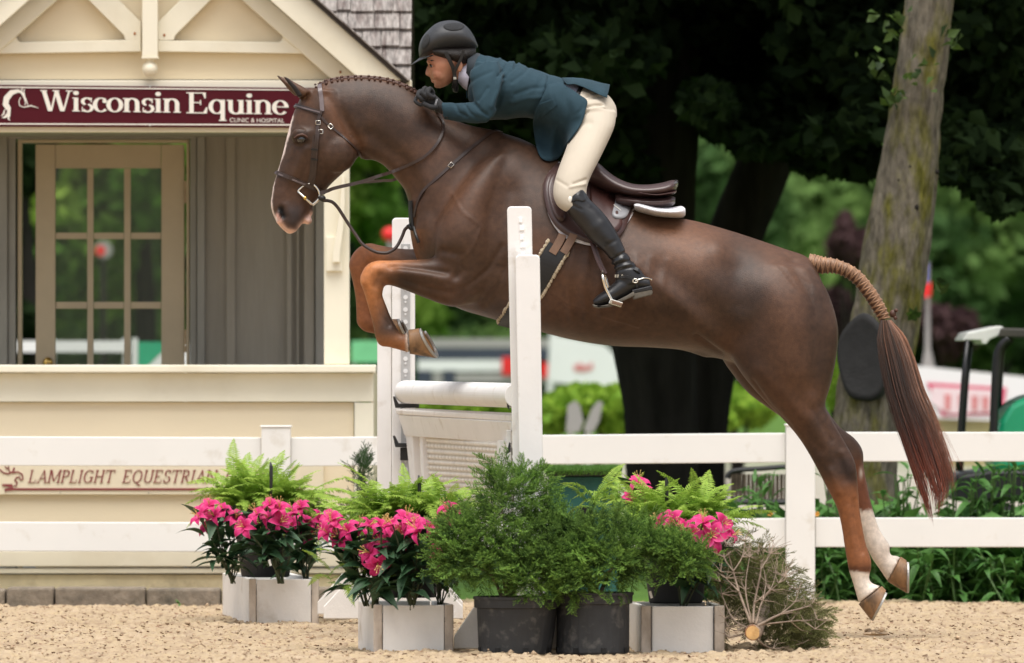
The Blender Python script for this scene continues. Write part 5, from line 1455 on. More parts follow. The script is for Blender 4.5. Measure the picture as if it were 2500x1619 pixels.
for k in range(300):
    pts, r0 = brp[rr.randrange(len(brp))]; j = rr.randrange(1, len(pts)); x, y = pts[j]
    a = rr.uniform(-2.9, .3); l = rr.uniform(18, 60); Y0 = -2.05 + rr.uniform(-.08, .3)
    m1 = (x + math.cos(a) * l * .5 + rr.uniform(-6, 6), y + math.sin(a) * l * .5 + rr.uniform(-5, 5))
    m2 = (x + math.cos(a + rr.uniform(-.5, .5)) * l, min(1580, y + math.sin(a) * l + rr.uniform(-4, 8)))
    tw.tube([P(x, y, Y0), P(*m1, Y0 + .03), P(*m2, Y0 + .05)], [.0015, .0011, .0006], 4, False)
tag(tw.build('twigs', M['twig'], cut), kind='stuff')
rng = np.random.default_rng(19); pl = []
for k in range(850):
    lx, ly, lr = ((1942, 1540, 44), (1930, 1480, 45), (1900, 1430, 42), (1962, 1560, 26), (1800, 1400, 42), (1770, 1450, 26), (1860, 1390, 44), (1945, 1555, 34), (1920, 1545, 42), (1870, 1480, 50), (1960, 1500, 40), (1780, 1500, 30), (1780, 1340, 30), (1900, 1550, 42), (1955, 1520, 34), (1840, 1430, 50))[rng.integers(16)]
    d = rng.normal(size=3); d /= np.linalg.norm(d); s = 38.2 / FPX
    q = np.array(P(lx, ly, -1.7 + rng.uniform(-.2, .5))) + d * lr * s * .85
    q[2] = max(q[2], .01)
    pl.append((q, (d[0] * .6 + .3, d[1] + .3, d[2] * .4 + .25 * rng.normal()), rng.uniform(.06, .11), rng.uniform(-1, 1)))
spray_mass('foliage', pl, M['drybrush'], cut, rng)

# ================================================================== leafy plants behind the fence
M['pleaf'] = mat('perennial_leaf', (.04, .12, .025), rough=.5, var=.25, scale=9, col2=(.12, .27, .06), attr='tint', translucent=.25, spec=.3)
M['pstem'] = mat('perennial_stem', (.07, .14, .03), rough=.6, var=.2)
PLEAF = [leaf_mesh(10 + i, w, d, 8) for i, (w, d) in enumerate(((.13, .55), (.16, .8), (.11, .35), (.15, 1.05)))]
for me in PLEAF: me.materials.append(M['pleaf'])
def perennial(label, cx, ytop, ybot, Y, seed, nst=5, nl=9, spread=34, size=(.085, .15)):
    r = random.Random(seed); c = P(cx, ybot, Y); t = thing('leafy_plant', label, 'plant', c, 'leafy plants behind the fence')
    st = MB()
    for s_ in range(nst):
        tx = cx + r.uniform(-1, 1) * spread; ty = ytop + r.uniform(0, 60); a = c + Vector((r.uniform(-.06, .06), r.uniform(-.1, .1), 0)); q = P(tx, ty, Y + r.uniform(-.12, .12))
        path = smooth_path([a, a.lerp(q, .5) + Vector((r.uniform(-.02, .02), 0, .01)), q], 5)
        st.tube(path, [.006 * (1 - .6 * i / len(path)) for i in range(len(path))], 5)
        for k in range(nl):
            u = .15 + .85 * k / (nl - 1); p = path[min(int(u * (len(path) - 1)), len(path) - 1)]
            az = k * 2.4 + r.uniform(-.5, .5) + s_
            place(PLEAF[r.randrange(4)], 'leaf', t, Matrix.Translation(p) @ Euler((r.uniform(-.3, .3), r.uniform(-.5, .35) - (.4 if u > .85 else 0), az)).to_matrix().to_4x4() @ Matrix.Scale(r.uniform(*size) * (1.1 - .35 * u), 4))
    st.build('stem', M['pstem'], t)
    return t
perennial('tall drooping leafy plant left of the fence post above the lower rail', 1830, 1170, 1470, 6.0, 1, 6, 9, 46)
perennial('leafy plant right of the fern, tips showing over the lower rail', 1765, 1230, 1470, 5.9, 2, 5, 8, 30)
perennial('leafy plant directly right of the fence post under the lower rail', 2030, 1330, 1470, 5.8, 3, 6, 8, 40)
perennial('leafy plant under the white hind sock', 2130, 1310, 1470, 5.8, 4, 6, 8, 44)
perennial('leafy plant between mossy trunk and tail tip above the lower rail', 2185, 1170, 1470, 6.1, 5, 6, 9, 46)
perennial('leafy plant under the tail tip, below the lower rail', 2250, 1320, 1470, 5.8, 6, 6, 8, 44)
perennial('leafy plant to the right of the tail tip', 2320, 1260, 1470, 5.9, 7, 6, 8, 40)
perennial('big leafy plant in front of the golf cart, second from the right edge', 2400, 1130, 1470, 6.2, 8, 8, 10, 52, (.10, .17))
perennial('big leafy plant at the right edge in front of the golf cart', 2480, 1110, 1470, 6.2, 9, 8, 10, 50, (.10, .17))
perennial('low leafy plant at the right edge below the lower rail', 2440, 1330, 1470, 5.8, 10, 6, 8, 50)
perennial('leafy plant just left of the fence post, under the lower rail', 1880, 1350, 1470, 5.75, 11, 5, 7, 40)
perennial('tall leafy plant right of the fence post, beside the hind cannon bones', 2050, 1150, 1470, 6.2, 12, 7, 9, 40, (.10, .16))
perennial('tall leafy plant hiding the foot of the mossy trunk left of the tail', 2215, 1140, 1470, 6.3, 13, 8, 9, 44, (.10, .16))
perennial('tall leafy plant just right of the tail tip above the lower rail', 2340, 1145, 1470, 6.3, 14, 7, 9, 40, (.10, .16))
perennial('tall leafy plant in front of the brown slatted seat', 1850, 1150, 1470, 6.3, 15, 7, 9, 44, (.10, .16))
rng = np.random.default_rng(8)
bp_ = np.array([list(P(rng.uniform(1700, 2700), rng.uniform(1300, 1475) - (90 * rng.random() if rng.random() < .3 else 0), 6.1 + rng.uniform(-.25, .9))) for k in range(2600)])
bp_[:, 2] = np.maximum(bp_[:, 2], .0)
leaf_cloud('leafy_border', bp_, .14, rng, M['pleaf'], None, aspect=.42, up=.6)
for lab, x, y in (('small orange flower right of the fence post above the lower rail', 1995, 1256), ('small yellow flower left of the fence post above the lower rail', 1880, 1255)):
    t = thing('small_flower', lab, 'flower', P(x, 1470, 6.2)); b = MB(); q = P(x, y, 6.2); b.tube([P(x, 1470, 6.2), q], .002, 5); b.build('stem', M['pstem'], t)
    for k in range(5):
        a = k * 2 * PI / 5; place(PETALS[0], 'petal', t, Matrix.Translation(q) @ Euler((PI / 2 - .3, 0, 0)).to_matrix().to_4x4() @ Matrix.Rotation(a, 4, 'Z') @ Matrix.Scale(.018, 4)).material_slots
mo = mat('orange_petal', (.65, .28, .02), .5, .1)
for o in list(bpy.data.objects):
    if o.parent and o.parent.name.startswith('small_flower') and o.name.startswith('petal'):
        o.material_slots[0].link = 'OBJECT'; o.material_slots[0].material = mo
# weed by the kerb
t = thing('weed', 'small bright green weed growing at the foot of the kerb stones', 'weed', P(438, 1474, 4.9)); r = random.Random(2)
for k in range(12):
    place(PLEAF[r.randrange(4)], 'leaf', t, Matrix.Translation(P(438, 1476, 4.9)) @ Euler((0, -r.uniform(.1, .9), r.uniform(0, 6.28))).to_matrix().to_4x4() @ Matrix.Scale(r.uniform(.02, .04), 4))
# ================================================================== the horse
M['coat'] = mat('horse_coat', (0.08, 0.04, 0.03), rough=0.44, var=0.20, scale=46.0, attrcol='coat', bump=0.2, bscale=240.0, spec=0.3)
M['hoof'] = mat('hoof_horn', (0.24, 0.13, 0.06), rough=0.5, var=0.35, scale=28.0, col2=(0.05, 0.035, 0.025), c2scale=22.0, c2lo=0.48, c2hi=0.68, stretch=(1, 1, 0.35), bump=0.15, bscale=80)
M['sole'] = mat('hoof_sole', (0.30, 0.15, 0.06), rough=0.8, var=0.4, scale=60.0, bump=0.5, bscale=120)
M['shoe'] = mat('horseshoe_steel', (0.42, 0.40, 0.37), rough=0.45, metallic=0.8, var=0.2, scale=40)
M['eye'] = mat('horse_eye', (0.008, 0.006, 0.005), rough=0.08, var=0, coat=1.0)
M['hair'] = mat('tail_hair', (0.05, 0.03, 0.02), rough=0.5, var=0.2, scale=30, attrcol='coat', sheen=0.1)
M['braid'] = mat('mane_braid', (0.07, 0.028, 0.016), rough=0.6, var=0.3, scale=120)

H = MB()
# trunk (back line, belly line, half width, centre)
H.loft([
    (1180, 330, 1000, 560, .12, 0), (1225, 325, 1020, 640, .19, 0), (1290, 345, 1090, 738, .235, 0), (1370, 395, 1190, 776, .265, 0),
    (1450, 452, 1290, 803, .285, 0), (1530, 496, 1390, 829, .295, 0), (1610, 525, 1490, 845, .295, 0),
    (1690, 537, 1590, 849, .285, 0), (1775, 560, 1690, 858, .275, 0), (1850, 584, 1770, 880, .265, 0),
    (1922, 609, 1860, 900, .25, 0), (1976, 630, 1945, 900, .21, 0), (2008, 690, 2005, 880, .15, 0), (2025, 770, 2030, 840, .06, 0)], n=40, per=4, egg=0.12)
# sheath
H.loft([(1640, 820, 1650, 852, .03, 0), (1690, 830, 1700, 866, .05, 0), (1722, 840, 1726, 876, .045, 0), (1752, 840, 1756, 864, .02, 0)], n=16)
# neck
H.loft([
    (772, 212, 862, 330, .06, 0), (800, 197, 884, 386, .075, 0), (850, 190, 911, 391, .08, 0), (905, 191, 938, 405, .08, 0),
    (960, 200, 966, 436, .085, 0), (1015, 224, 988, 465, .095, 0), (1075, 272, 999, 505, .115, 0),
    (1140, 302, 1001, 555, .145, 0), (1215, 318, 1012, 620, .18, 0), (1280, 345, 1050, 690, .19, 0)], n=32, per=4, egg=0.22)
# breast
H.ball(P(1068, 560, -.085), (.095, .10, .13)); H.ball(P(1068, 560, .085), (.095, .10, .13))
# shoulder and upper arm masses on both sides
for s in (-1, 1):
    H.loft([(1235, 370, 1160, 400, .05, s * .13), (1215, 430, 1105, 470, .075, s * .16), (1205, 500, 1065, 540, .095, s * .17),
            (1215, 570, 1060, 610, .10, s * .17), (1205, 650, 1085, 690, .09, s * .165), (1190, 715, 1110, 735, .06, s * .16)], n=24, per=3)
# head
H.loft([
    (752, 214, 835, 225, .065, 0), (733, 240, 868, 285, .085, 0), (717, 275, 882, 335, .095, 0), (704, 318, 876, 380, .105, 0),
    (694, 360, 858, 401, .098, 0), (684, 398, 836, 424, .082, 0), (674, 430, 808, 450, .066, 0), (667, 455, 788, 474, .058, 0),
    (663, 480, 770, 494, .054, 0), (661, 500, 760, 508, .054, 0), (666, 522, 752, 524, .056, 0), (677, 545, 742, 541, .052, 0),
    (692, 562, 730, 556, .042, 0), (706, 572, 722, 566, .022, 0)], n=28, per=4)
H.ball(P(748, 536, 0), (.026, .036, .019), rot=Matrix.Rotation(math.radians(30), 3, 'Y'))      # lower lip
H.ball(P(756, 514, 0), (.016, .03, .022))
H.ball(P(688, 524, -.036), (.026, .022, .045), rot=Matrix.Rotation(math.radians(12), 3, 'Y'))
H.ball(P(688, 524, .036), (.026, .022, .045), rot=Matrix.Rotation(math.radians(12), 3, 'Y'))
for s in (-1, 1):
    H.ball(P(736, 336, s * .082), (.045, .028, .034), rot=Matrix.Rotation(math.radians(25), 3, 'Y'))   # brow
    H.ball(P(822, 372, s * .06), (.085, .055, .085))                                                    # jowl
# ears (near one overlaps the far one)
def ear(tip, b0, b1, y, w):
    H.loft([(b0[0], b0[1], b1[0], b1[1], w, y), (b0[0] * .7 + tip[0] * .3 - 3, b0[1] * .7 + tip[1] * .3, b1[0] * .72 + tip[0] * .28, b1[1] * .72 + tip[1] * .28, w * 1.05, y * 1.05),
            (b0[0] * .35 + tip[0] * .65 - 2, b0[1] * .35 + tip[1] * .65, b1[0] * .4 + tip[0] * .6, b1[1] * .4 + tip[1] * .6, w * .7, y * 1.1),
            (tip[0] - 2, tip[1], tip[0] + 2, tip[1] - 1, .005, y * 1.12)], n=14, per=4)
ear((692, 186), (733, 243), (759, 222), -.05, .026)
ear((676, 184), (722, 236), (745, 214), .05, .026)

# hind legs
near_hind = [
    (1800, 640, 1985, 650, .08, -.11), (1772, 720, 2024, 715, .125, -.125), (1766, 790, 2046, 785, .14, -.13), (1775, 850, 2048, 838, .14, -.13),
    (1803, 905, 2041, 888, .13, -.135), (1850, 962, 2028, 945, .11, -.14), (1906, 1018, 2015, 988, .085, -.145), (1943, 1060, 2030, 1022, .068, -.15),
    (1969, 1098, 2056, 1068, .056, -.15), (1998, 1150, 2083, 1117, .05, -.15), (2013, 1180, 2091, 1150, .049, -.15), (2030, 1212, 2095, 1196, .043, -.15),
    (2045, 1245, 2099, 1244, .036, -.15), (2055, 1288, 2106, 1288, .032, -.15), (2061, 1328, 2113, 1324, .032, -.15), (2068, 1370, 2126, 1364, .037, -.15),
    (2073, 1394, 2127, 1388, .036, -.15), (2081, 1418, 2122, 1408, .031, -.15), (2089, 1446, 2128, 1423, .034, -.15), (2097, 1473, 2149, 1431, .041, -.15)]
far_hind = [
    (1790, 680, 1975, 690, .08, .11), (1752, 790, 2010, 780, .13, .13), (1757, 866, 2025, 850, .13, .13), (1790, 918, 2022, 900, .12, .14),
    (1826, 960, 2012, 945, .10, .145), (1878, 998, 2010, 975, .085, .15), (1930, 1034, 2022, 1005, .07, .15), (1970, 1068, 2052, 1044, .058, .15),
    (2010, 1108, 2086, 1070, .052, .15), (2038, 1150, 2106, 1100, .05, .15), (2058, 1190, 2109, 1140, .044, .15), (2078, 1228, 2117, 1185, .038, .15),
    (2090, 1265, 2130, 1240, .034, .15), (2104, 1306, 2147, 1292, .032, .15), (2120, 1345, 2170, 1328, .037, .15), (2132, 1368, 2172, 1346, .035, .15),
    (2146, 1388, 2176, 1356, .031, .15), (2158, 1406, 2188, 1357, .036, .15), (2167, 1419, 2198, 1360, .041, .15)]
near_fore = [
    (1185, 560, 1160, 740, .07, -.15), (1130, 615, 1105, 752, .085, -.165), (1060, 630, 1043, 731, .072, -.175), (1003, 634, 990, 709, .06, -.18),
    (955, 636, 953, 697, .051, -.18), (918, 637, 939, 699, .047, -.18), (893, 650, 936, 707, .046, -.18), (878, 682, 934, 718, .045, -.18),
    (887, 709, 935, 726, .039, -.18), (896, 740, 943, 746, .033, -.18), (904, 768, 951, 767, .032, -.18), (910, 790, 960, 786, .034, -.18),
    (916, 822, 969, 801, .037, -.18), (927, 843, 976, 811, .036, -.18), (950, 848, 983, 815, .032, -.18), (977, 855, 989, 815, .033, -.18), (1000, 862, 995, 809, .041, -.18)]
far_fore = [
    (1090, 590, 1080, 730, .07, .15), (1016, 607, 1014, 695, .06, .16), (971, 606, 967, 678, .055, .165), (928, 599, 937, 665, .05, .165),
    (898, 594, 915, 660, .047, .165), (868, 611, 908, 668, .047, .165), (852, 643, 905, 680, .045, .165), (858, 676, 903, 692, .039, .165),
    (864, 703, 905, 706, .033, .165), (868, 731, 908, 731, .032, .165), (870, 765, 914, 763, .034, .165), (872, 790, 928, 779, .037, .165),
    (888, 808, 938, 781, .036, .165), (914, 815, 945, 782, .032, .165), (936, 820, 955, 780, .04, .165)]
for s in (near_hind, far_hind): H.loft(s, n=24, per=4)
for s in (near_fore, far_fore): H.loft(s, n=20, per=4)
# elbow muscle over the near and far forearm
for y, dx, dy in ((-.165, 0, 0), (.165, 0, -14)):
    H.loft([(1170 + dx, 640 + dy, 1150 + dx, 735 + dy, .06, y), (1090 + dx, 640 + dy, 1080 + dx, 742 + dy, .075, y), (1030 + dx, 640 + dy, 1020 + dx, 716 + dy, .06, y), (985 + dx, 642 + dy, 980 + dx, 700 + dy, .04, y)], n=16)

horse_me = voxel(H, 0.0072, 10, 'body')
# ---- soften the joins of trunk, thigh and shoulder more than the legs and the head
def wt(co):
    x, y = to_px(co)
    return np.clip(sstep(985, 1100, x) * (1 - sstep(900, 1010, y)), 0, 1) * 0.98
taubin(horse_me, 40, lam=0.5, mu=0, weight=wt)
# ---- muscles, folds, tendons: (line, width px, height m)
sculpt = [
    ([(1195, 345), (1120, 430), (1060, 520), (1025, 600)], 30, -.008),          # in front of the shoulder blade
    ([(1240, 400), (1190, 470), (1120, 560), (1085, 610)], 40, .007),
    ([(1245, 470), (1235, 560), (1225, 650)], 30, -.012),                        # behind the triceps
    ([(1150, 590)], 55, .012), ([(1110, 690), (1040, 672), (975, 662)], 11, .007), ([(1090, 665), (1020, 655), (955, 650)], 7, -.007),
    ([(1120, 720), (1050, 706), (985, 685)], 8, -.005),
    ([(1085, 612), (1125, 620), (1130, 660), (1100, 690)], 10, -.006),
    ([(798, 235), (838, 290), (872, 345), (888, 388)], 13, -.012),               # behind the jaw
    ([(905, 330), (985, 395), (1020, 470)], 22, -.008),                          # jugular groove
    ([(820, 250), (900, 240), (1000, 290), (1080, 350)], 40, .009),
    ([(745, 362), (728, 405), (712, 440)], 9, .006), ([(765, 380), (752, 430), (742, 465)], 16, -.004),
    ([(724, 352), (752, 350)], 7, -.006), ([(720, 318), (756, 322)], 8, .006),
    ([(700, 350), (690, 410), (683, 455)], 12, -.004),
    ([(685, 510), (690, 528)], 7, -.02), ([(676, 506), (700, 500), (706, 520)], 6, .004),
    ([(731, 558), (748, 535), (766, 500)], 5, -.008), ([(724, 545), (735, 520)], 14, .003),
    ([(1560, 650), (1640, 720), (1720, 800), (1775, 852)], 20, .007), ([(1620, 660), (1700, 720), (1770, 790)], 40, -.010),   # flank fold
    ([(1745, 612)], 34, .012), ([(1800, 660), (1800, 740)], 30, -.008),
    ([(1935, 640), (1990, 740), (2000, 850), (1985, 950)], 16, -.005), ([(1880, 700), (1930, 800), (1940, 900)], 45, .008),
    ([(1850, 905), (1905, 960), (1955, 1020)], 22, .006), ([(1985, 1000), (2030, 1075)], 8, -.003), ([(1935, 1010), (2000, 1100)], 12, -.003),
    ([(2060, 1108), (2082, 1150)], 12, .004), ([(2050, 1120), (2062, 1170)], 12, -.004), ([(2030, 1150), (2045, 1200)], 9, .005),
    ([(2085, 1220), (2095, 1300), (2106, 1350)], 4, -.004), ([(2070, 1240), (2082, 1330)], 6, .002),
    ([(925, 730), (937, 775), (950, 795)], 4, -.005), ([(910, 655), (890, 690)], 8, .004), ([(925, 672), (915, 700)], 8, -.005),
    ([(1330, 690), (1480, 790), (1620, 820)], 40, -.004),
    ([(1310, 690), (1390, 745), (1480, 775), (1560, 800)], 3.2, .0022), ([(1170, 560), (1150, 610), (1120, 640)], 3, .002), ([(1100, 470), (1130, 520), (1180, 560)], 3, .0018),
    ([(742, 395), (730, 430), (715, 455)], 2.6, .002), ([(760, 400), (750, 425)], 2.4, .0018), ([(1240, 640), (1215, 700), (1180, 745)], 7, -.005), ([(1225, 600), (1190, 660), (1140, 700)], 6, -.004),
    ([(1840, 930), (1880, 990), (1930, 1040)], 5, -.003), ([(1700, 820), (1760, 860)], 7, -.006),
]
for k in range(6):                                                               # skin creases under the tail
    x0, y0 = 1903 + k * 3, 648 + k * 9
    sculpt.append(([(x0 + k * 4, y0 + 4), (x0 + 40 + k * 3, y0 + 20 + k * 2), (x0 + 78 - k * 2, y0 + 46)], 2.6, -.0017))
for k in range(7):                                                               # faint ribs
    sculpt.append(([(1400 + k * 38, 600 + k * 6), (1385 + k * 38, 700 + k * 4), (1395 + k * 36, 780)], 9, .0022))
co = get_co(horse_me); no = get_no(horse_me)
X, Y = to_px(co)
disp = np.zeros(len(co))
for line, w, h in sculpt:
    if len(line) == 1: d = np.hypot(X - line[0][0], Y - line[0][1])
    else: d = seg_dist(X, Y, line)
    disp += h * (1.0 if line[0][0] < 900 else 1.55) * np.exp(-(d / w) ** 2)
side = sstep(.15, .6, np.abs(no[:, 1]))
# legs that overlap in the picture: the far legs only take what is meant for the near side above the knee
nearside = np.where((co[:, 1] > .02) & ((Y > 1000) | (X < 985)) & (Y > 560), 0.0, 1.0)
co += no * (disp * side * nearside)[:, None]
horse_me.vertices.foreach_set('co', co.astype(np.float32).ravel()); horse_me.update()
taubin(horse_me, 2)
co = get_co(horse_me); no = get_no(horse_me); X, Y = to_px(co)

# ---- coat colour: liver chestnut, rusty legs, white blaze and socks
def L3(r, g, b): return np.array([((c / 255.0 + .055) / 1.055) ** 2.4 if c > 10 else c / 3294.6 for c in (r, g, b)])
base = L3(68, 48, 36); dark = L3(38, 28, 23); warm = L3(106, 70, 47); rust = L3(178, 114, 68); pale = L3(214, 200, 186)
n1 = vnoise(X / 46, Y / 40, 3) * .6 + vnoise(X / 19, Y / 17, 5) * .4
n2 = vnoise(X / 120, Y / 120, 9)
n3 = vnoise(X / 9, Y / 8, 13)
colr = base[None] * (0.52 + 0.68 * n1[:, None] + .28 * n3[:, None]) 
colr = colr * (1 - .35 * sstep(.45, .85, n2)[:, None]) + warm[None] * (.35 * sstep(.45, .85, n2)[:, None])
def blend(mask, c, amt=1.0):
    global colr
    m = (np.clip(mask, 0, 1) * amt)[:, None]
    colr = colr * (1 - m) + np.asarray(c)[None] * m
def blob(x, y, r, soft=1.0): return np.exp(-(np.hypot(X - x, Y - y) / r) ** 2)
nearY = co[:, 1] < 0
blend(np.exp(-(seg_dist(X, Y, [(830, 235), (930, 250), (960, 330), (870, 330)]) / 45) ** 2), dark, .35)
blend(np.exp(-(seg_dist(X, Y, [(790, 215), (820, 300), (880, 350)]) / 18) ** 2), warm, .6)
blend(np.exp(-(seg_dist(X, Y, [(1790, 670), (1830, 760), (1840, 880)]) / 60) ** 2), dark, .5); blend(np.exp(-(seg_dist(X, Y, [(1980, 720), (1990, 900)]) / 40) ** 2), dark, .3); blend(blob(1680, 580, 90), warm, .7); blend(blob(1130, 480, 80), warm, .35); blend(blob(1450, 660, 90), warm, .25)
blend(np.exp(-(seg_dist(X, Y, [(800, 190), (900, 182), (1010, 205)]) / 9) ** 2), warm, .8)
fore = (X < 1100) & (Y > 560) & (Y < 900)
blend(np.where(fore, 1 - sstep(915, 1000, X + (Y - 640) * .35), 0), rust, .95)
blend(np.where(fore & (Y < 665), (1 - sstep(935, 1060, X)) * (1 - sstep(635, 660, Y)), 0), rust, .55)
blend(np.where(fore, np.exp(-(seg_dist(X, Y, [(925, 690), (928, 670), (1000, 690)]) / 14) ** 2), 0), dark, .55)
blend(np.where(fore & ~nearY, 1, 0) * (1 - sstep(900, 960, X)) * .7, L3(112, 66, 42))  # far foreleg darkened, its shade put into the coat colour
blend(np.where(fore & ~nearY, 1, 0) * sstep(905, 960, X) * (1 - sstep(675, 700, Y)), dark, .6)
blend(np.where(fore, sstep(800, 850, Y), 0), rust * 1.05, .6)
hind = (Y > 990) & (X > 1880)
nh = hind & nearY; fh = hind & ~nearY
blend(np.where(nh, sstep(1150, 1230, Y), 0), L3(138, 86, 52), .85)
blend(np.where(nh, np.exp(-(seg_dist(X, Y, [(2060, 1130), (2078, 1165)]) / 20) ** 2), 0), L3(38, 28, 26), .8)
blend(np.where(nh, np.exp(-(seg_dist(X, Y, [(2078, 1390), (2122, 1388)]) / 9) ** 2), 0), L3(70, 40, 26), .8)
edge = 3 * vnoise(X / 5, Y / 5, 2)
blend(np.where(nh, sstep(1395, 1402, Y + edge - (X - 2100) * .12), 0), pale)
blend(np.where(fh, sstep(1100, 1160, Y), 0), L3(112, 66, 44), .8)
blend(np.where(fh, sstep(1238, 1252, Y + 3 * edge - 6), 0), pale)
blend(np.where(fh, np.exp(-(np.hypot((X - 2102) / 4, (Y - 1155) / 12)) ** 2), 0), pale * .8, .8)
# far side coronet of the near fore
blend(np.where(fore & nearY & (Y > 796), sstep(986, 1000, X), 0), pale, .9)
# face
head = (X < 800) & (Y > 262) & (Y < 600)
front = np.interp(Y, [250, 279, 318, 360, 398, 430, 455, 480, 500, 522, 545, 572], [728, 715, 704, 694, 684, 674, 667, 663, 661, 666, 677, 704])
blz = np.interp(Y, [262, 285, 330, 400, 440, 480, 520, 545, 572], [-4, 1, 4, 0, -1, 0, 2, 5, 11])
wob = 2.5 * (vnoise(X / 4, Y / 7, 4) - .5)
blend(np.where(head, 1 - sstep(blz - 2, blz + 2, X - front + wob - 2), 0), L3(226, 206, 196))
dk = np.exp(-(np.hypot((X - 716) / 30, (Y - 528) / 36)) ** 2)
blend(np.where(head & (X - front > blz), dk, 0) * 1.1, L3(52, 46, 46), .85)
pinkmask = np.where(head, np.exp(-(seg_dist(X, Y, [(682, 545), (698, 564), (724, 568)]) / 6.5) ** 2) * 1.3, 0)
blend(pinkmask, L3(222, 182, 164))
blend(np.where(head, np.exp(-(seg_dist(X, Y, [(736, 556), (750, 540), (763, 528)]) / 9) ** 2) * 1.3, 0), L3(216, 178, 162))
blend(np.where(head, np.exp(-(seg_dist(X, Y, [(685, 510), (690, 528)]) / 7) ** 2) * 1.6, 0), L3(16, 13, 13))
blend(np.where(head, np.exp(-(seg_dist(X, Y, [(676, 525), (684, 540)]) / 4) ** 2), 0), L3(200, 150, 132), .8)
blend(np.where(head, np.exp(-(np.hypot((X - 736) / 20, (Y - 340) / 13)) ** 2), 0), L3(34, 26, 24), .8)
blend(np.where((X < 760) & (Y < 250), np.exp(-(seg_dist(X, Y, [(702, 200), (735, 240)]) / 6) ** 2), 0) * np.where(nearY, 1, 0), L3(30, 22, 20), .85)
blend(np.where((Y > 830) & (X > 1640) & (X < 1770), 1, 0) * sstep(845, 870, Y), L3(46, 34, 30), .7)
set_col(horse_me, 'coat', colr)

horse = thing('horse', 'dark chestnut horse in mid jump with braided mane, white blaze and one white hind leg', 'horse', P(1500, 700, 0))
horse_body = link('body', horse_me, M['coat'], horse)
hbvh = BVHTree.FromPolygons([Vector(c) for c in co], [tuple(p.vertices) for p in horse_me.polygons])

for s in (-1, 1):
    MB().ball(P(736, 340, s * .098), (.019, .014, .016), 16, 10).build('eye', M['eye'], horse, smooth=True)
    MB().loft([(717, 336, 719, 339, .004, s * .108), (727, 328, 729, 333, .006, s * .112), (740, 326, 741, 332, .006, s * .112), (752, 334, 751, 339, .005, s * .106)], n=10).build('eyelid', M['braid'], horse, smooth=True)
# inside of the near ear
MB().loft([(727, 237, 738, 233, .004, -.077), (715, 216, 724, 212, .006, -.080), (702, 199, 708, 196, .004, -.078), (696, 190, 698, 189, .001, -.074)], n=10).build('ear_lining', mat('ear_lining', (.016, .011, .01), .9), horse, smooth=True)

# ---- hooves: coronet edge and ground edge as ellipses
def hoof(cf, cb, tf, tb, y, w, tilt, shoe=True):
    cf, cb, tf, tb = P(*cf, y), P(*cb, y), P(*tf, y), P(*tb, y)
    n = 28; mbh = MB(); v = []; rings = 6
    for i in range(rings + 1):
        t = i / rings
        a = cf.lerp(tf, t); b = cb.lerp(tb, t)
        c = (a + b) / 2; ax = (a - b) / 2
        ww = w * (0.92 + .2 * t)
        for k in range(n):
            th = 2 * PI * k / n
            v.append(c + ax * math.cos(th) + Vector((0, ww * math.sin(th) * (1 - .1 * math.cos(th)), 0)) + tilt * math.sin(th) * t * ax.length)
    f = [(i * n + k, i * n + (k + 1) % n, (i + 1) * n + (k + 1) % n, (i + 1) * n + k) for i in range(rings) for k in range(n)]
    f.append(tuple(range(n)))
    mbh.add(v, f)
    hf = mbh.build('hoof', M['hoof'], horse, smooth=True)
    c = (tf + tb) / 2; ax = (tf - tb) / 2
    side = Vector((0, w * 1.12, 0)) + tilt * ax.length
    nrm = ax.cross(side).normalized()
    if nrm.dot((tf + tb) / 2 - (cf + cb) / 2) < 0: nrm = -nrm
    so = MB(); vs = [c - nrm * .004]
    for k in range(n):
        th = 2 * PI * k / n; vs.append(c + ax * .97 * math.cos(th) + side * .97 * math.sin(th))
    so.add(vs, [(0, 1 + k, 1 + (k + 1) % n) for k in range(n)])
    so.build('sole', M['sole'], hf)
    if shoe:
        sh = MB(); v = []; m = 26
        for k in range(m + 1):
            th = math.radians(-152) + math.radians(304) * k / m
            for r, h in ((1.0, .001), (.74, .001), (.74, .010), (1.0, .010)):
                v.append(c + (ax * math.cos(th) + side * math.sin(th)) * r + nrm * h)
        f = [(k * 4 + j, k * 4 + (j + 1) % 4, (k + 1) * 4 + (j + 1) % 4, (k + 1) * 4 + j) for k in range(m) for j in range(4)]
        f += [(0, 1, 2, 3), (m * 4 + 3, m * 4 + 2, m * 4 + 1, m * 4)]
        sh.add(v, f); sh.build('horseshoe', M['shoe'], hf, bevel=.001)
Z0 = Vector((0, 0, 0))
hoof((2096, 1475), (2153, 1431), (2126, 1514), (2163, 1441), -.15, .052, Z0)
hoof((2167, 1420), (2199, 1359), (2213, 1448), (2213, 1368), .15, .052, Z0)
hoof((1000, 864), (997, 805), (1062, 874), (1026, 802), -.18, .05, Vector((.30, 0, -.16)))
hoof((938, 822), (957, 779), (992, 826), (972, 779), .165, .05, Vector((.3, 0, -.16)))

# ---- mane braids along the crest
rb = random.Random(4)
crest = smooth_path([P(x, y, 0) for x, y in ((770, 208), (806, 195), (850, 188), (905, 188), (960, 197), (1018, 222))], 12)
acc = 0; last = crest[0]; nxt = 0
for p in crest:
    acc += (p - last).length; last = p
    if acc >= nxt:
        nxt += rb.uniform(.018, .029); q_ = rb.uniform(.65, 1.05)
        b = MB()
        b.ball(p + Vector((0, -.012, .002)), (.0075 * q_, .009 * q_, .006 * q_), 8, 5)
        b.ball(p + Vector((.002, -.024, -.010)), (.007 * q_, .007, .009 * q_), 8, 5)
        b.ball(p + Vector((rb.uniform(-.003, .003), -.006, .005 * q_)), (.004, .004, .0035), 6, 4)
        b.build('braid', M['braid'], horse, smooth=True)
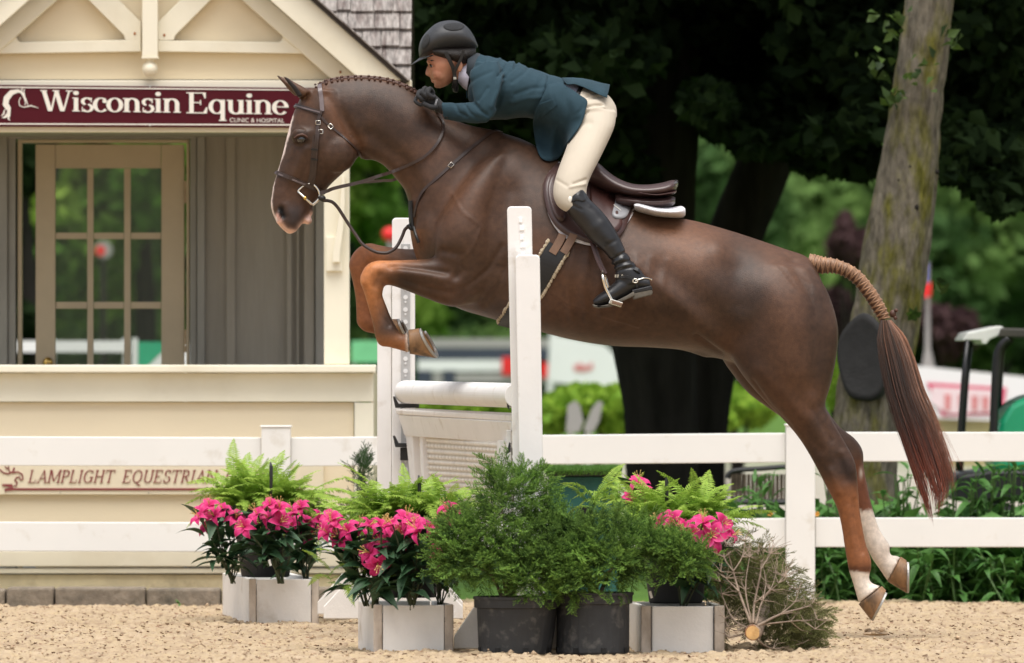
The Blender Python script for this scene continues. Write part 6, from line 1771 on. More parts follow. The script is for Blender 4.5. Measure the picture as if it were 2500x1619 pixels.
# roached mane base strip
MB().loft([(775, 204, 780, 215, .014, 0), (806, 192, 810, 204, .016, 0), (850, 185, 852, 198, .016, 0), (905, 185, 905, 198, .016, 0), (960, 194, 957, 207, .016, 0), (1018, 220, 1012, 232, .014, 0), (1075, 268, 1066, 282, .012, 0)], n=10).build('mane', M['braid'], horse, smooth=True)

# ---- tail: braided dock, knot, loose hair
dock_px = [(1972, 640, 22), (2000, 647, 21), (2043, 651, 17), (2086, 672, 16.5), (2119, 710, 16.5), (2143, 747, 16), (2160, 780, 13)]
D = np.array([[*P(x, y, 0), r * D0 / FPX] for x, y, r in dock_px])
R = catmull(D, 14)
dk = MB(); dk.tube([Vector(r[:3]) for r in R], [r[3] * (1 + .035 * math.sin(i * 2.1)) for i, r in enumerate(R)], 14)
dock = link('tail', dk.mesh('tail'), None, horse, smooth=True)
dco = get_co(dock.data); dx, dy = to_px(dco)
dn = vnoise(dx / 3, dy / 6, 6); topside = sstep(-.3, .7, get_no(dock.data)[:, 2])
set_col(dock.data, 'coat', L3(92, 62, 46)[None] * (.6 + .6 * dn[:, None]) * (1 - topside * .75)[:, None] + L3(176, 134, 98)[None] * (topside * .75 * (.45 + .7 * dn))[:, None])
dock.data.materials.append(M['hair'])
# plaited wraps crossing the dock
wrap = MB()
for i in range(6, len(R) - 2, 2):
    p = Vector(R[i][:3]); t = (Vector(R[i + 1][:3]) - Vector(R[i - 1][:3])).normalized(); r = float(R[i][3])
    a = Vector((0, 1, 0)); b = t.cross(a).normalized()
    pts = []
    for k in range(9):
        th = PI + PI * (k - 4) / 8 * 1.15
        pts.append(p + (a * math.cos(th) + b * math.sin(th)) * r * 1.02 + t * ((.006 if i % 4 == 0 else -.006) * math.sin((k - 4) * .5)))
    wrap.tube(pts, .0034, 5)
w = link('plait', wrap.mesh('plait'), None, dock, smooth=True)
wx = get_co(w.data); set_col(w.data, 'coat', L3(150, 112, 82)[None] * (.55 + .6 * vnoise(wx[:, 0] * 150, wx[:, 2] * 150, 2)[:, None])); w.data.materials.append(M['hair'])
kn = MB(); kn.ball(P(2180, 766, -.008), (.014, .013, .016), 10, 7); kn.ball(P(2188, 758, -.015), (.008, .008, .008), 8, 6); kn.ball(P(2186, 776, -.012), (.008, .008, .009), 8, 6)
kn.build('tail_knot', M['braid'], dock, smooth=True)
# hair strands
lt = [(2150, 782), (2143, 829), (2150, 881), (2166, 959), (2187, 1027), (2206, 1078), (2234, 1159), (2256, 1222), (2277, 1278)]
rt = [(2174, 782), (2205, 818), (2229, 876), (2250, 949), (2277, 1011), (2302, 1078), (2328, 1150), (2336, 1205), (2302, 1277)]
LT = np.array(lt, float); RT = np.array(rt, float)
rg = np.random.default_rng(12)
core = MB().loft([(l[0] + 3, l[1], r[0] - 3, r[1], d, 0) for l, r, d in zip(lt, rt, (.012, .02, .022, .022, .02, .014, .008, .004, .003))][:6], n=18)
HV = []; HF = []; HC2 = []
def strand(u, v, tend, off, thick, shade, start=0.0):
    if u > .45: tend = min(tend, 1.0 - (u - .45) * .55 * rg.uniform(.5, 1.3))
    m = 15; base_i = len(HV)
    pts = []
    for i in range(m):
        t = start + (tend - start) * i / (m - 1)
        s = t * (len(LT) - 1); k = min(int(s), len(LT) - 2); fr = s - k
        l = LT[k] * (1 - fr) + LT[k + 1] * fr; r = RT[k] * (1 - fr) + RT[k + 1] * fr
        sp = u + .05 * math.sin(t * 7 + off * 9) * t
        q = l * (1 - sp) + r * sp
        dep = .015 + .04 * math.sin(PI * min(1, .25 + t * .75)) 
        yy = v * dep
        pts.append((q[0] + off * 3.0 * t * t, q[1], yy, t))
    for i, (x, y, yy, t) in enumerate(pts):
        p = P(x, y, yy); w = thick * (1 - .55 * i / (m - 1)) * (0.25 if i == m - 1 else 1)
        HV.append((p.x - w, p.y, p.z)); HV.append((p.x + w, p.y, p.z + w * .4)); HV.append((p.x, p.y - w * 1.1, p.z))
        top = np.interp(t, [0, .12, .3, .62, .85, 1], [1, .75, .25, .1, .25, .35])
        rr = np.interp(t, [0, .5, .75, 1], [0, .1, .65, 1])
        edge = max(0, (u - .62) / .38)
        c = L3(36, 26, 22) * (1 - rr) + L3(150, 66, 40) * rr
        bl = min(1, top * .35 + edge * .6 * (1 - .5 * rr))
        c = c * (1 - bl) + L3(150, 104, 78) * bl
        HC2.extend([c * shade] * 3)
    for i in range(m - 1):
        a = base_i + i * 3; b = a + 3
        for j in range(3):
            HF.append((a + j, a + (j + 1) % 3, b + (j + 1) % 3, b + j))
clumps = [(rg.uniform(0, 1), rg.normal(), rg.uniform(.45, 1.5), rg.uniform(.72, 1.0)) for k in range(46)]
for i in range(1500):
    cu, co_, cs, ct_ = clumps[i % 46]; u = float(np.clip(cu + rg.normal() * .028, 0, 1)); v = rg.uniform(-1, 1) * math.sqrt(max(0, 1 - (2 * u - 1) ** 2) + .05)
    if i % 3: v = -abs(v)
    strand(u, v, ct_ * rg.uniform(.9, 1.02) if rg.random() < .75 else rg.uniform(.4, .8), co_ * 1.6 + rg.normal() * .5, .0009 + .0009 * rg.random(), cs * rg.uniform(.6, 1.5))
for i in range(150):
    strand(rg.uniform(.9, 1.06), rg.uniform(-.6, .4), rg.uniform(.6, 1.02), rg.normal() * 1.5, .0006, rg.uniform(1.0, 1.7))
for i in range(8):
    strand(rg.uniform(.96, 1.0), rg.uniform(-.6, .4), rg.uniform(.72, .95), 6 + 10 * rg.random(), .0005, 1.3, .2)
for i in range(60):
    strand(rg.uniform(-.05, .12), rg.uniform(-.6, .4), rg.uniform(.5, 1.0), rg.normal(), .0007, rg.uniform(.7, 1.4))
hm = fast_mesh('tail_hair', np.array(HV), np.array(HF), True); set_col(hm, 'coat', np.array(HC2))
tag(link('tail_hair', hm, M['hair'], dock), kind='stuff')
cm = core.mesh('tail_core'); cx = get_co(cm); set_col(cm, 'coat', np.tile(L3(34, 23, 20), (len(cx), 1)))
link('tail_underhair', cm, M['hair'], dock, smooth=True)
# ================================================================== tack, laid on the horse's surface
M['leather'] = mat('brown_leather', (.038, .022, .017), rough=.38, var=.2, scale=20, bump=.1, bscale=160, spec=.5)
M['leatherlight'] = mat('greyed_leather', (.13, .10, .10), rough=.35, var=.1, scale=30)
M['leatherdark'] = mat('black_leather', (.008, .0075, .008), rough=.5, var=.2, scale=20)
M['saddleleather'] = mat('saddle_leather', (.058, .030, .027), rough=.36, var=.15, scale=14, bump=.08, bscale=200, spec=.55)
M['saddlered'] = mat('oxblood_leather', (.055, .020, .016), rough=.42, var=.15, scale=14, bump=.08, bscale=200)
M['tanleather'] = mat('tan_billets', (.19, .105, .062), rough=.55, var=.15, scale=20)
M['chrome'] = mat('bit_steel', (.80, .76, .68), rough=.18, metallic=1.0, var=.05)
M['padwhite'] = mat('white_fleece', (.80, .77, .80), rough=.95, var=.05, scale=60, bump=.8, bscale=150, sheen=.3)
M['fleececream'] = mat('cream_fleece', (.52, .42, .29), rough=.95, var=.3, scale=90, bump=1.0, bscale=130, sheen=.3)
M['greypatch'] = mat('grey_patch', (.26, .26, .27), rough=.35, var=.1)
CAM = Vector((0, -D0, HC))
def cast(bvhs, px, py, far=False, Yhint=0.0):
    o = P(px, py, -3); d = (P(px, py, 3) - o).normalized()
    best = None
    for bv in bvhs:
        h = bv.ray_cast(o, d) if not far else bv.ray_cast(P(px, py, 3), -d)
        if h[0] is not None:
            if best is None or (h[0].y < best[0].y) != far: best = (h[0], h[1])
    if best is None:
        h = bvhs[0].find_nearest(P(px, py, Yhint)); best = (h[0], h[1])
    return best
def strap_mesh(pn, width, th=.003, lift=.002, per=5, flat=None):
    """pn: list of (point, normal); a flat band with thickness lying on the surface"""
    A = np.array([[*p, *n] for p, n in pn], float)
    R = catmull(A, per) if len(A) > 2 else A
    # smooth the normals a little
    N_ = R[:, 3:].copy()
    for k in range(3): N_[1:-1] = (N_[:-2] + N_[1:-1] * 2 + N_[2:]) / 4
    b = MB(); v = []; f = []; m = len(R)
    for i in range(m):
        p = Vector(R[i, :3]); n = Vector(N_[i]).normalized()
        t = Vector(R[min(i + 1, m - 1), :3] - R[max(i - 1, 0), :3]).normalized()
        sd = n.cross(t).normalized()
        w = width(i / (m - 1)) if callable(width) else width
        v += [p + n * lift - sd * w / 2, p + n * lift + sd * w / 2, p + n * (lift + th) + sd * w * .46, p + n * (lift + th) - sd * w * .46]
    for i in range(m - 1):
        for j in range(4): f.append((i * 4 + j, i * 4 + (j + 1) % 4, i * 4 + 4 + (j + 1) % 4, i * 4 + 4 + j))
    f += [(3, 2, 1, 0), (m * 4 - 4, m * 4 - 3, m * 4 - 2, m * 4 - 1)]
    b.add(v, f); return b
def strap(name, pts, width, m, parent, far=False, th=.003, lift=.002, bv=None, wrap=False):
    bv = bv or [hbvh]
    pn = [cast(bv, x, y, far) for x, y in pts]
    if wrap:
        pn = list(reversed([cast(bv, x, y, True) for x, y in pts])) + pn
    return strap_mesh(pn, width, th, lift).build(name, m, parent)
bridle = thing('bridle', 'brown leather bridle with steel D ring bit on the horse head', 'bridle', P(740, 380, 0))
# crownpiece over the poll, then the cheekpiece
strap('crownpiece', [(779, 203), (781, 218), (784, 240), (787, 272)], .018, M['leatherlight'], bridle, wrap=True, th=.004)
for fr in (False, True):
    strap('cheekpiece', [(783, 272), (777, 300), (774, 335), (769, 370), (765, 415), (759, 452)], .0155, M['leather'], bridle, far=fr, th=.004)
    strap('cheekpiece', [(779, 318), (776, 345), (773, 385), (769, 425), (763, 452)], .009, M['leather'], bridle, far=fr, th=.004, lift=.006)
    strap('throatlatch', [(785, 286), (795, 298), (807, 309), (832, 330), (856, 352), (874, 370), (884, 386)], .009, M['leather'], bridle, far=fr)
strap('browband', [(716, 257), (726, 259), (745, 264), (771, 272), (787, 276)], .017, M['leather'], bridle, wrap=True, th=.006)
strap('browband', [(716, 258), (730, 261), (752, 267), (783, 275)], .006, M['leatherlight'], bridle, wrap=True, th=.0025, lift=.008)
strap('noseband', [(673, 421), (682, 424), (709, 434), (741, 448), (770, 462), (795, 470)], .017, M['leather'], bridle, wrap=True, th=.006)
strap('noseband', [(673, 422), (690, 428), (720, 440), (745, 450)], .007, M['leatherlight'], bridle, wrap=True, th=.002, lift=.008)
strap('noseband_hanger', [(766, 330), (762, 380), (757, 430), (750, 452)], .008, M['leather'], bridle, lift=.001)
def ring_buckle(parent, x, y, ang, bv=None, w=.009, h=.008, off=.008):
    p, n = cast(bv or [hbvh], x, y); n = (n + Vector((0, -1, 0))).normalized(); p = p + n * off
    a = Vector((math.cos(ang), 0, math.sin(ang))); a = (a - n * a.dot(n)).normalized(); c = n.cross(a)
    b = MB(); pts = [p + a * w * sx + c * h * sy for sx, sy in ((-1, -1), (1, -1), (1, 1), (-1, 1), (-1, -1))]
    b.tube(pts, .0017, 6); return b.build('buckle', M['chrome'], parent, smooth=True)
for x, y, a in ((777, 300, 0), (783, 322, 0), (807, 309, -.8)): ring_buckle(bridle, x, y, a)
for y in (364, 388): 
    p, n = cast([hbvh], 769, y); strap('keeper', [(760, y), (777, y + 1)], .008, M['leatherdark'], bridle, lift=.009, th=.002)
# D ring
Yb_ = cast([hbvh], 757, 480)[0].y - .016
b = MB(); dpts = [P(x, y, Yb_) for x, y in ((727, 467), (738, 456), (752, 449), (766, 452), (775, 461), (780, 474), (778, 485), (770, 494), (762, 500))]
b.tube(smooth_path(dpts, 4), .0042, 8); b.tube([P(727, 467, Yb_), P(762, 500, Yb_)], .0052, 8)
bit = b.build('bit_ring', M['chrome'], bridle, smooth=True)
b = MB(); b.ball(P(745, 484, Yb_), (.009, .008, .009), 10, 8); b.tube([P(745, 484, Yb_), P(748, 483, 0)], .006, 8); b.build('mouthpiece', M['brass'], bit, smooth=True)
Yf_ = -Yb_
b = MB(); b.tube(smooth_path([Vector((p.x, Yf_, p.z)) for p in dpts], 4), .0042, 8); b.build('bit_ring', M['chrome'], bridle, smooth=True)
# reins: from the bit to the hand
def rein(pts, name='rein', w=.014, m=None):
    pn = [(P(x, y, Y), Vector((0, -1 if Y < .05 else 1, .15))) for x, y, Y in pts]
    return strap_mesh(pn, w, .004, 0).build(name, m or M['leather'], bridle)
def onneck(x, y, off=-.012): return (x, y, cast([hbvh], x, y)[0].y + off)
rein([(781, 472, Yb_), (800, 466, Yb_ - .004), (819, 459, -.085), (879, 445, -.105), (925, 430, -.125), onneck(965, 417), onneck(1013, 396), onneck(1042, 378), onneck(1066, 352), onneck(1080, 325), onneck(1083, 303), onneck(1077, 287), onneck(1066, 276, -.02), (1058, 264, -.14)], w=lambda t: .0155 - .006 * t)
rein([(781, 472, Yf_), (819, 459, .085), (879, 446, .10), (899, 444, .10), (935, 441, .10), (967, 437, .09), (1013, 402, .13), (1066, 352, .17), (1080, 310, .18), (1058, 264, .14)], m=M['leatherlight'], w=.012)
# standing martingale from noseband to chest
b = MB(); mp = [P(x, y, Y) for x, y, Y in ((782, 480, -.075), (792, 489, -.07), (800, 490, -.06), (812, 494, -.055), (824, 506, -.05), (836, 524, -.05), (850, 546, -.05), (870, 575, -.06), (886, 597, -.07), (914, 614, -.075), (935, 618, -.075), (950, 616, -.075), (968, 603, -.07), (982, 577, -.06), (989, 560, -.06), (1003, 549, -.07))]
b.tube(smooth_path(mp, 4), .0068, 8); b.build('martingale_strap', M['leather'], bridle, smooth=True)
b = MB(); b.ball(P(786, 484, -.07), (.016, .012, .012), 10, 8); b.tube(smooth_path([P(786, 490, -.07), P(794, 492, -.066), P(806, 491, -.06), P(812, 494, -.055)], 3), .004, 6); b.build('rein_stop', M['leatherdark'], bridle, smooth=True)

# ---- breastplate
bp = thing('breastplate', 'brown leather neck strap and breastplate round the horse shoulders', 'breastplate', P(1080, 420, 0))
strap('neck_strap', [(1228, 318), (1205, 322), (1172, 344), (1139, 371), (1100, 405), (1066, 436), (1036, 464), (1020, 495), (1012, 530)], .013, M['leather'], bp)
strap('neck_strap', [(1228, 318), (1205, 322), (1172, 344), (1139, 371), (1100, 405), (1066, 436), (1036, 464), (1020, 495), (1012, 530)], .013, M['leather'], bp, far=True)
ring_buckle(bp, 1101, 404, .8, w=.010)
strap('chest_strap', [(1006, 490), (1006, 515), (1008, 545), (1010, 560)], .026, M['leatherdark'], bp, th=.008, lift=.004)
strap('chest_strap', [(1012, 555), (1018, 575), (1024, 592)], .014, M['leatherdark'], bp, th=.006)
b = MB(); b.tube(smooth_path([P(x, y, -.075) for x, y in ((996, 548), (1004, 558), (1014, 556), (1016, 547))], 4), .009, 8); b.build('rubber_stop', M['leatherdark'], bp, smooth=True)

# ---- saddle pad, girth, saddle
def patch(outline, bvs, off, th, m, name, parent, rings=7, n=64, far=False, centre=None, bevel=0.0, smoothn=2):
    O = np.array(outline, float); O = np.vstack([O, O[:1]])
    seg = np.hypot(*np.diff(O, axis=0).T); cum = np.concatenate([[0], np.cumsum(seg)])
    q = np.linspace(0, cum[-1], n, endpoint=False)
    B = np.stack([np.interp(q, cum, O[:, 0]), np.interp(q, cum, O[:, 1])], -1)
    c = np.array(centre) if centre else B.mean(0)
    top = []; bot = []
    grid = [[c + (B[k] - c) * r / rings for k in range(n)] for r in range(1, rings + 1)]
    pts = [c] + [g for row in grid for g in row]
    hit = [cast(bvs, x, y, far) for x, y in pts]
    dep = np.array([h[0].y for h in hit])
    # relax the depth so that the sheet does not copy every bump below it
    D_ = dep[1:].reshape(rings, n)
    H0 = dep[1:].reshape(rings, n).copy()
    for k in range(smoothn):
        S_ = D_.copy(); S_ = (np.roll(D_, 1, 1) + np.roll(D_, -1, 1) + 2 * D_) / 4
        S_[1:-1] = (S_[1:-1] * 2 + D_[:-2] + D_[2:]) / 4
        D_ = S_ if smoothn < 5 else (np.maximum(S_, H0) if far else np.minimum(S_, H0))
    sg = 1 if far else -1
    dep = np.concatenate([[D_[0].mean()], D_.ravel()])
    V = [P(x, y, d + sg * off) for (x, y), d in zip(pts, dep)]
    Vt = [P(x, y, d + sg * (off + th)) for (x, y), d in zip(pts, dep)]
    N0 = len(V); f = []
    for base in (0, N0):
        for k in range(n):
            f.append((base, base + 1 + k, base + 1 + (k + 1) % n))
        for r in range(rings - 1):
            for k in range(n):
                a = base + 1 + r * n
                f.append((a + k, a + n + k, a + n + (k + 1) % n, a + (k + 1) % n))
    a = 1 + (rings - 1) * n
    for k in range(n): f.append((a + k, N0 + a + k, N0 + a + (k + 1) % n, a + (k + 1) % n))
    b = MB(); b.add(V + Vt, f)
    o = b.build(name, m, parent, smooth=True, bevel=bevel)
    return o
def smooth_outline(pts, per=5):
    A = np.array(pts + pts[:3], float); A = np.vstack([A[-4:-3], A]) if False else A
    return [tuple(p) for p in catmull(np.array(pts + [pts[0]], float), per)[:-1]]
pad = thing('saddle_pad', 'white fleece saddle pad under the brown saddle', 'saddle pad', P(1500, 500, 0))
pad_near = smooth_outline([(1364, 396), (1338, 422), (1327, 455), (1331, 490), (1341, 530), (1357, 559), (1377, 580), (1402, 590), (1434, 599), (1468, 601), (1500, 590), (1534, 542), (1550, 508), (1540, 470), (1480, 430), (1410, 400)])
for fr in (False, True): patch(pad_near, [hbvh], .004, .008, M['padwhite'], 'pad_panel', pad, far=fr, centre=(1430, 500))
b = MB()
b.loft([(1546, 494, 1548, 514, .17, 0), (1560, 491, 1562, 521, .185, 0), (1600, 504, 1603, 530, .20, 0), (1640, 506, 1645, 533, .19, 0), (1662, 503, 1664, 532, .17, 0), (1672, 508, 1673, 526, .10, 0)], n=32, per=4)
b.build('pad_roll', M['padwhite'], pad, smooth=True)

girth = thing('girth', 'dark girth with cream fleece edges and tan billets behind the near jump standard', 'girth', P(1340, 660, 0))
gpath = [(1378, 575), (1362, 605), (1340, 640), (1315, 682), (1290, 720), (1262, 760), (1240, 793)]
gp = [cast([hbvh], x, y) for x, y in gpath]
strap_mesh(gp[1:], .084, .006, .012).build('girth_band', M['leatherdark'], girth)
strap_mesh(gp[1:], .098, .010, .002).build('fleece_lining', M['fleececream'], girth)
gf = [cast([hbvh], x, y, True) for x, y in gpath]
strap_mesh(gf, .072, .006, .012).build('girth_band', M['leatherdark'], girth); strap_mesh(gf, .098, .010, .002).build('fleece_lining', M['fleececream'], girth)
bot_ = [(gp[-1][0], gp[-1][1]), (P(1236, 800, 0) + Vector((0, 0, -.002)), Vector((0, 0, -1))), (gf[-1][0], gf[-1][1])]
strap_mesh(bot_, .085, .008, .006).build('girth_band', M['leatherdark'], girth)
rf = random.Random(5)
for side in (-1, 1):
    fl = MB()      # tufts along both edges
    A = np.array([[*p, *n] for p, n in gp[1:]]); Rr = catmull(A, 8)
    for i in range(len(Rr) - 1):
        p = Vector(Rr[i, :3]); n = Vector(Rr[i, 3:]).normalized(); tdir = Vector(Rr[i + 1, :3] - Rr[i, :3]).normalized(); sd = n.cross(tdir)
        q = p + sd * side * .046 + n * .010
        fl.ball(q + tdir * rf.uniform(-.004, .004), (.007 * rf.uniform(.6, 1.3), .007, .011 * rf.uniform(.6, 1.3)), 8, 5)
    fl.build('fleece_edge', M['fleececream'], girth, smooth=True)
for dx in (-13, 14):
    strap('billet', [(1386 + dx, 576), (1381 + dx, 588), (1372 + dx, 604), (1362 + dx, 620)], .034, M['tanleather'], girth, lift=.018)

saddle = thing('saddle', 'brown leather jumping saddle with grey patch and steel stirrups', 'saddle', P(1480, 480, 0))
flap = smooth_outline([(1360, 398), (1336, 425), (1326, 455), (1330, 490), (1341, 528), (1357, 553), (1380, 572), (1412, 585), (1442, 595), (1470, 598), (1500, 588), (1521, 566), (1536, 535), (1546, 505), (1552, 466), (1520, 452), (1470, 420), (1410, 396)])
for fr in (False, True):
    patch(flap, [hbvh], .014, .008, M['saddleleather'], 'flap', saddle, far=fr, centre=(1440, 490))
    patch(smooth_outline([(1366, 402), (1346, 428), (1337, 458), (1341, 490), (1352, 522), (1368, 542), (1380, 530), (1366, 490), (1368, 440), (1390, 405)]), [hbvh], .022, .014, M['saddleleather'], 'knee_roll', saddle, far=fr, rings=4, n=40)
    patch(smooth_outline([(1452, 420), (1440, 470), (1448, 520), (1470, 560), (1500, 570), (1520, 545), (1506, 500), (1500, 460), (1492, 434)]), [hbvh], .022, .006, M['saddlered'], 'flap_panel', saddle, far=fr, rings=5, n=40)
patch(smooth_outline([(1504, 476), (1524, 462), (1546, 464), (1546, 490), (1541, 505), (1528, 530), (1505, 534), (1494, 524), (1500, 500)], 4), [hbvh], .028, .003, M['greypatch'], 'grey_patch', saddle, rings=4, n=40)
b = MB()
b.loft([(1372, 378, 1366, 420, .05, 0), (1395, 382, 1392, 440, .075, 0), (1425, 388, 1420, 450, .10, 0), (1459, 397, 1455, 462, .125, 0), (1480, 415, 1478, 470, .14, 0), (1506, 434, 1504, 476, .155, 0), (1540, 448, 1540, 484, .168, 0),
        (1580, 451, 1582, 486, .178, 0), (1617, 446, 1622, 482, .176, 0), (1640, 440, 1644, 472, .155, 0), (1652, 441, 1651, 462, .10, 0)], n=36, per=4, pw=.85)
b.build('seat', M['saddleleather'], saddle, smooth=True)
b = MB(); b.loft([(1500, 470, 1505, 508, .13, 0), (1560, 478, 1562, 512, .168, 0), (1605, 480, 1608, 512, .172, 0), (1636, 478, 1636, 506, .155, 0), (1648, 482, 1647, 498, .10, 0)], n=32, per=4); b.build('panel', M['saddleleather'], saddle, smooth=True)
b = MB(); b.loft([(1556, 468, 1556, 475, .182, 0), (1600, 474, 1601, 481, .186, 0), (1640, 468, 1641, 475, .17, 0), (1650, 464, 1651, 470, .12, 0)], n=28, per=4); b.build('welt', M['saddlered'], saddle, smooth=True)
b = MB(); b.loft([(1640, 443, 1642, 462, .148, 0), (1650, 439, 1650, 460, .135, 0), (1655, 440, 1654, 456, .10, 0)], n=24, per=3); b.build('cantle_cap', mat('cantle_cap', (.06, .05, .048), .25, .1, coat=.4), saddle, smooth=True)
# strap with keeper across the flap
strap('stirrup_strap', [(1458, 450), (1478, 468), (1500, 488), (1518, 498), (1540, 508), (1546, 510)], .017, M['saddlered'], saddle, lift=.034, th=.004)
strap('keeper', [(1500, 500), (1512, 492), (1524, 488)], .012, M['saddleleather'], saddle, lift=.038, th=.003)
strap('flap_edge', [(1550, 462), (1548, 490), (1543, 512)], .014, M['saddleleather'], saddle, lift=.03, th=.004)
strap('flap_edge', [(1503, 478), (1525, 462), (1550, 463)], .009, M['saddleleather'], saddle, lift=.03, th=.005)
# flat print on the grey patch
pr_ = MB()
def patch_print(pts, w):
    q = [cast([hbvh], x, y)[0] + Vector((0, -.0335, 0)) for x, y in pts]
    pr_.tube(q, w, 5)
patch_print([(1512, 476), (1520, 478), (1519, 483), (1512, 484), (1520, 488)], .0018); patch_print([(1534, 484), (1525, 482), (1523, 488), (1531, 491), (1532, 487)], .0018)
patch_print([(1498, 500), (1516, 514)], .0014); patch_print([(1516, 494), (1530, 498)], .001)
pr_.build('print', M['signwhite'], saddle)
# stirrups on both sides
for s in (-1, 1):
    Ys = s * .375
    sv = [(1442, 588), (1446, 600), (1452, 618), (1460, 640), (1472, 664)]
    pn = [(P(x, y, s * (.335 + .04 * i / 4)), Vector((0, s, .1))) for i, (x, y) in enumerate(sv)]
    strap_mesh(pn, .012, .004, 0).build('stirrup_leather', M['saddlered'], saddle)
    pn = [(P(x + 8, y + 4, s * (.33 + .04 * i / 4)), Vector((0, s, .1))) for i, (x, y) in enumerate(sv)]
    strap_mesh(pn, .010, .004, 0).build('stirrup_leather', M['saddlered'], saddle)
    b = MB(); top = P(1471, 662, Ys)
    o1 = [P(x, y, Ys - .052 + .002 * i) for i, (x, y) in enumerate(((1471, 662), (1472, 678), (1477, 697), (1484, 714), (1491, 727), (1497, 738)))]
    o1[0] = top
    b.tube(smooth_path([top, P(1471, 668, Ys - .03)] + o1[1:], 4), .0062, 8)
    o2 = [P(x + 6, y - 3, Ys + .05) for x, y in ((1472, 678), (1477, 697), (1484, 714), (1491, 727), (1497, 736))]
    b.tube(smooth_path([top, P(1474, 666, Ys + .03)] + o2, 4), .0062, 8)
    st_ = b.build('stirrup_iron', M['chrome'], saddle, smooth=True)
    b = MB(); b.obox((P(1503, 740, Ys)), (.026, 0, -.008), (0, .062, 0), (.004, 0, .010)); b.build('tread', M['chrome'], st_, bevel=.003)
    b = MB(); b.obox((P(1506, 741, Ys - .003)), (.020, 0, -.006), (0, .0615, 0), (.002, 0, .006)); b.build('tread_pad', M['tanleather'], st_, bevel=.002)
# ================================================================== the rider
M['skin'] = mat('skin', (.48, .23, .14), rough=.5, var=.08, scale=30, col2=(.42, .15, .09), c2scale=9, c2lo=.5, c2hi=.75, spec=.35)
M['coatcloth'] = mat('teal_coat', (.023, .049, .065), rough=.8, var=.12, scale=7, bump=.25, bscale=420, sheen=.05, spec=.15)
M['breeches'] = mat('beige_breeches', (.50, .44, .355), rough=.75, var=.05, scale=5, bump=.12, bscale=500, sheen=.15, spec=.2)
M['boot'] = mat('black_boot', (.0125, .012, .013), rough=.33, var=.2, scale=10, bump=.05, bscale=90, spec=.5)
M['sole'] = mat('boot_sole', (.11, .095, .075), rough=.8, var=.3, scale=30)
M['glove'] = mat('black_glove', (.009, .009, .011), rough=.75, var=.2, scale=40, bump=.2, bscale=300, sheen=.15)
M['helmetmat'] = mat('grey_helmet', (.030, .031, .034), rough=.45, var=.15, scale=90, bump=.18, bscale=700, spec=.5)
M['helmetvent'] = mat('helmet_vent', (.012, .012, .013), rough=.6, var=.5, scale=220, bump=.8, bscale=350)
M['hairdark'] = mat('dark_hair', (.012, .008, .006), rough=.55, var=.3, scale=60, bump=.5, bscale=120)
M['shirt'] = mat('pale_shirt', (.62, .60, .72), rough=.8, var=.05, bump=.1)
rider = thing('person', 'rider in teal coat, beige breeches, tall black boots and grey helmet crouched on the horse', 'person', P(1400, 430, 0))

# ---- body sections, shared by the body below and the clothes above
S_torso = [(1150, 132, 1136, 178, .062, 0), (1184, 135, 1142, 238, .155, 0), (1230, 146, 1178, 288, .19, 0), (1280, 159, 1232, 292, .185, 0), (1330, 178, 1288, 288, .168, 0), (1385, 194, 1330, 300, .165, 0)]
S_pelvis = [(1330, 182, 1300, 290, .14, 0), (1395, 206, 1345, 310, .16, 0), (1440, 213, 1372, 340, .18, 0), (1482, 230, 1392, 356, .185, 0), (1503, 258, 1432, 350, .165, 0), (1506, 285, 1470, 335, .11, 0)]
def S_thigh(s): return [(1385, 262, 1505, 272, .088, s * .09), (1396, 312, 1500, 310, .09, s * .145), (1382, 362, 1478, 360, .084, s * .21), (1363, 412, 1457, 402, .077, s * .265), (1352, 450, 1442, 432, .07, s * .30), (1351, 480, 1434, 455, .064, s * .325), (1362, 504, 1432, 474, .06, s * .337), (1382, 518, 1437, 490, .055, s * .345)]
def S_shank(s): return [(1384, 488, 1424, 460, .053, s * .345), (1383, 518, 1441, 488, .060, s * .347), (1408, 548, 1466, 512, .061, s * .352), (1440, 586, 1493, 546, .058, s * .36), (1470, 611, 1513, 580, .051, s * .365), (1489, 634, 1530, 617, .044, s * .37), (1500, 656, 1551, 645, .042, s * .372), (1502, 678, 1568, 664, .043, s * .374), (1505, 700, 1580, 684, .043, s * .375)]
def S_foot(s): return [(1585, 680, 1590, 708, .030, s * .375), (1570, 672, 1576, 711, .036, s * .375), (1545, 668, 1553, 714, .038, s * .375), (1518, 674, 1532, 724, .040, s * .376), (1495, 694, 1508, 735, .043, s * .378), (1475, 710, 1484, 743, .044, s * .38), (1458, 722, 1464, 748, .039, s * .38), (1447, 733, 1451, 748, .026, s * .38)]
def S_uarm(s): return [(1160, 150, 1215, 150, .055, s * .135), (1146, 180, 1229, 176, .066, s * .165), (1150, 214, 1231, 204, .062, s * .195), (1157, 243, 1222, 240, .056, s * .215), (1160, 262, 1212, 270, .050, s * .225), (1170, 280, 1203, 288, .040, s * .228)]
def S_farm(s): return [(1208, 272, 1190, 298, .036, s * .228), (1182, 250, 1180, 301, .050, s * .222), (1150, 250, 1152, 301, .050, s * .20), (1118, 251, 1122, 298, .045, s * .165), (1092, 250, 1098, 294, .041, s * .135), (1076, 249, 1084, 292, .038, s * .12)]
HEADS = [(1068, 66, 1136, 74, .050, 0), (1050, 100, 1150, 104, .060, 0), (1043, 128, 1154, 122, .068, 0), (1043, 148, 1150, 136, .075, 0), (1044, 164, 1142, 150, .077, 0), (1047, 178, 1128, 166, .070, 0), (1051, 190, 1116, 180, .062, 0), (1057, 201, 1109, 192, .053, 0), (1065, 211, 1101, 202, .040, 0), (1074, 216, 1092, 209, .022, 0)]
body = MB()
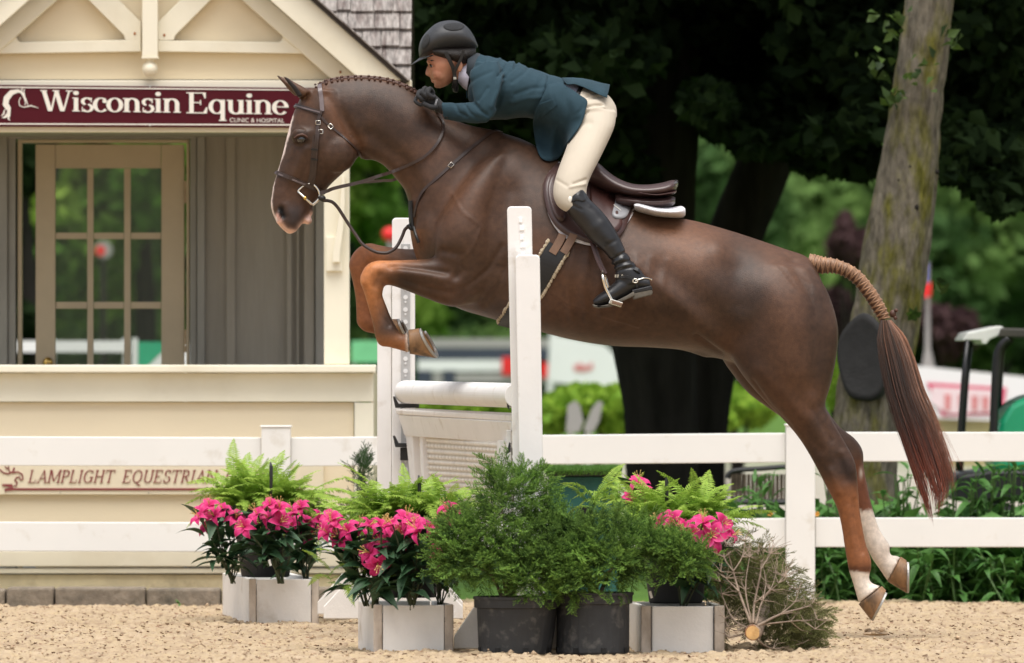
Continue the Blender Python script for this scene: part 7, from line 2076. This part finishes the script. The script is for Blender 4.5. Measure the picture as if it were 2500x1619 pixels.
body.loft(S_torso[1:], 24, shrink=.86); body.loft(S_pelvis, 24, shrink=.86)
for s in (-1, 1):
    body.loft(S_thigh(s), 18, shrink=.84); body.loft(S_shank(s), 18, shrink=.80); body.loft(S_foot(s), 14, shrink=.76)
    body.loft(S_uarm(s)[1:], 18, shrink=.66); body.loft(S_farm(s), 18, shrink=.78)
body.loft([(1096, 160, 1120, 200, .05, 0), (1120, 145, 1128, 196, .055, 0), (1150, 146, 1140, 196, .062, 0), (1180, 156, 1160, 210, .065, 0)], 18)   # neck
body.loft(HEADS, 26)
# face: nose, brow, lips, chin, cheek, ears
body.loft([(1044, 152, 1050, 152, .008, 0), (1041.5, 166, 1052, 164, .010, 0), (1038.5, 177, 1053, 174, .0125, 0), (1039.5, 183, 1054, 181, .0145, 0), (1046, 187, 1054, 185, .012, 0)], 12, 4)
body.ball(P(1056, 191.5, 0), (.009, .022, .006)); body.ball(P(1058, 198.5, 0), (.009, .020, .0065)); body.ball(P(1069, 209, 0), (.016, .018, .011))
body.ball(P(1047, 150, 0), (.010, .055, .008))
for s in (-1, 1):
    body.ball(P(1076, 180, s * .038), (.036, .028, .034)); body.ball(P(1122, 162, s * .080), (.014, .007, .024))
body_me = voxel(body, .0038, 6, 'body')
bco = get_co(body_me); bno = get_no(body_me); bx, by = to_px(bco)
dsp = np.zeros(len(bco))
for line, w, h in (([(1056, 195), (1066, 196)], 1.6, -.004), ([(1046, 160), (1056, 163)], 4, -.006), ([(1053, 186), (1060, 203)], 2.0, -.002), ([(1060, 185), (1068, 196), (1072, 204)], 2.5, -.0022)):
    dsp += h * np.exp(-(seg_dist(bx, by, line) / w) ** 2)
bco += bno * (dsp * (np.abs(bco[:, 1]) > .0))[:, None]
body_me.vertices.foreach_set('co', bco.astype(np.float32).ravel()); body_me.update()
link('body', body_me, M['skin'], rider)
M['lips'] = mat('lips', (.42, .10, .08), rough=.45, var=.05)
b = MB(); b.ball(P(1056.2, 192, 0), (.0085, .020, .0042), 14, 8); b.ball(P(1058.6, 198, 0), (.0085, .018, .0048), 14, 8); b.build('lips', M['lips'], rider, smooth=True)
M['eyewhite'] = mat('eye_white', (.62, .58, .54), rough=.2, var=0)
for s in (-1, 1):
    b = MB(); b.ball(P(1056, 161, s * .031), (.0105, .0105, .0088), 14, 10); ey = b.build('eyeball', M['eyewhite'], rider, smooth=True)
    b = MB(); b.ball(P(1053.2, 161.5, s * .034), (.0066, .0085, .0068), 12, 8); b.build('iris', M['eye'], ey, smooth=True)
    b = MB(); b.tube(smooth_path([P(1049, 158.5, s * .030), P(1055, 156.3, s * .042), P(1064, 158, s * .052), P(1068, 161, s * .057)], 4), .0024, 6); b.build('eyelid', M['hairdark'], rider, smooth=True)
    b = MB(); b.tube(smooth_path([P(1045, 152, s * .022), P(1052, 148.5, s * .042), P(1066, 149, s * .058), P(1075, 152, s * .066)], 4), [.002, .003, .003, .003, .003, .003, .003, .003, .003, .003, .002, .002, .001], 6); b.build('eyebrow', M['hairdark'], rider, smooth=True)
    b = MB(); b.ball(P(1100, 159, s * .084), (.004, .004, .004), 10, 8); b.build('earring', M['chrome'], rider, smooth=True)
# hair gathered under the helmet, net at the nape
b = MB(); b.loft([(1052, 116, 1060, 138, .080, 0), (1070, 112, 1076, 146, .092, 0), (1094, 108, 1102, 158, .097, 0), (1122, 108, 1128, 162, .094, 0), (1146, 108, 1150, 154, .08, 0), (1162, 116, 1162, 138, .04, 0)], 24)
hm_ = voxel(b, .004, 3, 'hair'); link('hair', hm_, M['hairdark'], rider)
# ---- helmet
hel = sub_empty('helmet', rider)
b = MB(); b.loft([(1022, 122, 1024, 141, .020, 0), (1025, 104, 1030, 142, .055, 0), (1033, 88, 1040, 140, .080, 0), (1046, 73, 1054, 136, .098, 0), (1066, 57, 1073, 131, .110, 0), (1092, 50, 1098, 126, .116, 0), (1118, 52, 1121, 124, .113, 0), (1140, 65, 1141, 122, .100, 0), (1156, 86, 1156, 119, .078, 0), (1164, 104, 1164, 117, .045, 0), (1167, 112, 1166, 116, .015, 0)], 40, 5)
hme = b.mesh('shell'); shell = link('shell', hme, M['helmetmat'], hel, smooth=True)
helbvh = BVHTree.FromPolygons([v.co for v in hme.vertices], [tuple(p.vertices) for p in hme.polygons])
b = MB(); v = []; f = []
rim_near = [(1024, 141), (1034, 141), (1050, 137), (1066, 132), (1082, 128)]
nseg = 26
for i in range(nseg + 1):
    a = -1.35 + 2.7 * i / nseg
    ca, sa = math.cos(a), math.sin(a)
    inner = P(1068 - 44 * ca, 131 + 10 * ca, .092 * sa * 1.0); outer = P(1068 - 66 * ca ** .8, 131 + 28 * ca ** 1.1, .098 * sa)
    v += [inner, outer, outer + Vector((0, 0, -.003)), inner + Vector((0, 0, -.006))]
for i in range(nseg):
    for j in range(4): f.append((i * 4 + j, i * 4 + (j + 1) % 4, i * 4 + 4 + (j + 1) % 4, i * 4 + 4 + j))
b.add(v, f); b.build('visor', M['helmetmat'], hel, smooth=True)
for fr in (False, True):
    patch([(1108 + 26 * math.cos(a), 65 + 9.5 * math.sin(a)) for a in np.linspace(0, 2 * PI, 30)[:-1]], [helbvh], .0006, .002, M['helmetvent'], 'vent', hel, far=fr, rings=4, n=30, smoothn=0)
    patch([(1039 + 9 * math.cos(a) + 5 * math.sin(a), 102 - 19 * math.sin(a)) for a in np.linspace(0, 2 * PI, 30)[:-1]], [helbvh], .0006, .002, M['helmetvent'], 'vent', hel, far=fr, rings=4, n=30, smoothn=0)
def hband(pts, w, m, name, parent, Y0=None):
    for s in (-1, 1):
        pn = [(P(x, y, s * yy), Vector((0, s, 0))) for x, y, yy in pts]
        strap_mesh(pn, w, .004, 0).build(name, m, parent)
hband([(1088, 128, .098), (1098, 148, .094), (1106, 166, .086), (1110, 184, .076), (1110, 204, .066), (1106, 216, .05)], .016, M['leatherdark'], 'harness_strap', hel)
hband([(1132, 122, .098), (1126, 142, .094), (1116, 162, .088), (1109, 178, .08)], .012, M['leatherdark'], 'harness_strap', hel)
b = MB(); b.loft([(1104, 198, 1118, 200, .062, 0), (1104, 212, 1120, 214, .060, 0), (1106, 224, 1118, 226, .05, 0)], 20); b.build('chin_strap', M['leatherdark'], hel, smooth=True)
b = MB(); b.pbox(1107, 188, 1114, 194, -.088, .006); b.build('strap_buckle', M['chrome'], hel)
# ---- shirt collar, belt, waist
b = MB(); b.loft([(1124, 160, 1117, 200, .060, 0), (1140, 148, 1128, 212, .072, 0), (1154, 142, 1140, 222, .080, 0)], 24); b.build('shirt_collar', M['shirt'], rider, smooth=True)
b = MB(); b.loft([(1370, 195, 1340, 270, .10, 0), (1402, 201, 1364, 280, .125, 0), (1420, 205, 1378, 290, .135, 0)], 24); b.build('shirt', M['shirt'], rider, smooth=True)
b = MB(); b.loft([(1418, 203, 1364, 314, .172, 0), (1428, 206, 1372, 322, .178, 0)], 24, 2); b.build('belt', M['leatherdark'], rider, smooth=True)
# ---- breeches
b = MB(); b.loft([(1424, 206, 1368, 320, .172, 0)] + S_pelvis[2:], 28)
for s in (-1, 1): b.loft(S_thigh(s), 24)
br = voxel(b, .0052, 8, 'breeches')
c_ = get_co(br); n_ = get_no(br); x_, y_ = to_px(c_)
dd = np.zeros(len(c_))
for k, (l, w, h) in enumerate((([(1428, 262), (1450, 256), (1470, 256)], 2.6, -.0045), ([(1424, 278), (1436, 272)], 3, -.005), ([(1430, 270), (1452, 266), (1474, 264)], 4, .004), ([(1432, 236), (1462, 222)], 3, -.003), ([(1420, 225), (1444, 232)], 3, .003), ([(1440, 240), (1470, 234)], 4, -.003),
                               ([(1400, 448), (1430, 438)], 3, -.0035), ([(1392, 458), (1428, 450)], 3, .003), ([(1380, 300), (1440, 300)], 9, -.003), ([(1360, 440), (1385, 455)], 4, -.002))):
    dd += h * np.exp(-(seg_dist(x_, y_, l) / w) ** 2)
c_ += n_ * dd[:, None] * 1.8; br.vertices.foreach_set('co', c_.astype(np.float32).ravel()); br.update()
breeches = link('breeches', br, M['breeches'], rider)
# ---- boots
for s in (-1, 1):
    b = MB(); b.loft(S_shank(s), 26); b.loft(S_foot(s), 20)
    bm_ = voxel(b, .0042, 5, 'boot')
    c_ = get_co(bm_); n_ = get_no(bm_); x_, y_ = to_px(c_)
    dd = np.zeros(len(c_))
    for l, w, h in (([(1492, 636), (1515, 622), (1530, 614)], 3.5, -.0055), ([(1498, 650), (1525, 640), (1545, 634)], 3.5, -.0055), ([(1496, 643), (1520, 632)], 4, .004), ([(1502, 662), (1530, 655), (1556, 650)], 3, -.004), ([(1480, 600), (1506, 586)], 5, -.003), ([(1410, 480), (1440, 500)], 6, .003), ([(1395, 500), (1420, 512)], 4, -.002),
                    ([(1500, 655), (1540, 645)], 4, .003), ([(1445, 560), (1475, 540)], 10, .002)):
        dd += h * np.exp(-(seg_dist(x_, y_, l) / w) ** 2)
    c_ += n_ * dd[:, None]; bm_.vertices.foreach_set('co', c_.astype(np.float32).ravel()); bm_.update()
    boot = link('boot', bm_, M['boot'], rider)
    Yt = s * .38
    b = MB(); b.prism([(1446, 742), (1449, 750), (1462, 753), (1490, 750), (1520, 736), (1550, 722), (1548, 711), (1530, 722), (1506, 734), (1484, 743), (1462, 748)], Yt - .042, .084); b.build('sole', M['sole'], boot, bevel=.004)
    b = MB(); b.prism([(1544, 715), (1590, 704), (1594, 714), (1592, 720), (1546, 732)], Yt - .036, .072); b.build('heel', M['sole'], boot, bevel=.004)
    b = MB(); b.prism([(1542, 708), (1590, 697), (1594, 708), (1545, 718)], Yt - .037, .074); b.build('heel', M['boot'], boot, bevel=.004)
    yo = Yt + s * .046
    # stiff boot top with its white snap, spur and spur strap
    b = MB(); pts = [(1392, 465), (1408, 459), (1424, 464), (1430, 478), (1428, 492), (1408, 490), (1392, 496), (1381, 500), (1380, 482)]
    bb_ = BVHTree.FromPolygons([v.co for v in bm_.vertices], [tuple(p.vertices) for p in bm_.polygons])
    patch(smooth_outline(pts, 3), [bb_], .001, .003, M['boot'], 'boot_top', boot, far=s > 0, rings=4, n=40)
    b = MB(); q = cast([bb_], 1392, 487, s > 0)[0] + Vector((0, s * .006, 0)); b.ball(q, (.0085, .003, .0125), 14, 8); b.build('snap', M['signwhite'], boot, smooth=True)
    stp = [(1500, 672), (1512, 674), (1528, 675), (1542, 680), (1552, 688)]
    strap('spur_strap', stp, .011, M['leatherdark'], boot, far=s > 0, bv=[bb_], lift=.002)
    strap('spur_strap', [(1552, 690), (1556, 704), (1556, 716)], .008, M['leatherdark'], boot, far=s > 0, bv=[bb_], lift=.002)
    strap('spur_rest', [(1548, 656), (1560, 664), (1576, 674)], .018, M['leatherdark'], boot, far=s > 0, bv=[bb_], lift=.001)
    q = cast([bb_], 1556, 661, s > 0)[0]; b = MB(); b.ball(q + Vector((0, s * .004, 0)), (.008, .004, .008), 12, 8); b.build('button', M['boot'], boot, smooth=True)
    b = MB()
    pp = [cast([bb_], x, y, s > 0)[0] + Vector((0, s * .006, 0)) for x, y in ((1551, 686), (1562, 682), (1574, 679), (1583, 680))]
    b.tube(smooth_path(pp + [P(1590, 683, Yt)], 4), .0032, 7); b.tube([P(1586, 682, Yt), P(1592, 683, Yt)], .004, 8)
    p0 = pp[0]; b.tube([p0 + Vector((.010 * math.cos(a), 0, .008 * math.sin(a))) for a in np.linspace(0, 2 * PI, 14)], .0028, 6, False)
    b.build('spur', M['chrome'], boot, smooth=True)
    for x in (1503, 1509, 1519):
        q = cast([bb_], x, 674, s > 0)[0] + Vector((0, s * .006, 0)); b = MB(); b.obox(q, (.0035, 0, 0), (0, .002, 0), (0, 0, .006)); b.build('strap_stud', M['chrome'], boot)
# ---- coat
b = MB(); b.loft([(1160, 131, 1146, 200, .085, 0)] + S_torso[1:], 32)
for s in (-1, 1): b.loft(S_uarm(s), 22); b.loft(S_farm(s), 22)
ct = voxel(b, .0048, 18, 'coat'); taubin(ct, 6, mu=0)
c_ = get_co(ct); n_ = get_no(ct); x_, y_ = to_px(c_)
dd = np.zeros(len(c_))
folds = [([(1218, 185), (1232, 168), (1240, 150)], 4, -.006), ([(1236, 190), (1256, 165), (1262, 152)], 4, -.004), ([(1228, 200), (1248, 178), (1254, 155)], 4, .004), ([(1250, 200), (1280, 178), (1290, 165)], 5, -.003), ([(1214, 150), (1222, 142)], 3, .003), ([(1238, 152), (1244, 147)], 3, .003), ([(1262, 158), (1268, 153)], 3, .003),
         ([(1232, 190), (1226, 225), (1214, 262)], 5, -.006), ([(1338, 188), (1334, 215), (1318, 262)], 2.5, -.005), ([(1260, 230), (1300, 215), (1340, 212)], 6, -.003), ([(1250, 250), (1290, 240), (1326, 238)], 6, .003),
         ([(1140, 205), (1165, 190), (1200, 175)], 5, -.0025), ([(1222, 180), (1216, 220), (1200, 260)], 5, .004), ([(1160, 255), (1172, 270), (1190, 282)], 4, -.004), ([(1112, 256), (1120, 275), (1140, 285)], 4, -.003), ([(1136, 256), (1146, 275), (1166, 290)], 4, -.003), ([(1150, 165), (1180, 150)], 5, -.003), ([(1190, 215), (1168, 245)], 5, -.003),
         ([(1152, 150), (1140, 172), (1137, 205)], 4, -.004)]
for l, w, h in folds: dd += 1.7 * h * np.exp(-(seg_dist(x_, y_, l) / w) ** 2)
dd += .004 * (vnoise(x_ / 14 + y_ / 30, y_ / 22, 4) - .5)
c_ += n_ * dd[:, None]; ct.vertices.foreach_set('co', c_.astype(np.float32).ravel()); ct.update()
coat = link('coat', ct, M['coatcloth'], rider)
def bvh_of(me): return BVHTree.FromPolygons([v.co for v in me.vertices], [tuple(p.vertices) for p in me.polygons])
cbv = bvh_of(ct); brbv = bvh_of(br)
b = MB(); b.loft([(1310, 172, 1270, 290, .17, 0), (1385, 194, 1330, 305, .172, 0), (1442, 214, 1374, 342, .186, 0)], 28); wbv = bvh_of(b.mesh('waist'))
b = MB(); b.loft([(1144, 127, 1136, 196, .088, 0), (1157, 128, 1145, 207, .100, 0), (1172, 131, 1157, 212, .112, 0)], 22, 4); b.build('coat_collar', mat('dark_collar', (.014, .022, .030), .8, .1, sheen=.2), coat, smooth=True)
# lapel edge, sleeve cuff buttons, pocket flap
strap('lapel', [(1136, 168), (1133, 195), (1134, 222), (1142, 240)], .020, M['coatcloth'], coat, bv=[cbv], lift=.002, th=.004)
for x in (1086, 1092): 
    q, n = cast([cbv], x, 286); b = MB(); b.ball(q + n * .001, (.0045, .003, .0045), 10, 6); b.build('cuff_button', M['leatherdark'], coat, smooth=True)
# skirts of the coat hang over the hips, tails lift over the back
skirt_px = smooth_outline([(1338, 206), (1322, 240), (1306, 272), (1301, 300), (1305, 335), (1311, 365), (1322, 386), (1342, 394), (1366, 384), (1386, 352), (1411, 316), (1424, 292), (1430, 268), (1434, 246), (1416, 232), (1396, 218), (1368, 202)], 4)
for fr in (False, True):
    sk = patch(skirt_px, [brbv, cbv, hbvh, wbv], .012, .004, M['coatcloth'], 'coat_skirt', coat, rings=10, n=90, far=fr, centre=(1362, 300), smoothn=14)
    me = sk.data; c_ = get_co(me); x_, y_ = to_px(c_)
    w = .010 * np.exp(-(seg_dist(x_, y_, [(1345, 225), (1350, 300), (1345, 380)]) / 9) ** 2) - .008 * np.exp(-(seg_dist(x_, y_, [(1376, 230), (1390, 280), (1380, 340)]) / 8) ** 2) + .008 * np.exp(-(seg_dist(x_, y_, [(1400, 240), (1414, 280)]) / 8) ** 2) - .006 * np.exp(-(seg_dist(x_, y_, [(1322, 270), (1325, 360)]) / 7) ** 2)
    c_[:, 1] += (1 if fr else -1) * w; me.vertices.foreach_set('co', c_.astype(np.float32).ravel()); me.update()
    skb = bvh_of(me)
    patch([(1318, 252), (1352, 240), (1360, 258), (1330, 284), (1310, 292)], [skb], .001, .003, M['coatcloth'], 'pocket_flap', sk, rings=4, n=40, far=fr)
v = []; f = []
top = [(1372, 190), (1398, 189), (1421, 190), (1446, 196), (1468, 203), (1489, 207)]; low = [(1384, 206), (1404, 204), (1424, 210), (1447, 221), (1466, 231), (1482, 238)]
for (x0, y0), (x1, y1) in zip(top, low):
    for j in range(-8, 9):
        t = abs(j) / 8; x = x0 + (x1 - x0) * t ** 1.6; y = y0 + (y1 - y0) * t ** 1.8
        wv = 2.0 * math.sin(j * .9 + x0 * .05)
        v.append(P(x, y + wv * .5, .145 * j / 8))
n0 = len(v); v += [q + Vector((0, 0, -.004)) for q in v]
for i in range(5):
    for j in range(16):
        a = i * 17 + j; f += [(a, a + 1, a + 18, a + 17), (n0 + a, n0 + a + 17, n0 + a + 18, n0 + a + 1)]
for j in range(16): f += [(j, n0 + j, n0 + j + 1, j + 1), (85 + j, 86 + j, n0 + 86 + j, n0 + 85 + j)]
for i in range(5): f += [(i * 17, i * 17 + 17, n0 + i * 17 + 17, n0 + i * 17), (i * 17 + 16, n0 + i * 17 + 16, n0 + i * 17 + 33, i * 17 + 33)]
b = MB(); b.add(v, f); b.build('coat_tail', M['coatcloth'], coat, smooth=True)
# ---- gloved hands: palm, four curled fingers and a thumb
for s in (-1, 1):
    b = MB(); y0 = s * .115
    b.loft([(1082, 250, 1080, 280, .026, y0), (1070, 238, 1062, 272, .032, y0 - s * .005), (1054, 224, 1046, 266, .036, y0 - s * .012), (1040, 216, 1034, 254, .032, y0 - s * .018), (1030, 218, 1028, 244, .022, y0 - s * .022)], 20)
    fingers = ((1046, 214, 0.000), (1034, 217, .0), (1024, 226, .0), (1022, 240, .0))
    b.ball(P(1046, 240, y0), (.032, .028, .032))
    # fingers curl down over the rein, knuckles to the front
    for i, (kx, ky, kk) in enumerate(((1050, 216, 1), (1038, 215, 1.05), (1027, 222, 1.0), (1021, 235, .85))):
        oy = y0 + s * (.026 - .004 * i)
        c0 = P(kx + 8, ky + 12, y0); c1 = P(kx, ky, oy); c2 = P(kx - 5 - 2 * i * .4, ky + 12, oy + s * .016); c3 = P(kx + 6, ky + 22, oy + s * .014); c4 = P(kx + 12, ky + 20, oy)
        b.tube(smooth_path([c0, c1, c2, c3, c4], 4), [.0085 * kk + .0005] * 12 + [.0075 * kk] * 5, 10)
    b.tube(smooth_path([P(1066, 262, y0 + s * .024), P(1054, 262, y0 + s * .036), P(1040, 256, y0 + s * .036), P(1032, 252, y0 + s * .026)], 4), [.0115] * 6 + [.0105] * 4 + [.009] * 3, 10)
    gl = voxel(b, .003, 2, 'glove'); glo = link('glove', gl, M['glove'], rider)
    b = MB(); b.loft([(1066, 240, 1056, 268, .036, y0), (1070, 240, 1062, 272, .0365, y0)], 18, 2); b.build('glove_band', mat('grey_band', (.16, .16, .17), .6, .4, 120), glo, smooth=True)
